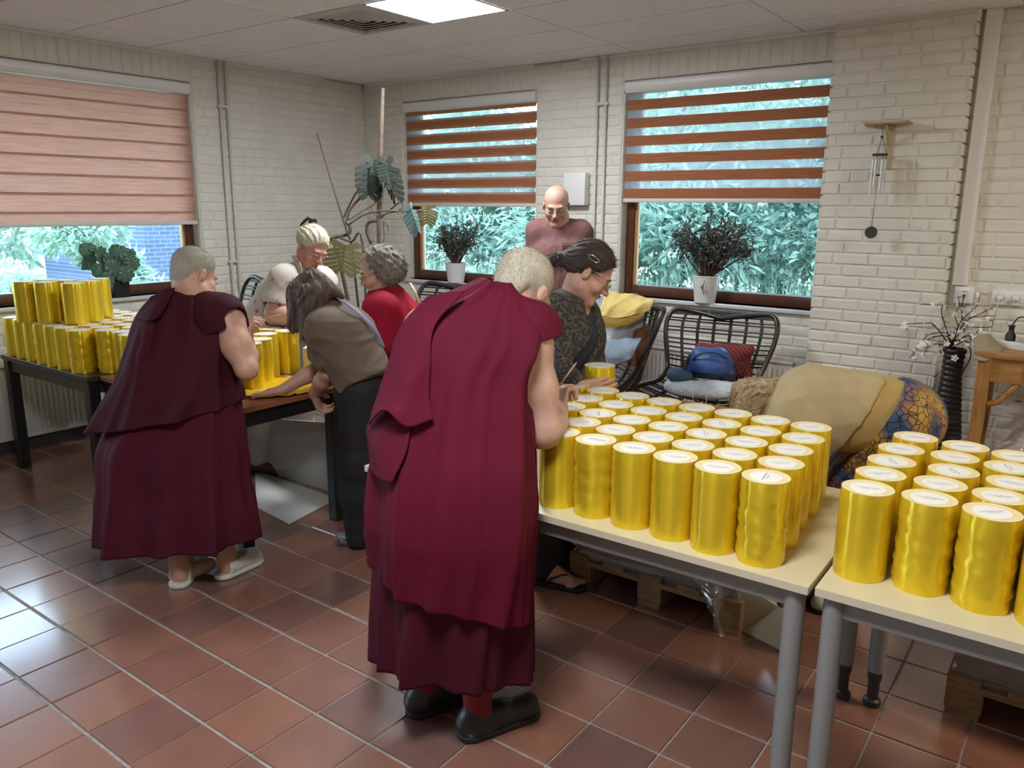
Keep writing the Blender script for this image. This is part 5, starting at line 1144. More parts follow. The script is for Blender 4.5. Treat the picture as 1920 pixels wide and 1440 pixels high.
ck.box(hd.w(0, -.11, .14), (.045, .02, .012), hd.ax); ck.build('hair_clip', mat('black_clip', (.01, .01, .014), .3), p, smooth=.8)
patch('collar', [[(546, 478, 4.70), (554, 480, 4.67)], [(552, 492, 4.665), (564, 496, 4.62)], [(556, 508, 4.66), (566, 520, 4.62)]], 10, 14, m_floral, p, amp=.004, fr=18)

# --- man in the dusty pink T-shirt
base = at(1050, 800, 5.550)*A(1, 1, 0)
J = dict(pe=at(1050, 600, 5.580), ch=at(1049, 478, 5.560), nk=at(1050, 416, 5.550), hd=at(1043, 386, 5.500), sr=at(1010, 434, 5.560), sl=at(1088, 436, 5.560), er=at(1000, 520, 5.600), el=at(1100, 520, 5.600))
hd = Head(J['hd'], -.12*RH-.93*FH-.35*UP, UP, 1.0); F = Field(.010); hd.build(F, J['nk']-.02*FH, nr=.060); torso(F, J['pe'], J['ch'], J['nk']-.05*UP, J['sl'], J['sr'], wd=.95)
wr, wl = at(1005, 590, 5.450), at(1092, 590, 5.450); limb(F, J['sr'], J['er'], wr, (.055, .046, .03)); limb(F, J['sl'], J['el'], wl, (.055, .046, .03)); hand(F, wr, unit(-UP*.6-.6*FH), RH, 1); hand(F, wl, unit(-UP*.6-.6*FH), -RH, -1)
legs(F, [J['pe']-.09*RH, J['pe']+.09*RH], [fz(J['pe']-.09*RH, .50), fz(J['pe']+.09*RH, .50)], [fz(J['pe']-.1*RH, .08), fz(J['pe']+.1*RH, .08)]); p = field_obj(F, 'person', [m_skin, m_lip], base=base, paint=hd.paint); tag(p, 'bald man with glasses in a dusty pink T-shirt, facing the camera', 'person', 'people working at the tables')
hd.details(p, mat('brown_brow', (.16, .09, .06), .8), m_gframe)
m_pink = mat('dusty_pink_jersey', (.185, .085, .082), .88, var=.08, vscale=40, bump=.1, bscale=250)
tee(p, J, m_pink, hem=fz(J['pe'], .93), hemn=-UP, wd=1.10, sl=.58, slr=.072, cr=(.013, 15, 51), infl=.016, necks=.074)
F = Field(.010); legs(F, [J['pe']-.09*RH, J['pe']+.09*RH], [fz(J['pe']-.09*RH, .50), fz(J['pe']+.09*RH, .50)], [fz(J['pe']-.1*RH, .10), fz(J['pe']+.1*RH, .10)], (.118, .085, .075), .05); F.cap(J['pe']-.07*RH, J['pe']+.07*RH, .125, k=.05); field_obj(F, 'trousers', mat('blue_jeans', (.06, .08, .14), .85), p)
for s_ in (-1, 1): q = fz(J['pe']+s_*.1*RH, 0); shoe(p, 'shoe', m_leather, m_sole, q+.08*FH, q-.18*FH, .065, .045)
b1 = MB(); b1.grid([[at(x, y, 5.145-.140-(.004 if j else 0)) for x in (1054, 1064, 1074)] for j, y in enumerate((455, 460, 480))]); 
b1.build('chest_pocket', m_pink, p, solid=.003)

# --- woman in the black cardigan
base = at(1040, 1085, 3.34)*A(1, 1, 0)
J = dict(pe=at(1040, 745, 3.46), ch=at(1064, 632, 3.40), nk=at(1072, 566, 3.38), hd=at(1106, 512, 3.34), sr=at(1040, 592, 3.27), sl=at(1084, 592, 3.54), er=at(1046, 690, 3.22), el=at(1108, 668, 3.52))
hd = Head(J['hd'], .80*RH-.12*FH-.52*UP, UP+.55*RH, .95); F = Field(.009); hd.build(F, J['nk'], nr=.054); torso(F, J['pe'], J['ch'], J['nk'], J['sl'], J['sr'], wd=.9)
wr, wl = at(1086, 726, 3.12), at(1121, 700, 3.40); limb(F, J['sr'], J['er'], wr, (.05, .043, .029)); limb(F, J['sl'], J['el'], wl, (.05, .043, .029))
hand(F, wr, unit(RH*1.0+.1*FH+.02*UP), unit(FH*.9+.2*UP), 1, .93, (.35, .35, .38, .4), .25); hand(F, wl, unit(-.1*RH-.75*FH-.3*UP), unit(-.8*RH-.3*FH), -1, .93, (.5, .5, .55, .6), .3)
hips = [at(1035, 770, 3.38), at(1060, 770, 3.55)]; kns = [at(1025, 920, 3.33), at(1062, 910, 3.52)]; ans = [at(1018, 1060, 3.32), at(1062, 1030, 3.50)]
legs(F, hips, kns, ans)
ff = [(ans[0]*A(1, 1, 0), unit(RH*.8-.35*FH)), (ans[1]*A(1, 1, 0), unit(RH*.8-.3*FH))]
for q, d in ff:
    F.chain([q+UP*.07, q+d*.05+UP*.055, q+d*.125+UP*.032], [.038, .036, .030], .02); F.fine.append((q+d*.1+UP*.03, .10, .0045)); l = np.cross(UP, d)
    for j in range(5): a = q+d*.13+l*(.03-.015*j)+UP*.026; F.cap(a, a+d*(.048-.006*j if j else .052), .0115 if j else .015, .009 if j else .013, .004)
p = field_obj(F, 'person', [m_skin2, m_lip], base=base, paint=hd.paint); tag(p, 'woman in a black patterned cardigan and flip-flops holding up a satin roll', 'person', 'people working at the tables')
hd.details(p, mat('dark_brow', (.08, .05, .035), .8), m_gthin)
def cardimat():
    m = bpy.data.materials.new('black_patterned_knit'); m.use_nodes = True; t = m.node_tree; n = t.nodes; L = t.links; pr = n['Principled BSDF']; pr.inputs['Roughness'].default_value = .85
    tc = n.new('ShaderNodeTexCoord'); mp = n.new('ShaderNodeMapping'); mp.inputs['Rotation'].default_value = (.5, .8, .785); mp.inputs['Scale'].default_value = (1, 1, 1); L.new(tc.outputs['Object'], mp.inputs[0]); v = n.new('ShaderNodeTexVoronoi'); v.inputs['Scale'].default_value = 75; v.feature = 'F1'; v.distance = 'MANHATTAN'; L.new(mp.outputs[0], v.inputs[0])
    r = n.new('ShaderNodeValToRGB'); e = r.color_ramp.elements; e[0].position = .12; e[0].color = (.22, .19, .16, 1); e[1].position = .30; e[1].color = (.018, .016, .016, 1); q = e.new(.75); q.color = (.02, .018, .018, 1); q = e.new(.9); q.color = (.09, .075, .065, 1); L.new(v.outputs['Distance'], r.inputs[0]); L.new(r.outputs[0], pr.inputs['Base Color']); return m
m_cardi = cardimat()
def gap(F): pass
F = Field(.007); torso(F, J['pe']-.04*UP, J['ch'], J['nk'], J['sl'], J['sr'], .024, 1.02)
for s_, e_, w_ in (('sl', 'el', wl), ('sr', 'er', wr)): F.cap(J[s_], J[e_], .066, .058, .03); F.cap(J[e_], J[e_]*.25+w_*.75, .058, .048, .02)
F.post.append(creases(.012, 17, 61)); cfw = unit(.8*RH-.55*FH); c0 = J['ch']+cfw*.16
F.cap(c0+.05*UP+.02*RH, at(1062, 720, 3.22)+cfw*.02, .048, .062, .006, 's'); F.cap(J['nk'], J['hd'], .058, .075, .01, 's'); F.cap(J['nk']+cfw*.05, c0, .05, .05, .01, 's'); F.cut(at(1050, 790, 3.4), -UP); field_obj(F, 'cardigan', m_cardi, p)
F = Field(.008); torso(F, J['pe'], J['ch'], J['nk']-.03*UP, J['sl'], J['sr'], .012, .98); F.cap(J['nk'], J['hd'], .060, .075, .01, 's'); F.cap(J['nk']+cfw*.06+.02*UP, J['nk']+cfw*.12-.03*UP, .05, .04, .01, 's'); F.cut(at(1050, 770, 3.4), -UP); field_obj(F, 'top', mat('navy_top', (.022, .026, .045), .85), p)
F = Field(.009); legs(F, hips, kns, ans, (.118, .088, .066), .05); F.cap(hips[0]+.02*UP, hips[1]+.02*UP, .118, k=.05); F.post.append(creases(.008, 14, 7)); field_obj(F, 'trousers', m_blk, p)
for q, d in ff:
    F = Field(.005); F.cap(q-d*.045+UP*.010, q+d*.165+UP*.010, .040, .044, .01); F.cut(q+UP*.020, UP); F.cut(q+UP*.001, -UP); o = field_obj(F, 'flip_flop', m_sole, p); l = np.cross(UP, d)
    b1 = MB()
    for s_ in (-1, 1): b1.tube(spline([q+d*.148+l*.016+UP*.02, q+d*.12+l*(.012+s_*.018)+UP*.062, q+d*.06+l*s_*.042+UP*.05, q+d*.03+l*s_*.040+UP*.018], 12), .006, 6)
    b1.build('thong_strap', m_sole, o, smooth=True)
m_dkhair = hairmat('dark_brown_hair', (.022, .014, .010), (.085, .052, .036), scale=(8, .7, 1), rough=.38)
def ex(F): F.cap(hd.w(0, -.10, .01), hd.w(0, -.155, -.03), .035, .026, .03); F.cap(hd.w(0, -.155, -.03), hd.w(-.01, -.21, -.10), .024, .015, .02)
hair(hd, 'hair', m_dkhair, p, [((0, -.022, .050), (.082, .104, .092)), ((0, -.07, .02), (.070, .06, .07))], cuts=[((0, .072, .078), (0, .80, -.60)), ((0, -.02, -.045), (0, .75, -.75))], amp=.0025, nst=44, pole=(0, -.13, 0), axis=(0, -1, -.1), extra=ex)
b1 = MB(); n_ = 14; b1.tube([hd.w(.088+.004*sin(q*2*pi/n_), -.02+.026*cos(q*2*pi/n_), .062+.010*sin(q*2*pi/n_)) for q in range(n_)], .0022, 5, closed=True); b1.build('hair_slide', m_alu, p, smooth=True)
b1 = MB()
for k in range(5): b1.ball(hd.w(.03*cos(k*1.3), -.150+.012*sin(k*2.1), -.022+.03*sin(k*1.3)), .013*(.7+.3*(k % 2)), 8, 6)
b1.build('hair_tie', m_foot, p, smooth=True)
for k, (x, y) in enumerate([(1099, 600), (1101, 622), (1097, 650), (1094, 672)]): MB().ball(at(x, y, 3.38), .0075, 8, 6).build('button', mat('wood_button', (.35, .25, .15), .4), p)

# --- woman bending down in the beige top
base = at(1590, 1150, 2.95)*A(1, 1, 0); base = atz(1570, 1148, 0)
J = dict(pe=at(1688, 782, 2.96), ch=at(1520, 765, 3.06), nk=at(1462, 775, 3.10), hd=at(1432, 768, 3.13), sl=at(1490, 800, 2.93), sr=at(1496, 775, 3.24), el=at(1478, 905, 2.98), er=at(1470, 880, 3.28))
hd = Head(J['hd'], -.35*RH-.85*UP-.1*FH, -.9*RH+.35*UP, .93); F = Field(.010); hd.build(F, J['nk'], nr=.05); torso(F, J['pe'], J['ch'], J['nk'], J['sl'], J['sr'], wd=.9)
wl, wr = at(1440, 985, 3.02), at(1430, 960, 3.25); limb(F, J['sl'], J['el'], wl, (.052, .043, .028)); limb(F, J['sr'], J['er'], wr, (.05, .042, .028)); hand(F, wl, unit(-.3*RH-.9*UP), FH, 1, .92); hand(F, wr, unit(-.3*RH-.9*UP), -FH, -1, .92)
ft = [atz(1500, 1140, 0)+.06*FH, atz(1585, 1150, 0)+.06*FH]
hips = [at(1672, 805, 2.88), at(1690, 800, 3.06)]; kns = [fz(ft[0]+.10*RH, .47)+.02*FH, fz(ft[1]+.10*RH, .47)+.04*FH]; ans = [fz(q, .08) for q in ft]
hips = [hips[0], hips[1]]; legs(F, hips, kns, ans)
p = field_obj(F, 'person', [m_skin2, m_lip], base=base, paint=hd.paint); tag(p, 'blonde woman in a beige top and colourful trousers bending down behind the tables', 'person', 'people working at the tables')
m_beige = mat('beige_knit', (.40, .31, .165), .9, var=.06, vscale=20, bump=.15, bscale=260); m_beige2 = mat('beige_undershirt', (.40, .26, .085), .9, bump=.1, bscale=260)
ax_ = unit(J['ch']-J['pe'])
F = Field(.007); torso(F, J['pe'], J['ch'], J['nk'], J['sl'], J['sr'], .034, 1.08, k=.06); F.cap(J['sl'], J['sl']*.2+J['el']*.8, .078, .075, .04); F.cap(J['sr'], J['sr']*.2+J['er']*.8, .078, .075, .04)
F.cap(at(1560, 800, 2.98), at(1590, 850, 2.98), .12, .06, .06); F.cap(at(1500, 805, 3.0), at(1540, 850, 3.0), .12, .10, .06)
F.post.append(creases(.016, 13, 71, dirs=[ax_+.4*UP, UP+.3*RH])); F.cut(at(1622, 745, 3.0), unit(-ax_*.85-.45*UP)); F.cap(J['nk'], J['hd'], .055, .07, .01, 's'); field_obj(F, 'top', m_beige, p)
F = Field(.007); torso(F, J['pe'], J['ch'], J['nk'], J['sl'], J['sr'], .022, 1.06, k=.06); F.post.append(creases(.006, 14, 72)); F.cut(at(1670, 745, 3.0), unit(-ax_*.85-.42*UP)); F.cut(at(1580, 745, 3.0), unit(ax_)); field_obj(F, 'undershirt', m_beige2, p)
def patt():
    m = bpy.data.materials.new('cracked_blue_yellow_print'); m.use_nodes = True; t = m.node_tree; n = t.nodes; L = t.links; pr = n['Principled BSDF']; pr.inputs['Roughness'].default_value = .7
    tc = n.new('ShaderNodeTexCoord'); v = n.new('ShaderNodeTexVoronoi'); v.feature = 'DISTANCE_TO_EDGE'; v.inputs['Scale'].default_value = 36; L.new(tc.outputs['Object'], v.inputs[0]); ns = n.new('ShaderNodeTexNoise'); ns.inputs['Scale'].default_value = 6.5; ns.inputs['Detail'].default_value = 1; L.new(tc.outputs['Object'], ns.inputs[0])
    r = n.new('ShaderNodeValToRGB'); e = r.color_ramp.elements; e[0].position = .40; e[0].color = (.025, .055, .13, 1); e[1].position = .68; e[1].color = (.42, .24, .03, 1); q = e.new(.45); q.color = (.10, .11, .17, 1); q = e.new(.50); q.color = (.20, .08, .08, 1); q = e.new(.56); q.color = (.33, .20, .04, 1)
    L.new(ns.outputs[0], r.inputs[0]); r2 = n.new('ShaderNodeValToRGB'); r2.color_ramp.elements[0].position = .02; r2.color_ramp.elements[0].color = (.06, .05, .05, 1); r2.color_ramp.elements[1].position = .09; L.new(v.outputs['Distance'], r2.inputs[0])
    mx = n.new('ShaderNodeMix'); mx.data_type = 'RGBA'; mx.blend_type = 'MULTIPLY'; mx.inputs[0].default_value = 1; L.new(r.outputs[0], mx.inputs[6]); L.new(r2.outputs[0], mx.inputs[7]); L.new(mx.outputs[2], pr.inputs['Base Color']); return m
F = Field(.008); legs(F, hips, kns, ans, (.135, .10, .075), .06); F.cap(hips[0]+.05*UP, hips[1]+.05*UP, .135, k=.06); F.cap(at(1660, 775, 2.93), at(1690, 775, 3.0), .135, .125, .06); F.cap(at(1712, 790, 2.93), at(1715, 785, 3.03), .105, .105, .05); F.post.append(creases(.008, 12, 8)); F.cut(at(1660, 745, 3.0), unit(ax_*.85+.42*UP)); field_obj(F, 'trousers', patt(), p)
shoe(p, 'shoe', m_leather, m_sole, ft[0]+.09*RH, ft[0]-.15*RH-.05*FH, .06, .043); shoe(p, 'shoe', mat('white_sneaker', (.6, .6, .58), .5), m_sole, ft[1]+.09*RH, ft[1]-.15*RH-.05*FH, .06, .043)
m_blond = hairmat('blonde_hair', (.24, .145, .055), (.56, .42, .22), scale=(8, 1, 1), rough=.42)
def ex(F):
    for (a, b_, r0, r1) in (((1410, 735, 3.08), (1388, 775, 3.06), .045, .03), ((1430, 735, 3.05), (1415, 785, 3.04), .045, .025), ((1450, 735, 3.04), (1440, 780, 3.04), .045, .022), ((1395, 735, 3.15), (1385, 770, 3.15), .05, .03), ((1465, 728, 3.08), (1500, 740, 3.06), .045, .02)): F.cap(at(*a), at(*b_), r0, r1, .03)
hair(hd, 'hair', m_blond, p, [((0, -.02, .05), (.088, .106, .092)), ((0, -.07, .0), (.075, .05, .07))], amp=.004, nst=40, pole=(0, -.06, .12), axis=hd.ax @ unit(UP+.7*RH), extra=ex, jitter=1.6)
# ------------------------------------------------------------------ garden outside the windows
def leafmat(name, cols, tr=.35, rough=.45):
    m = bpy.data.materials.new(name); m.use_nodes = True; t = m.node_tree; n = t.nodes; L = t.links; p = n['Principled BSDF']; p.inputs['Roughness'].default_value = rough
    g = n.new('ShaderNodeNewGeometry'); r = n.new('ShaderNodeValToRGB'); L.new(g.outputs['Random Per Island'], r.inputs[0])
    r.color_ramp.elements[0].color = (*cols[0], 1); r.color_ramp.elements[1].color = (*cols[-1], 1)
    for i, c in enumerate(cols[1:-1]): e = r.color_ramp.elements.new((i+1)/(len(cols)-1)); e.color = (*c, 1)
    L.new(r.outputs[0], p.inputs['Base Color']); tl_ = n.new('ShaderNodeBsdfTranslucent'); L.new(r.outputs[0], tl_.inputs[0]); mx = n.new('ShaderNodeMixShader'); mx.inputs[0].default_value = tr
    L.new(p.outputs[0], mx.inputs[1]); L.new(tl_.outputs[0], mx.inputs[2]); L.new(mx.outputs[0], n['Material Output'].inputs[0]); return m
m_leafA = leafmat('bush_leaf', [(.24, .38, .29), (.37, .52, .42), (.50, .63, .54)])
m_leafB = leafmat('pale_leaf', [(.26, .42, .31), (.40, .55, .43), (.52, .66, .56)])
m_leafC = leafmat('dark_leaf', [(.14, .24, .18), (.25, .38, .30), (.38, .51, .43)])
m_grass = leafmat('tall_grass_blade', [(.30, .46, .34), (.46, .58, .44), (.60, .66, .52)])
m_flow = mat('white_flower', (.85, .87, .85), .6); m_lilac = mat('lilac_flower', (.42, .36, .75), .6)
def leaves(b1, P, N, ln, wd, rs, bend=.25):
    """a bent two-facet leaf at each point P pointing along N"""
    k = len(P); N = N/np.maximum(np.linalg.norm(N, axis=1, keepdims=True), 1e-9); S = np.cross(N, rs.randn(k, 3)); S /= np.maximum(np.linalg.norm(S, axis=1, keepdims=True), 1e-9); U = np.cross(S, N)
    l = (ln*(.6+.8*rs.rand(k)))[:, None]; w_ = (wd*(.7+.6*rs.rand(k)))[:, None]
    V = np.stack([P, P+N*l*.5+S*w_*.5+U*l*bend*.4, P+N*l, P+N*l*.5-S*w_*.5+U*l*bend*.4], 1).reshape(-1, 3)
    F = np.arange(4*k).reshape(k, 4); b1.add(V, np.concatenate([F[:, [0, 1, 2]], F[:, [0, 2, 3]]]).tolist())
def bush(name, label, c, rad, n, ln, wd, m, seed, cat='bush', flowers=None, trunk=None, group=None):
    rs = np.random.RandomState(seed); c = np.array(c, float)
    t = thing(name, label, cat, c*A(1, 1, 0), group)
    nb = 26; bl = rs.randn(nb, 3); bl /= np.linalg.norm(bl, axis=1, keepdims=True); bl = c+bl*np.array(rad)*(.45+.4*rs.rand(nb, 1)); br = min(rad)*(.35+.25*rs.rand(nb))
    k = rs.randint(0, nb, n); d = rs.randn(n, 3); d /= np.linalg.norm(d, axis=1, keepdims=True)
    P = bl[k]+d*(br[k]*(.45+.62*rs.rand(n)))[:, None]; P[:, 2] = np.maximum(P[:, 2], .03)
    b1 = MB(); leaves(b1, P, d+A(0, 0, -.25)+.7*rs.randn(n, 3), ln, wd, rs); b1.build('foliage', m, t, kind='stuff')
    if name == 'hedge':  # solid balls added inside the leaves to shut out the bright sky behind
        cb = MB()
        for q, r_ in zip(bl, br): cb.ball(q, r_*.72, 9, 6)
        cb.build('added_core', m, t, smooth=True, kind='stuff')
    st = MB(); top = c+A(0, 0, rad[2]*.4)
    for j in range(7 if not trunk else 1):
        q = bl[j] if not trunk else c; st.tube(spline([c*A(1, 1, 0)+rs.randn(3)*A(.08, .08, 0)*(0 if trunk else 1), (c*A(1, 1, 0)+q)/2*A(1, 1, 1)+rs.randn(3)*.05, q], 8), np.linspace(trunk or .03, .012, 8), 6)
    if trunk:
        for j in range(9): st.tube(spline([c+A(0, 0, -rad[2]*.5), (c+bl[j])/2, bl[j]], 6), np.linspace(trunk*.6, .008, 6), 5)
    st.build('trunk' if trunk else 'stems', m_twigb, t, smooth=True)
    if flowers:
        fm, nf, fl = flowers; b2 = MB(); k = rs.randint(0, nb, nf)
        for j in k:
            dd = unit(rs.randn(3)+A(.2, -.6, .9)); q = bl[j]+dd*br[j]*1.05
            pts = q+dd*np.linspace(0, fl, 14)[:, None]+rs.randn(14, 3)*.012; leaves(b2, pts, rs.randn(14, 3), .035, .03, rs)
        b2.build('flowers', fm, t, kind='stuff')
    return t
m_twigb = mat('bark', (.14, .10, .075), .8)
m_soil = mat('garden_soil', (.16, .20, .12), .9, var=.3, vscale=2)
b1 = MB(); b1.box((-20.3, -3, -.30), (40.0, 80, .1)); b1.box((6, 7.2, -.30), (12.7, 13.6, .1)); b1.build('ground', m_soil, kind='structure')
G0 = -.25
bush('butterfly_bush', 'big green butterfly bush with lilac flowers outside the window nearest the corner', (-1.0, 3.6, 1.3), (1.9, 1.2, 1.9), 13000, .17, .05, m_leafA, 1, flowers=(m_lilac, 26, .16))
bush('butterfly_bush', 'leafy green bush filling the left half of the window beside the pier', (1.7, 3.8, 1.4), (1.7, 1.2, 1.9), 13000, .16, .05, m_leafA, 2, flowers=(m_flow, 10, .12))
bush('dense_bush', 'fine-leaved darker bush filling the right half of the window beside the pier', (3.9, 3.6, 1.5), (1.5, 1.1, 1.9), 20000, .085, .045, m_leafC, 3, flowers=(m_lilac, 10, .10))
bush('leafy_bush', 'pale green bush far behind the flowering bushes', (-4.0, 5.5, 1.6), (2.2, 1.4, 2.2), 6000, .18, .07, m_leafB, 4)
bush('tall_tree', 'tall bright tree seen through the blind gaps above the bushes', (.6, 8.5, 3.6), (4.6, 1.6, 2.8), 8000, .30, .12, m_leafB, 5, cat='tree', trunk=.16)
bush('tall_tree', 'tall bright tree behind the fine-leaved bush', (6.5, 7.8, 3.2), (3.0, 1.6, 2.9), 6000, .28, .11, m_leafA, 6, cat='tree', trunk=.15)
bush('hedge', 'broad green hedge behind the bushes outside the long wall', (3.2, 6.4, 1.7), (4.2, .9, 2.3), 14000, .16, .075, m_leafA, 16, cat='hedge')
def weeds(label, xs, ys, n, h0, h1, seed, flow):
    rs = np.random.RandomState(seed); b1 = MB(); P = np.stack([rs.uniform(*xs, n), rs.uniform(*ys, n), np.full(n, G0)], 1); h = rs.uniform(h0, h1, n); ln = rs.randn(n, 3)*.13
    Q = P+ln*A(1, 1, 0)+np.stack([0*h, 0*h, h], 1); M = (P+Q)/2-ln*A(.2, .2, 0); S = np.stack([rs.randn(n), rs.randn(n)*.4, 0*h], 1); S = S/np.linalg.norm(S, axis=1, keepdims=True)*.009
    V = np.stack([P-S, P+S, M+S, Q, M-S], 1).reshape(-1, 3); F = np.arange(5*n).reshape(n, 5); b1.add(V, np.concatenate([F[:, [0, 1, 2, 4]]]).tolist()+[tuple(q) for q in F[:, [4, 2, 3]]])
    k = rs.choice(n, n//2, replace=False); leaves(b1, P[k]+(Q-P)[k]*rs.uniform(.3, .95, (len(k), 1)), rs.randn(len(k), 3)+A(0, 0, .4), .10, .018, rs)
    o = b1.build('tall_grass', m_grass, kind='stuff'); tag(o, label, 'grass')
    if flow:
        b2 = MB()
        for j in rs.choice(n, flow, replace=False):
            c = P[j]*A(1, 1, 0)+A(0, 0, G0+h1*(.78+.3*rs.rand())); kk = 26; q = c+rs.randn(kk, 3)*A(.06, .06, .022); leaves(b2, q, rs.randn(kk, 3)+A(0, 0, 1), .028, .028, rs)
        o = b2.build('white_wildflowers', m_flow, kind='stuff'); tag(o, 'heads of white wildflowers above the ' + label.split(' ', 1)[1], 'flowers')
weeds('tall pale grass outside the two windows of the long wall', (-2.2, 4.6), (.8, 2.4), 5200, .7, 1.35, 1, 60)
weeds('tall pale grass of the garden beyond the left wall window', (-7.0, -1.0), (-3.6, 2.0), 4200, .3, .75, 2, 30)
bush('garden_tree', 'small pale tree with a thin trunk beyond the left wall window', tuple(ata(165, 425, 0, -4.2)), (.75, .75, .42), 2600, .11, .045, m_leafB, 7, cat='tree', trunk=.022)
bush('round_bush', 'low bush at the photo edge beyond the left wall window', tuple(ata(10, 500, 0, -3.2)*A(1, 1, 0)+A(0, 0, .35)), (.5, .5, .6), 3200, .12, .045, m_leafB, 8)
bush('round_bush', 'bush with pale plumes beside the grey brick building', tuple(ata(228, 470, 0, -7.0)*A(1, 1, 0)+A(0, 0, .25)), (.35, .42, .6), 2600, .22, .03, m_leafB, 9, flowers=(m_flow, 18, .3))
bush('background_tree', 'dark green trees at the back of the garden', (-15, 1.5, 2.2), (2.0, 5.5, 2.8), 7000, .28, .11, m_leafA, 10, cat='tree', trunk=.14)
bush('background_tree', 'green trees at the back of the garden behind the pergola', (-14, -7, 2.0), (2.0, 5.0, 2.4), 6000, .28, .11, m_leafB, 12, cat='tree', trunk=.14)
# grey brick building
m_gb = bpy.data.materials.new('grey_brickwork'); m_gb.use_nodes = True; t_ = m_gb.node_tree; nn = t_.nodes; tc = nn.new('ShaderNodeTexCoord'); mp = nn.new('ShaderNodeMapping'); mp.inputs['Location'].default_value = (0, 0, 0); sxb = nn.new('ShaderNodeSeparateXYZ'); cxb = nn.new('ShaderNodeCombineXYZ'); m_gb.node_tree.links.new(tc.outputs['Object'], sxb.inputs[0]); m_gb.node_tree.links.new(sxb.outputs['Y'], cxb.inputs['X']); m_gb.node_tree.links.new(sxb.outputs['Z'], cxb.inputs['Y']); br = nn.new('ShaderNodeTexBrick')
br.inputs['Scale'].default_value = 1.0; br.inputs['Brick Width'].default_value = .22; br.inputs['Row Height'].default_value = .075; br.inputs['Mortar Size'].default_value = .008
br.inputs['Color1'].default_value = (.075, .105, .18, 1); br.inputs['Color2'].default_value = (.11, .145, .225, 1); br.inputs['Mortar'].default_value = (.20, .235, .30, 1)
t_.links.new(cxb.outputs[0], mp.inputs[0]); t_.links.new(mp.outputs[0], br.inputs[0]); t_.links.new(br.outputs[0], nn['Principled BSDF'].inputs['Base Color']); nn['Principled BSDF'].inputs['Roughness'].default_value = .9
bx = ata(273, 470, 0, -8.0)
b1 = MB(); b1.box((-10.0, bx[1]+2.6, 1.6), (4.0, 5.2, 3.7)); o = b1.build('building', m_gb, None, base=(-10, bx[1]+2.6, -.25)); tag(o, 'grey-blue brick building beyond the left wall window', 'building')
# pergola and low fence far in the garden
m_post = mat('weathered_white_wood', (.26, .29, .36), .7); m_red = mat('red_brown_post', (.22, .10, .08), .7)
t = thing('garden_fence', 'low grey slatted fence behind the small pale tree', 'fence', (-9.5, -3.2, G0))
for k in range(4):
    z = .62+.11*k; MB().box((-9.5, -4.2, z), (.03, 5.5, .085)).build('slat', m_post, t)
for k in range(5): MB().box((-9.46, -6.6+1.25*k, .42), (.08, .08, 1.25)).build('post', m_post, t)
t = thing('pergola', 'pale timber pergola with posts at the back of the garden', 'pergola', (-11.5, .2, G0))
for k in range(4): MB().box((-11.5, -1.8+.75*k, 1.05), (.12, .12, 2.6)).build('post', m_post if k != 2 else m_red, t)
for k in range(3): MB().box((-11.5, -.7, 1.75+.28*k), (.10, 3.2, .07)).build('rail', m_post, t)
# ------------------------------------------------------------------ plants indoors
m_pot = mat('white_glazed_pot', (.70, .70, .70), .25); m_earth = mat('potting_soil', (.05, .035, .025), .95)
m_jade = leafmat('jade_leaf', [(.05, .075, .065), (.10, .14, .125), (.20, .25, .23)], .1, .25); m_jstem = mat('jade_stem', (.075, .045, .035), .7, var=.2, vscale=30)
def pot(c, r0, r1, h, t, m=None):
    b1 = MB(); b1.lathe(c, [(r0, 0), (r1, h-.012), (r1+.003, h-.010), (r1+.003, h), (r1-.005, h), (r1-.008, h-.02), (0, h-.02)], 32); b1.build('pot', m or m_pot, t, smooth=.7)
    b1 = MB(); b1.lathe(c, [(r1-.009, h-.021), (r1-.012, h-.016), (0, h-.012)], 24, cap=False); b1.build('soil', m_earth, t, smooth=True)
def jade(label, c, r0, r1, h, spread, height, seed, n):
    rs = np.random.RandomState(seed); c = np.array(c); t = thing('jade_plant', label, 'plant', c); pot(c, r0, r1, h, t)
    st, lf = MB(), MB(); tips = []
    for k in range(n):
        a = rs.rand()*2*pi; e = rs.rand()**.6; b_ = c+A(cos(a)*r1*.4*rs.rand(), sin(a)*r1*.4*rs.rand(), h-.02)
        tip = c+A(cos(a)*spread*e, sin(a)*spread*e*.55, h+height*(.42+.58*rs.rand())*(1-.35*e*e))
        mid = b_*.5+tip*.5+A(rs.randn()*.03, rs.randn()*.02, -.02+.05*e); P = spline([b_, mid, tip], 9); st.tube(P, np.linspace(.0085, .003, 9), 5)
        for j in (4, 5, 6, 7, 8):
            for q in range(1 if j < 6 else 2):
                d = unit(rs.randn(3)*A(1, .7, .8)+A(0, 0, .35)); e2 = P[j]+d*(.05+.06*rs.rand()); st.tube([P[j], (P[j]+e2)/2+rs.randn(3)*.006, e2], [.0035, .003, .002], 4)
                for z in range(6): p_ = P[j]*(1-z/5)+e2*z/5+rs.randn(3)*.008; tips.append((p_, unit(d+.9*rs.randn(3))))
    st.build('stems', m_jstem, t, smooth=True, kind='stuff')
    leaves(lf, np.array([q[0] for q in tips]), np.array([q[1] for q in tips]), .030, .017, rs, .3); lf.build('leaves', m_jade, t, kind='stuff')
    return t
q = ata(1321, 566, 1, .005); j1 = jade('big jade plant in a white pot on the sill beside the brick pier', (q[0], .005, ZS+.001), .075, .096, .195, .36, .47, 4, 40)
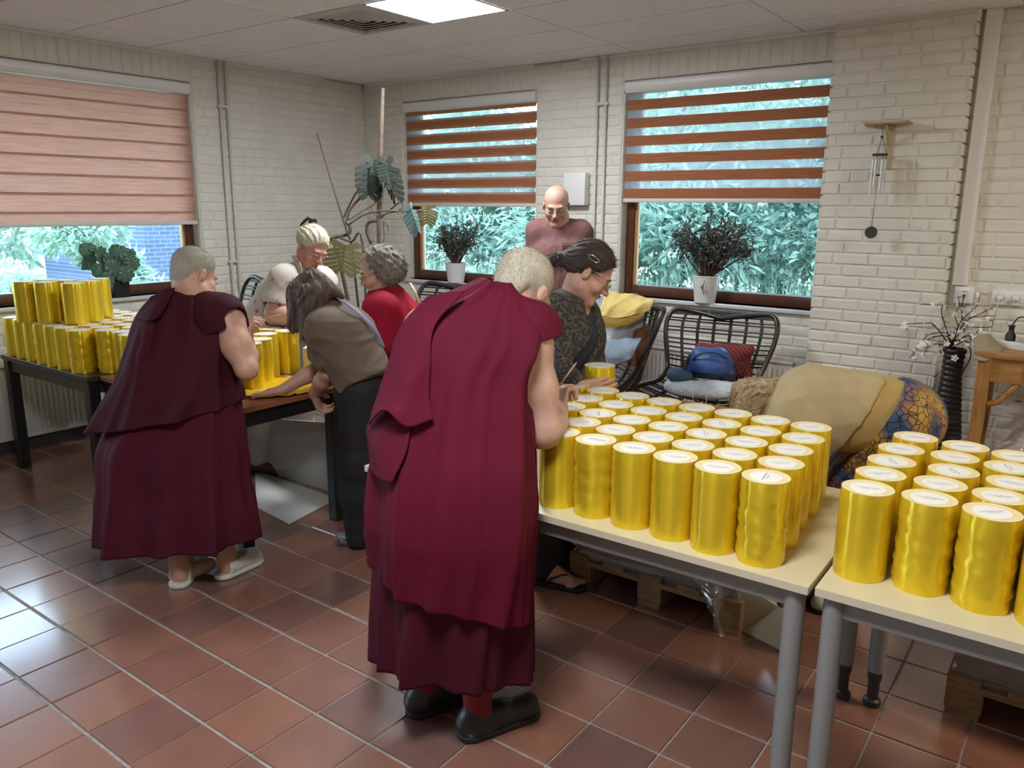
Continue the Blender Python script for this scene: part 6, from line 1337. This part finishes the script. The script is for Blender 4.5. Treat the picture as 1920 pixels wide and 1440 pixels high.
b1 = MB(); pts = spline([q+A(.02, -.07, .17), q+A(.03, -.10, .15), q+A(.02, -.10, .10), q+A(.035, -.10, .06)], 10); b1.tube(pts, .0025, 5); rs = np.random.RandomState(2); leaves(b1, pts[3:]+rs.randn(7, 3)*.004, rs.randn(7, 3)+A(0, -.6, 0), .035, .02, rs); b1.build('hanging_twig', m_jade, j1)
q = ata(855, 531, 1, .005); jade('smaller jade plant in a white pot on the sill nearest the corner', (q[0], .005, ZS+.001), .075, .094, .175, .25, .40, 9, 28)
# begonia with big round leaves
m_beg = leafmat('begonia_leaf', [(.05, .09, .07), (.075, .15, .10), (.12, .20, .15)], .12, .35); m_begs = mat('begonia_stem', (.14, .06, .05), .6)
bc = A(-.035, -2.50, ZS+.001); t = thing('begonia', 'dark round-leaved begonia in a square black pot on the left sill', 'plant', bc)
b1 = MB(); b1.box(bc+UP*.065, (.125, .125, .13), bev=.006); b1.build('pot', mat('black_pot', (.008, .008, .009), .45), t); MB().box(bc+UP*.1325, (.11, .11, .006)).build('soil', m_earth, t)
def roundleaf(c, n, up, r, cup=.07):
    ax = frame(up, n); b1 = MB(); k = 36; V = [c]
    for (f, dz) in ((.5, .05), (.85, .02), (1.0, -.06)):
        for j in range(k):
            a = j*2*pi/k; rr = r*f*(1+.06*sin(a*9)*(f > .9)-.22*max(0, cos(a+pi))**6); V.append(c+ax[0]*rr*sin(a)+ax[1]*rr*cos(a)+ax[2]*(dz-cup*f*f+.09*sin(a*9)*f)*r)
    F_ = [(0, 1+j, 1+(j+1) % k) for j in range(k)]+[(1+i*k+j, 1+(i+1)*k+j, 1+(i+1)*k+(j+1) % k, 1+i*k+(j+1) % k) for i in range(2) for j in range(k)]
    b1.add(np.array(V), F_); return b1
for k, (px, py, dx, r, nx, nz) in enumerate([(160, 487, -.10, .075, .5, .7), (165, 468, -.06, .06, .4, .8), (193, 478, .02, .075, .8, .5), (222, 472, .02, .065, .8, .5), (248, 493, .05, .06, .9, .3), (212, 500, .10, .07, .95, .2), (190, 508, .08, .065, .9, .3), (235, 512, .09, .07, .9, .2), (205, 520, .12, .06, .9, .1), (176, 474, -.08, .06, .3, .9), (228, 490, .0, .07, .7, .6), (205, 487, .05, .06, .8, .5), (240, 476, -.03, .055, .6, .7)]):
    p_ = ata(px, py, 0, -.03+dx); roundleaf(p_, unit(A(nx, -.45+.35*(k % 3), nz+.35*((k*7) % 3-1))), unit(A(0, .3*((k % 3)-1), -1)+.02), r).build('leaf', m_beg, t, smooth=True)
    MB().tube(spline([bc+UP*.13, (bc+UP*.13)*.5+p_*.5+UP*.03, p_], 8), .004, 6).build('stem', m_begs, t, smooth=True)
# monstera climbing two stakes in the corner
m_mon = leafmat('monstera_leaf', [(.014, .022, .016), (.024, .034, .024)], .05, .6); m_mony = leafmat('yellow_and_lit_monstera_leaf', [(.085, .068, .022), (.11, .09, .030)], .2, .4); m_monb = leafmat('young_monstera_leaf', [(.16, .30, .32), (.24, .38, .40)], .3, .4); m_mstem = mat('monstera_stem', (.085, .068, .050), .6, var=.2, vscale=15)  # m_mony: yellow of old leaves, and front light put into the big leaf's colour
mb_ = at(690, 700, 5.62)*A(1, 1, 0)
t = thing('monstera', 'leggy monstera tied to two stakes in the room corner', 'plant', mb_)
b1 = MB(); b1.lathe(mb_, [(.13, 0), (.165, .30), (.17, .31), (.155, .31), (.15, .28), (0, .28)], 28); b1.build('pot', m_pot, t, smooth=.7)
mp_ = lambda x, y, d=5.6: at(560+x/5.647, 230+y/5.647, d)
MB().tube([mb_+UP*.26, mp_(850, 1280), mp_(845, 1040), mp_(870, 300), at(718, 165, 5.55)], [.013, .013, .014, .017, .012], 8).build('stake', mat('weathered_stake', (.13, .095, .07), .85, var=.3, vscale=20), t, smooth=True)
MB().tube([mb_+UP*.26, mp_(560, 1290, 5.5), mp_(470, 1020, 5.5), mp_(195, 105, 5.5)], [.008, .008, .0075, .006], 7).build('bamboo_cane', mat('bamboo_cane', (.075, .055, .045), .6), t, smooth=True)
for k, (L, r) in enumerate([([(475, 1010), (560, 830), (700, 580)], .006), ([(500, 1060), (560, 900), (720, 730)], .009), ([(530, 1080), (700, 970), (900, 932), (1100, 940), (1310, 930)], .007), ([(870, 1010), (960, 930), (1080, 840), (1105, 890), (1080, 920)], .006), ([(490, 1040), (545, 1100), (540, 1160), (500, 1190), (380, 1215), (345, 1260), (420, 1400), (640, 1700)], .013), ([(440, 1220), (560, 1260), (680, 1300), (700, 1600)], .009), ([(770, 1280), (720, 1160), (740, 1060), (830, 1040), (860, 1010)], .011), ([(530, 1030), (640, 960), (760, 890), (890, 810)], .004), ([(870, 1000), (800, 960), (770, 880), (830, 850)], .004), ([(890, 1040), (940, 1080), (955, 1150)], .003), ([(880, 980), (960, 950), (1040, 935), (1170, 880)], .008), ([(900, 640), (890, 800), (860, 1000)], .006), ([(895, 1050), (905, 1200), (890, 1290)], .003)]):
    P = [mp_(x, y, 5.6-.08*(k % 3)) for x, y in L]
    if k in (4, 5): P[-1] = mb_+UP*.27
    MB().tube(spline(P, 16), r, 6).build('stem', m_mstem, t, smooth=True)
def monleaf(c, tip, nrm, width, fold=.0, lobes=6, droop=.1):
    """deeply cut leaf from the stalk point c to the tip"""
    c, tip = np.array(c), np.array(tip); y = unit(tip-c); L = np.linalg.norm(tip-c); x = unit(np.cross(y, nrm)); z = np.cross(x, y); b1 = MB(); N = lobes
    P = lambda u, v: c+y*(v*L)+x*(u*width*.5)+z*(-fold*abs(u)*width*.5-droop*L*(v*v))
    for s_ in (-1, 1):
        b1.add([P(0, -.0), P(s_*.45, -.16), P(s_*.80, -.06), P(s_*.5, .08), P(0, .10)], [(0, 1, 2, 3, 4)] if s_ > 0 else [(4, 3, 2, 1, 0)])
        for k in range(N):
            v0, v1 = .04+.9*k/N, .04+.9*(k+1)/N; wv = lambda v: (1-(max(v, 0)*.95)**2.2)**.5*1.0
            e0, e1 = v0+.20, v1+.175; u0, u1 = s_*wv(v0+.05), s_*wv(v1+.04)
            vs = [P(0, v0), P(s_*.10, v0+.015), P(s_*.42*abs(u0), v0+.085), P(u0*.98, e0), P(u0*1.02, (e0+e1)/2), P(u1*.98, e1), P(s_*.42*abs(u1), v1+.070), P(s_*.10, v1-.005), P(0, v1)]
            f = [(0, 1, 7, 8), (1, 2, 6, 7), (2, 3, 4, 5, 6)]; b1.add(vs, f if s_ > 0 else [q[::-1] for q in f])
    b1.tube([P(0, -.02), P(0, .5), P(0, .98)], [.004, .003, .001], 5); return b1
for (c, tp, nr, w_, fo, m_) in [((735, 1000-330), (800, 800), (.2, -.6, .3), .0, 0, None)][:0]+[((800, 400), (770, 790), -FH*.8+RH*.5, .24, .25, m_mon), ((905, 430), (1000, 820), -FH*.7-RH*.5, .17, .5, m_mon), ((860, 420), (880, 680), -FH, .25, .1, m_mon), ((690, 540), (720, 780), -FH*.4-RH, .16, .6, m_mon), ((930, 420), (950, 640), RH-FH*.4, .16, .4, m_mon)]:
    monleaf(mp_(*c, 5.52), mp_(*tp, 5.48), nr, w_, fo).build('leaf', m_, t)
monleaf(at(648, 460, 5.30), at(640, 512, 5.24), -FH+.1*UP, .30, .06, 6, .03).build('leaf', m_mony, t, label='yellow-green leaf with slits, front light put into its colour')
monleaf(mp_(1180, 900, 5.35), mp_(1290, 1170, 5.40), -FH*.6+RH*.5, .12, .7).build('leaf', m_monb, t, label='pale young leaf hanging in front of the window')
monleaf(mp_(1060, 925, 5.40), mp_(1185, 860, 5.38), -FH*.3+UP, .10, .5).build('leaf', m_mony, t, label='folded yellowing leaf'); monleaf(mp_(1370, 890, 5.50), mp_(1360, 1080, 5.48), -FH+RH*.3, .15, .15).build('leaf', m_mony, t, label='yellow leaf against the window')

# ------------------------------------------------------------------ on and around the chairs
m_fleece = mat('grey_blue_fleece', (.20, .26, .34), .95, var=.10, vscale=40, bump=.35, bscale=120); m_fleece2 = mat('pale_grey_fleece', (.36, .38, .42), .95, var=.1, vscale=40, bump=.3, bscale=120); m_yel = mat('yellow_fleece', (.62, .48, .17), .95, bump=.3, bscale=120); m_yel2 = mat('gold_knit', (.50, .33, .07), .95, bump=.5, bscale=200)
def pile(name, rows, m, label, cat, thick, amp, fr, seed): o = patch(name, rows, 36, 36, m, None, amp, fr, seed, thick); return tag(o, label, cat)
pile('blanket', [[(1104, 560, 4.86), (1150, 552, 4.88), (1205, 566, 4.86)], [(1100, 600, 4.78), (1150, 606, 4.76), (1206, 606, 4.78)], [(1100, 634, 4.70), (1150, 640, 4.68), (1206, 634, 4.74)], [(1100, 662, 4.62), (1140, 650, 4.62), (1196, 652, 4.70)]], m_fleece2, 'pale grey blanket draped over the back of the rattan chair, under the yellow one', 'blanket', .02, .045, 9, 5)
pile('blanket', [[(1098, 632, 4.62), (1145, 640, 4.62), (1204, 634, 4.68)], [(1098, 660, 4.54), (1150, 664, 4.52), (1194, 652, 4.58)], [(1105, 682, 4.46), (1138, 688, 4.46), (1180, 676, 4.52)]], m_fleece, 'grey-blue blanket heaped on the seat of the rattan chair', 'blanket', .03, .035, 10, 6)
pile('blanket', [[(1136, 550, 4.82), (1180, 551, 4.83), (1229, 562, 4.84)], [(1128, 572, 4.74), (1170, 576, 4.73), (1224, 570, 4.76)], [(1122, 592, 4.70), (1165, 596, 4.69), (1219, 582, 4.73)]], m_yel, 'yellow blanket folded on top of the chair with the blankets', 'blanket', .008, .03, 17, 7)
pile('towel', [[(1128, 594, 4.685), (1165, 598, 4.675), (1210, 586, 4.71)], [(1131, 604, 4.68), (1165, 606, 4.67), (1203, 594, 4.70)], [(1133, 614, 4.68), (1163, 612, 4.67), (1193, 602, 4.70)]], m_yel2, 'golden knitted cloth showing below the yellow blanket', 'cloth', .012, .006, 12, 8)
pile('chair_board', [[(1192, 618, 4.72), (1214, 610, 4.80)], [(1186, 655, 4.62), (1212, 650, 4.74)], [(1180, 684, 4.56), (1204, 686, 4.68)]], mat('rust_cushion', (.17, .065, .022), .8, bump=.1, bscale=40), 'rust-brown cushion showing beside the grey-blue blanket', 'cushion', .03, 0, 1, 1)
m_sheep = mat('blue_white_sheepskin', (.42, .50, .58), .95, var=.25, vscale=45, col2=(.66, .68, .70), bump=.5, bscale=60)
F = Field(.009); c = at(1318, 727, 4.98); ax = frame(unit(-FH*.9-RH*.35)); F.ell(c+UP*.005, (.235, .215, .042), ax, .02); F.ell(c+ax[0]*.08, (.16, .20, .040), ax, .04); F.ell(c-ax[0]*.08, (.16, .20, .040), ax, .04); F.post.append(creases(.006, 30, 2)); o = field_obj(F, 'seat_pad', m_sheep, base=c-UP*.04); tag(o, 'blue and white fleecy pad on the seat of the chair with the backpack', 'cushion')
m_stripe = bpy.data.materials.new('red_striped_weave'); m_stripe.use_nodes = True; q_t = m_stripe.node_tree; q_n = q_t.nodes; q_c = q_n.new('ShaderNodeTexCoord'); q_w = q_n.new('ShaderNodeTexWave'); q_w.inputs['Scale'].default_value = 16; q_w.inputs['Distortion'].default_value = .6; q_w.bands_direction = 'DIAGONAL'; q_r = q_n.new('ShaderNodeValToRGB'); q_r.color_ramp.elements[0].color = (.12, .012, .022, 1); q_r.color_ramp.elements[1].color = (.26, .05, .045, 1)
q_t.links.new(q_c.outputs['Object'], q_w.inputs[0]); q_t.links.new(q_w.outputs[0], q_r.inputs[0]); q_t.links.new(q_r.outputs[0], q_n['Principled BSDF'].inputs['Base Color']); q_n['Principled BSDF'].inputs['Roughness'].default_value = .9
F = Field(.009); c = at(1357, 676, 5.23); ax = frame(unit(-FH-.25*RH-.25*UP)); 
for sx in (-1, 1):
    for sz in (-1, 1): F.cap(c+ax[0]*sx*.155+ax[2]*sz*.085, c, .028, .062, .05); 
F.cap(c-ax[0]*.15+ax[2]*.08, c+ax[0]*.15+ax[2]*.08, .03, k=.05); F.cap(c-ax[0]*.15-ax[2]*.08, c+ax[0]*.15-ax[2]*.08, .03, k=.05); F.ell(c, (.175, .055, .105), ax, .04); o = field_obj(F, 'cushion', m_stripe, base=c-UP*.12); tag(o, 'red striped cushion leaning behind the blue backpack', 'cushion')
m_bpk = mat('blue_nylon', (.022, .075, .25), .5, var=.12, vscale=14, bump=.15, bscale=30); m_bpk2 = mat('navy_nylon', (.012, .018, .040), .55)
c = at(1332, 684, 5.06); ax = frame(unit(-FH*.9-.25*RH+.1*UP)); F = Field(.008); 
for (x, y, z, r) in ((-.115, 0, -.075, .05), (.125, 0, -.06, .05), (-.06, .0, .06, .048), (.075, 0, .065, .045)): F.ell(c+ax[0]*x+ax[1]*y+ax[2]*z, r, None, .06)
F.ell(c, (.145, .085, .105), ax, .05); F.ell(c+ax[1]*.055-ax[2]*.02, (.10, .05, .07), ax, .03); F.post.append(creases(.008, 22, 9)); bl = lambda V: (((V-c) @ ax[2]) < -.045).astype(int)
bp_ = field_obj(F, 'backpack', [m_bpk, m_bpk2], base=c-UP*.12, paint=bl); tag(bp_, 'blue backpack with navy base lying on the rattan chair', 'backpack')
Q = lambda x, y, z: c+ax[0]*x+ax[1]*y+ax[2]*z
MB().tube(spline([Q(-.10, .06, .05), Q(-.03, .10, .085), Q(.06, .10, .075), Q(.11, .06, .03)], 16), .005, 6).build('zip', m_bpk2, bp_, smooth=True); MB().tube(spline([Q(-.10, .03, -.09), Q(-.02, .12, -.11), Q(.10, .10, -.09), Q(.16, .04, -.03), Q(.13, .02, .06)], 20), .011, 6).build('shoulder_strap', m_bpk2, bp_, smooth=True); MB().tube(spline([Q(-.13, .0, -.0), Q(-.19, .01, .02), Q(-.20, .01, -.03), Q(-.15, .01, -.05)], 14), .006, 6).build('handle_loop', m_bpk2, bp_, smooth=True); MB().box(Q(.02, .125, -.09), (.03, .008, .02), ax, bev=.002).build('buckle', m_alu, bp_)
F = Field(.008); c = at(1268, 703, 5.0); F.ell(c, (.065, .05, .05), None, .02); F.ell(c+RH*.06-.01*UP, (.05, .04, .035), None, .03); o = field_obj(F, 'pouch', mat('teal_pouch', (.03, .07, .12), .7), base=c-UP*.05); tag(o, 'small dark teal pouch beside the backpack', 'pouch')

# ------------------------------------------------------------------ pallets, cartons, boards
m_pine = mat('pallet_pine', (.25, .145, .070), .75, var=.25, vscale=6, stretch=(2, 10, 10), bump=.15, bscale=40); m_pack = mat('wrapped_cardboard', (.17, .125, .085), .7, var=.2, vscale=8)
def film():
    m = bpy.data.materials.new('stretch_film'); m.use_nodes = True; t = m.node_tree; n = t.nodes; L = t.links; n.remove(n['Principled BSDF']); tr = n.new('ShaderNodeBsdfTransparent'); gl = n.new('ShaderNodeBsdfGlossy'); gl.inputs['Roughness'].default_value = .12; df = n.new('ShaderNodeBsdfDiffuse'); df.inputs[0].default_value = (.55, .55, .55, 1); m1 = n.new('ShaderNodeMixShader'); m2 = n.new('ShaderNodeMixShader'); lw = n.new('ShaderNodeLayerWeight'); lw.inputs[0].default_value = .35
    m1.inputs[0].default_value = .22; L.new(tr.outputs[0], m1.inputs[1]); L.new(df.outputs[0], m1.inputs[2]); L.new(lw.outputs['Facing'], m2.inputs[0]); L.new(m1.outputs[0], m2.inputs[1]); L.new(gl.outputs[0], m2.inputs[2]); L.new(m2.outputs[0], n['Material Output'].inputs[0]); return m
m_film = film()
def pallet(x0, x1, y0, y1, label, lh, seed, rot=0.0):
    rs = np.random.RandomState(seed); t = thing('pallet', label, 'pallet', ((x0+x1)/2, (y0+y1)/2, 0)); xm, ym = (x0+x1)/2, (y0+y1)/2
    for xx in (x0+.055, xm, x1-.055): MB().box((xx, ym, .011), (.10, y1-y0, .022)).build('runner_board', m_pine, t)
    for xx in (x0+.055, xm, x1-.055):
        for yy in (y0+.05, ym, y1-.05): MB().box((xx, yy, .061), (.11, .10, .078), bev=.003).build('block', m_pine, t)
    for yy in (y0+.05, ym, y1-.05): MB().box((xm, yy, .111), (x1-x0, .10, .022)).build('stringer_board', m_pine, t)
    for k in range(5): MB().box((x0+.05+(x1-x0-.1)*k/4, ym, .133), (.10, y1-y0, .022)).build('deck_board', m_pine, t)
    l = thing('wrapped_load', label.replace('wooden pallet', 'stack of flat cartons wrapped in film, on the pallet') , 'package', (xm, ym, .144))
    z = .1445; k = 0
    while z < .144+lh-.01: h = .028+.014*rs.rand(); MB().box((xm+rs.randn()*.004, ym+rs.randn()*.004, z+h/2), (x1-x0-.06, y1-y0-.06, h-.002)).build('carton_sheet', m_pack, l); z += h; k += 1
    n = 64; a = np.arange(n)*2*pi/n; G = []
    for zz in np.linspace(.11, z+.004, 22):
        cx = np.clip(np.cos(a)*1.5, -1, 1)*(x1-x0-.03)/2; cy = np.clip(np.sin(a)*1.5, -1, 1)*(y1-y0-.03)/2; w_ = .006*np.sin(zz*140+a*3+2*np.sin(a*5))+.004*np.sin(zz*320+a*7)
        G.append(np.stack([xm+cx*(1+w_/.4), ym+cy*(1+w_/.4), np.full(n, zz)+.004*np.sin(a*9+zz*50)], 1))
    b1 = MB(); b1.grid(np.array(G), closev=True); top = np.array(G)[-1]; b1.add(np.concatenate([top, [[xm, ym, z+.008]]]), [(j, (j+1) % n, n) for j in range(n)]); b1.build('stretch_film', m_film, l, smooth=True); return l
l1 = pallet(4.06, 4.86, -2.66, -1.86, 'wooden pallet under the big cream table', .20, 1)
P0 = at(1300, 1092, 2.93)
o = patch('film_tail', [[(1290, 1086, 2.97), (1330, 1080, 2.93), (1378, 1090, 2.90)], [(1315, 1105, 2.94), (1338, 1110, 2.89), (1368, 1118, 2.90)], [(1325, 1130, 2.92), (1338, 1135, 2.87), (1350, 1140, 2.90)], [(1338, 1160, 2.90), (1344, 1165, 2.86), (1352, 1166, 2.88)], [(1345, 1185, 2.87), (1350, 1192, 2.85), (1357, 1200, 2.86)]], 26, 34, m_film, l1, amp=.035, fr=30, seed=4, thick=.0)
pallet(5.59, 6.39, -2.70, -1.90, 'wooden pallet under the cut-off right table', .19, 2)
m_card = mat('brown_cardboard', (.33, .215, .11), .8, var=.06, vscale=8); m_cardw = mat('cream_cardboard', (.50, .42, .27), .75); m_cardg = mat('grey_white_cardboard', (.50, .50, .47), .7, var=.05, vscale=3)
def quad(P, m, name, par=None, base=None, th=.005):
    b1 = MB(); P = np.array(P); n = unit(np.cross(P[1]-P[0], P[2]-P[0]))*th/2; b1.add(np.concatenate([P-n, P+n]), [(3, 2, 1, 0), (4, 5, 6, 7), (0, 1, 5, 4), (1, 2, 6, 5), (2, 3, 7, 6), (3, 0, 4, 7)]); return b1.build(name, m, par, base=base)
t = thing('open_carton', 'open brown carton full of straw behind the satin rolls', 'carton', (4.50, -2.20, .355))
x0, x1, y0, y1, z0, z1 = 4.28, 4.74, -2.40, -2.02, .355, .755
for P in ([(x0, y0, z0), (x1, y0, z0), (x1, y0, z1), (x0, y0, z1)], [(x0, y1, z0), (x1, y1, z0), (x1, y1, z1), (x0, y1, z1)], [(x0, y0, z0), (x0, y1, z0), (x0, y1, z1), (x0, y0, z1)], [(x1, y0, z0), (x1, y1, z0), (x1, y1, z1), (x1, y0, z1)]): quad(P, m_card, 'side_panel', t)
quad([(x0, y0, z0), (x1, y0, z0), (x1, y1, z0), (x0, y1, z0)], m_card, 'base_panel', t); quad([(x0, y1, z1), (x1, y1, z1), (x1, y1+.08, z1-.04), (x0, y1+.08, z1-.04)], m_card, 'flap', t)
st = MB(); rs = np.random.RandomState(5)
for k in range(150): p_ = A(rs.uniform(x0, x1), rs.uniform(y0, y1), z1-.06+.03*rs.rand()); d = unit(rs.randn(3)+A(0, 0, .5))*(.04+.07*rs.rand()); st.tube([p_, p_+d*.5+rs.randn(3)*.012, p_+d], .0012, 3, caps=False)
st.build('straw', mat('straw', (.52, .42, .24), .8), t, kind='stuff')
t = thing('carton', 'opened cream carton lying on the floor beside the table leg', 'carton', atz(1430, 1190, 0))
a0, a1, a2, a3 = atz(1392, 1184, 0)+UP*.003, atz(1482, 1229, 0)+UP*.006, at(1486, 1132, 2.74), at(1460, 1118, 2.92)
quad([a0, a1, a1+(a2-a1)*.85, at(1458, 1138, 2.86)], m_cardw, 'flap', t); quad([a0, at(1458, 1138, 2.86), at(1446, 1085, 2.96), at(1379, 1085, 2.90)], m_cardw, 'side_panel', t); quad([a0, a0+FH*.30+UP*.0, at(1372, 1085, 3.2), at(1379, 1085, 2.90)], m_card, 'side_panel', t)
q = [atz(478, 883, 0), atz(632, 937, 0), atz(543, 985, 0), atz(481, 953, 0)]; o = quad([k+UP*.006 for k in q], m_cardg, 'cardboard_sheet', None, base=sum(q)/4); tag(o, 'grey-white cardboard sheet lying flat on the floor under the red-brown table', 'cardboard')
t = thing('leaning_carton', 'grey-white cardboard box leaning under the red-brown table', 'cardboard', atz(560, 905, 0)); b0, b1_, t0_, t1_ = atz(484, 884, 0)+.03*FH, atz(690, 960, 0)+.12*FH, at(512, 786, 4.72), at(700, 800, 4.05)
mA, mB = (b0*.32+t0_*.68), (b1_*.45+t1_*.55); quad([b0, b1_, mB, mA], m_cardg, 'panel', t); quad([mA, mB, t1_, t0_+.02*FH], m_cardg, 'panel', t)
c = at(600, 668, 4.35); b1 = MB(); b1.box(A(c[0], c[1], .82), (.16, .12, .155), frame(FH), bev=.004); o = b1.build('white_box', m_white, None, base=A(c[0], c[1], .742)); tag(o, 'small white box at the back of the red-brown table', 'box')
o = patch('plastic_sheet', [[(1868, 838, 3.9), (1895, 812, 4.0), (1930, 780, 4.1)], [(1880, 850, 3.8), (1910, 830, 3.8), (1950, 800, 3.9)], [(1890, 880, 3.7), (1930, 880, 3.7), (1980, 880, 3.7)]], 24, 24, m_film, None, .03, 14, 3, .0); tag(o, 'crumpled clear plastic sheet heaped by the console, at the photo edge', 'plastic sheet')
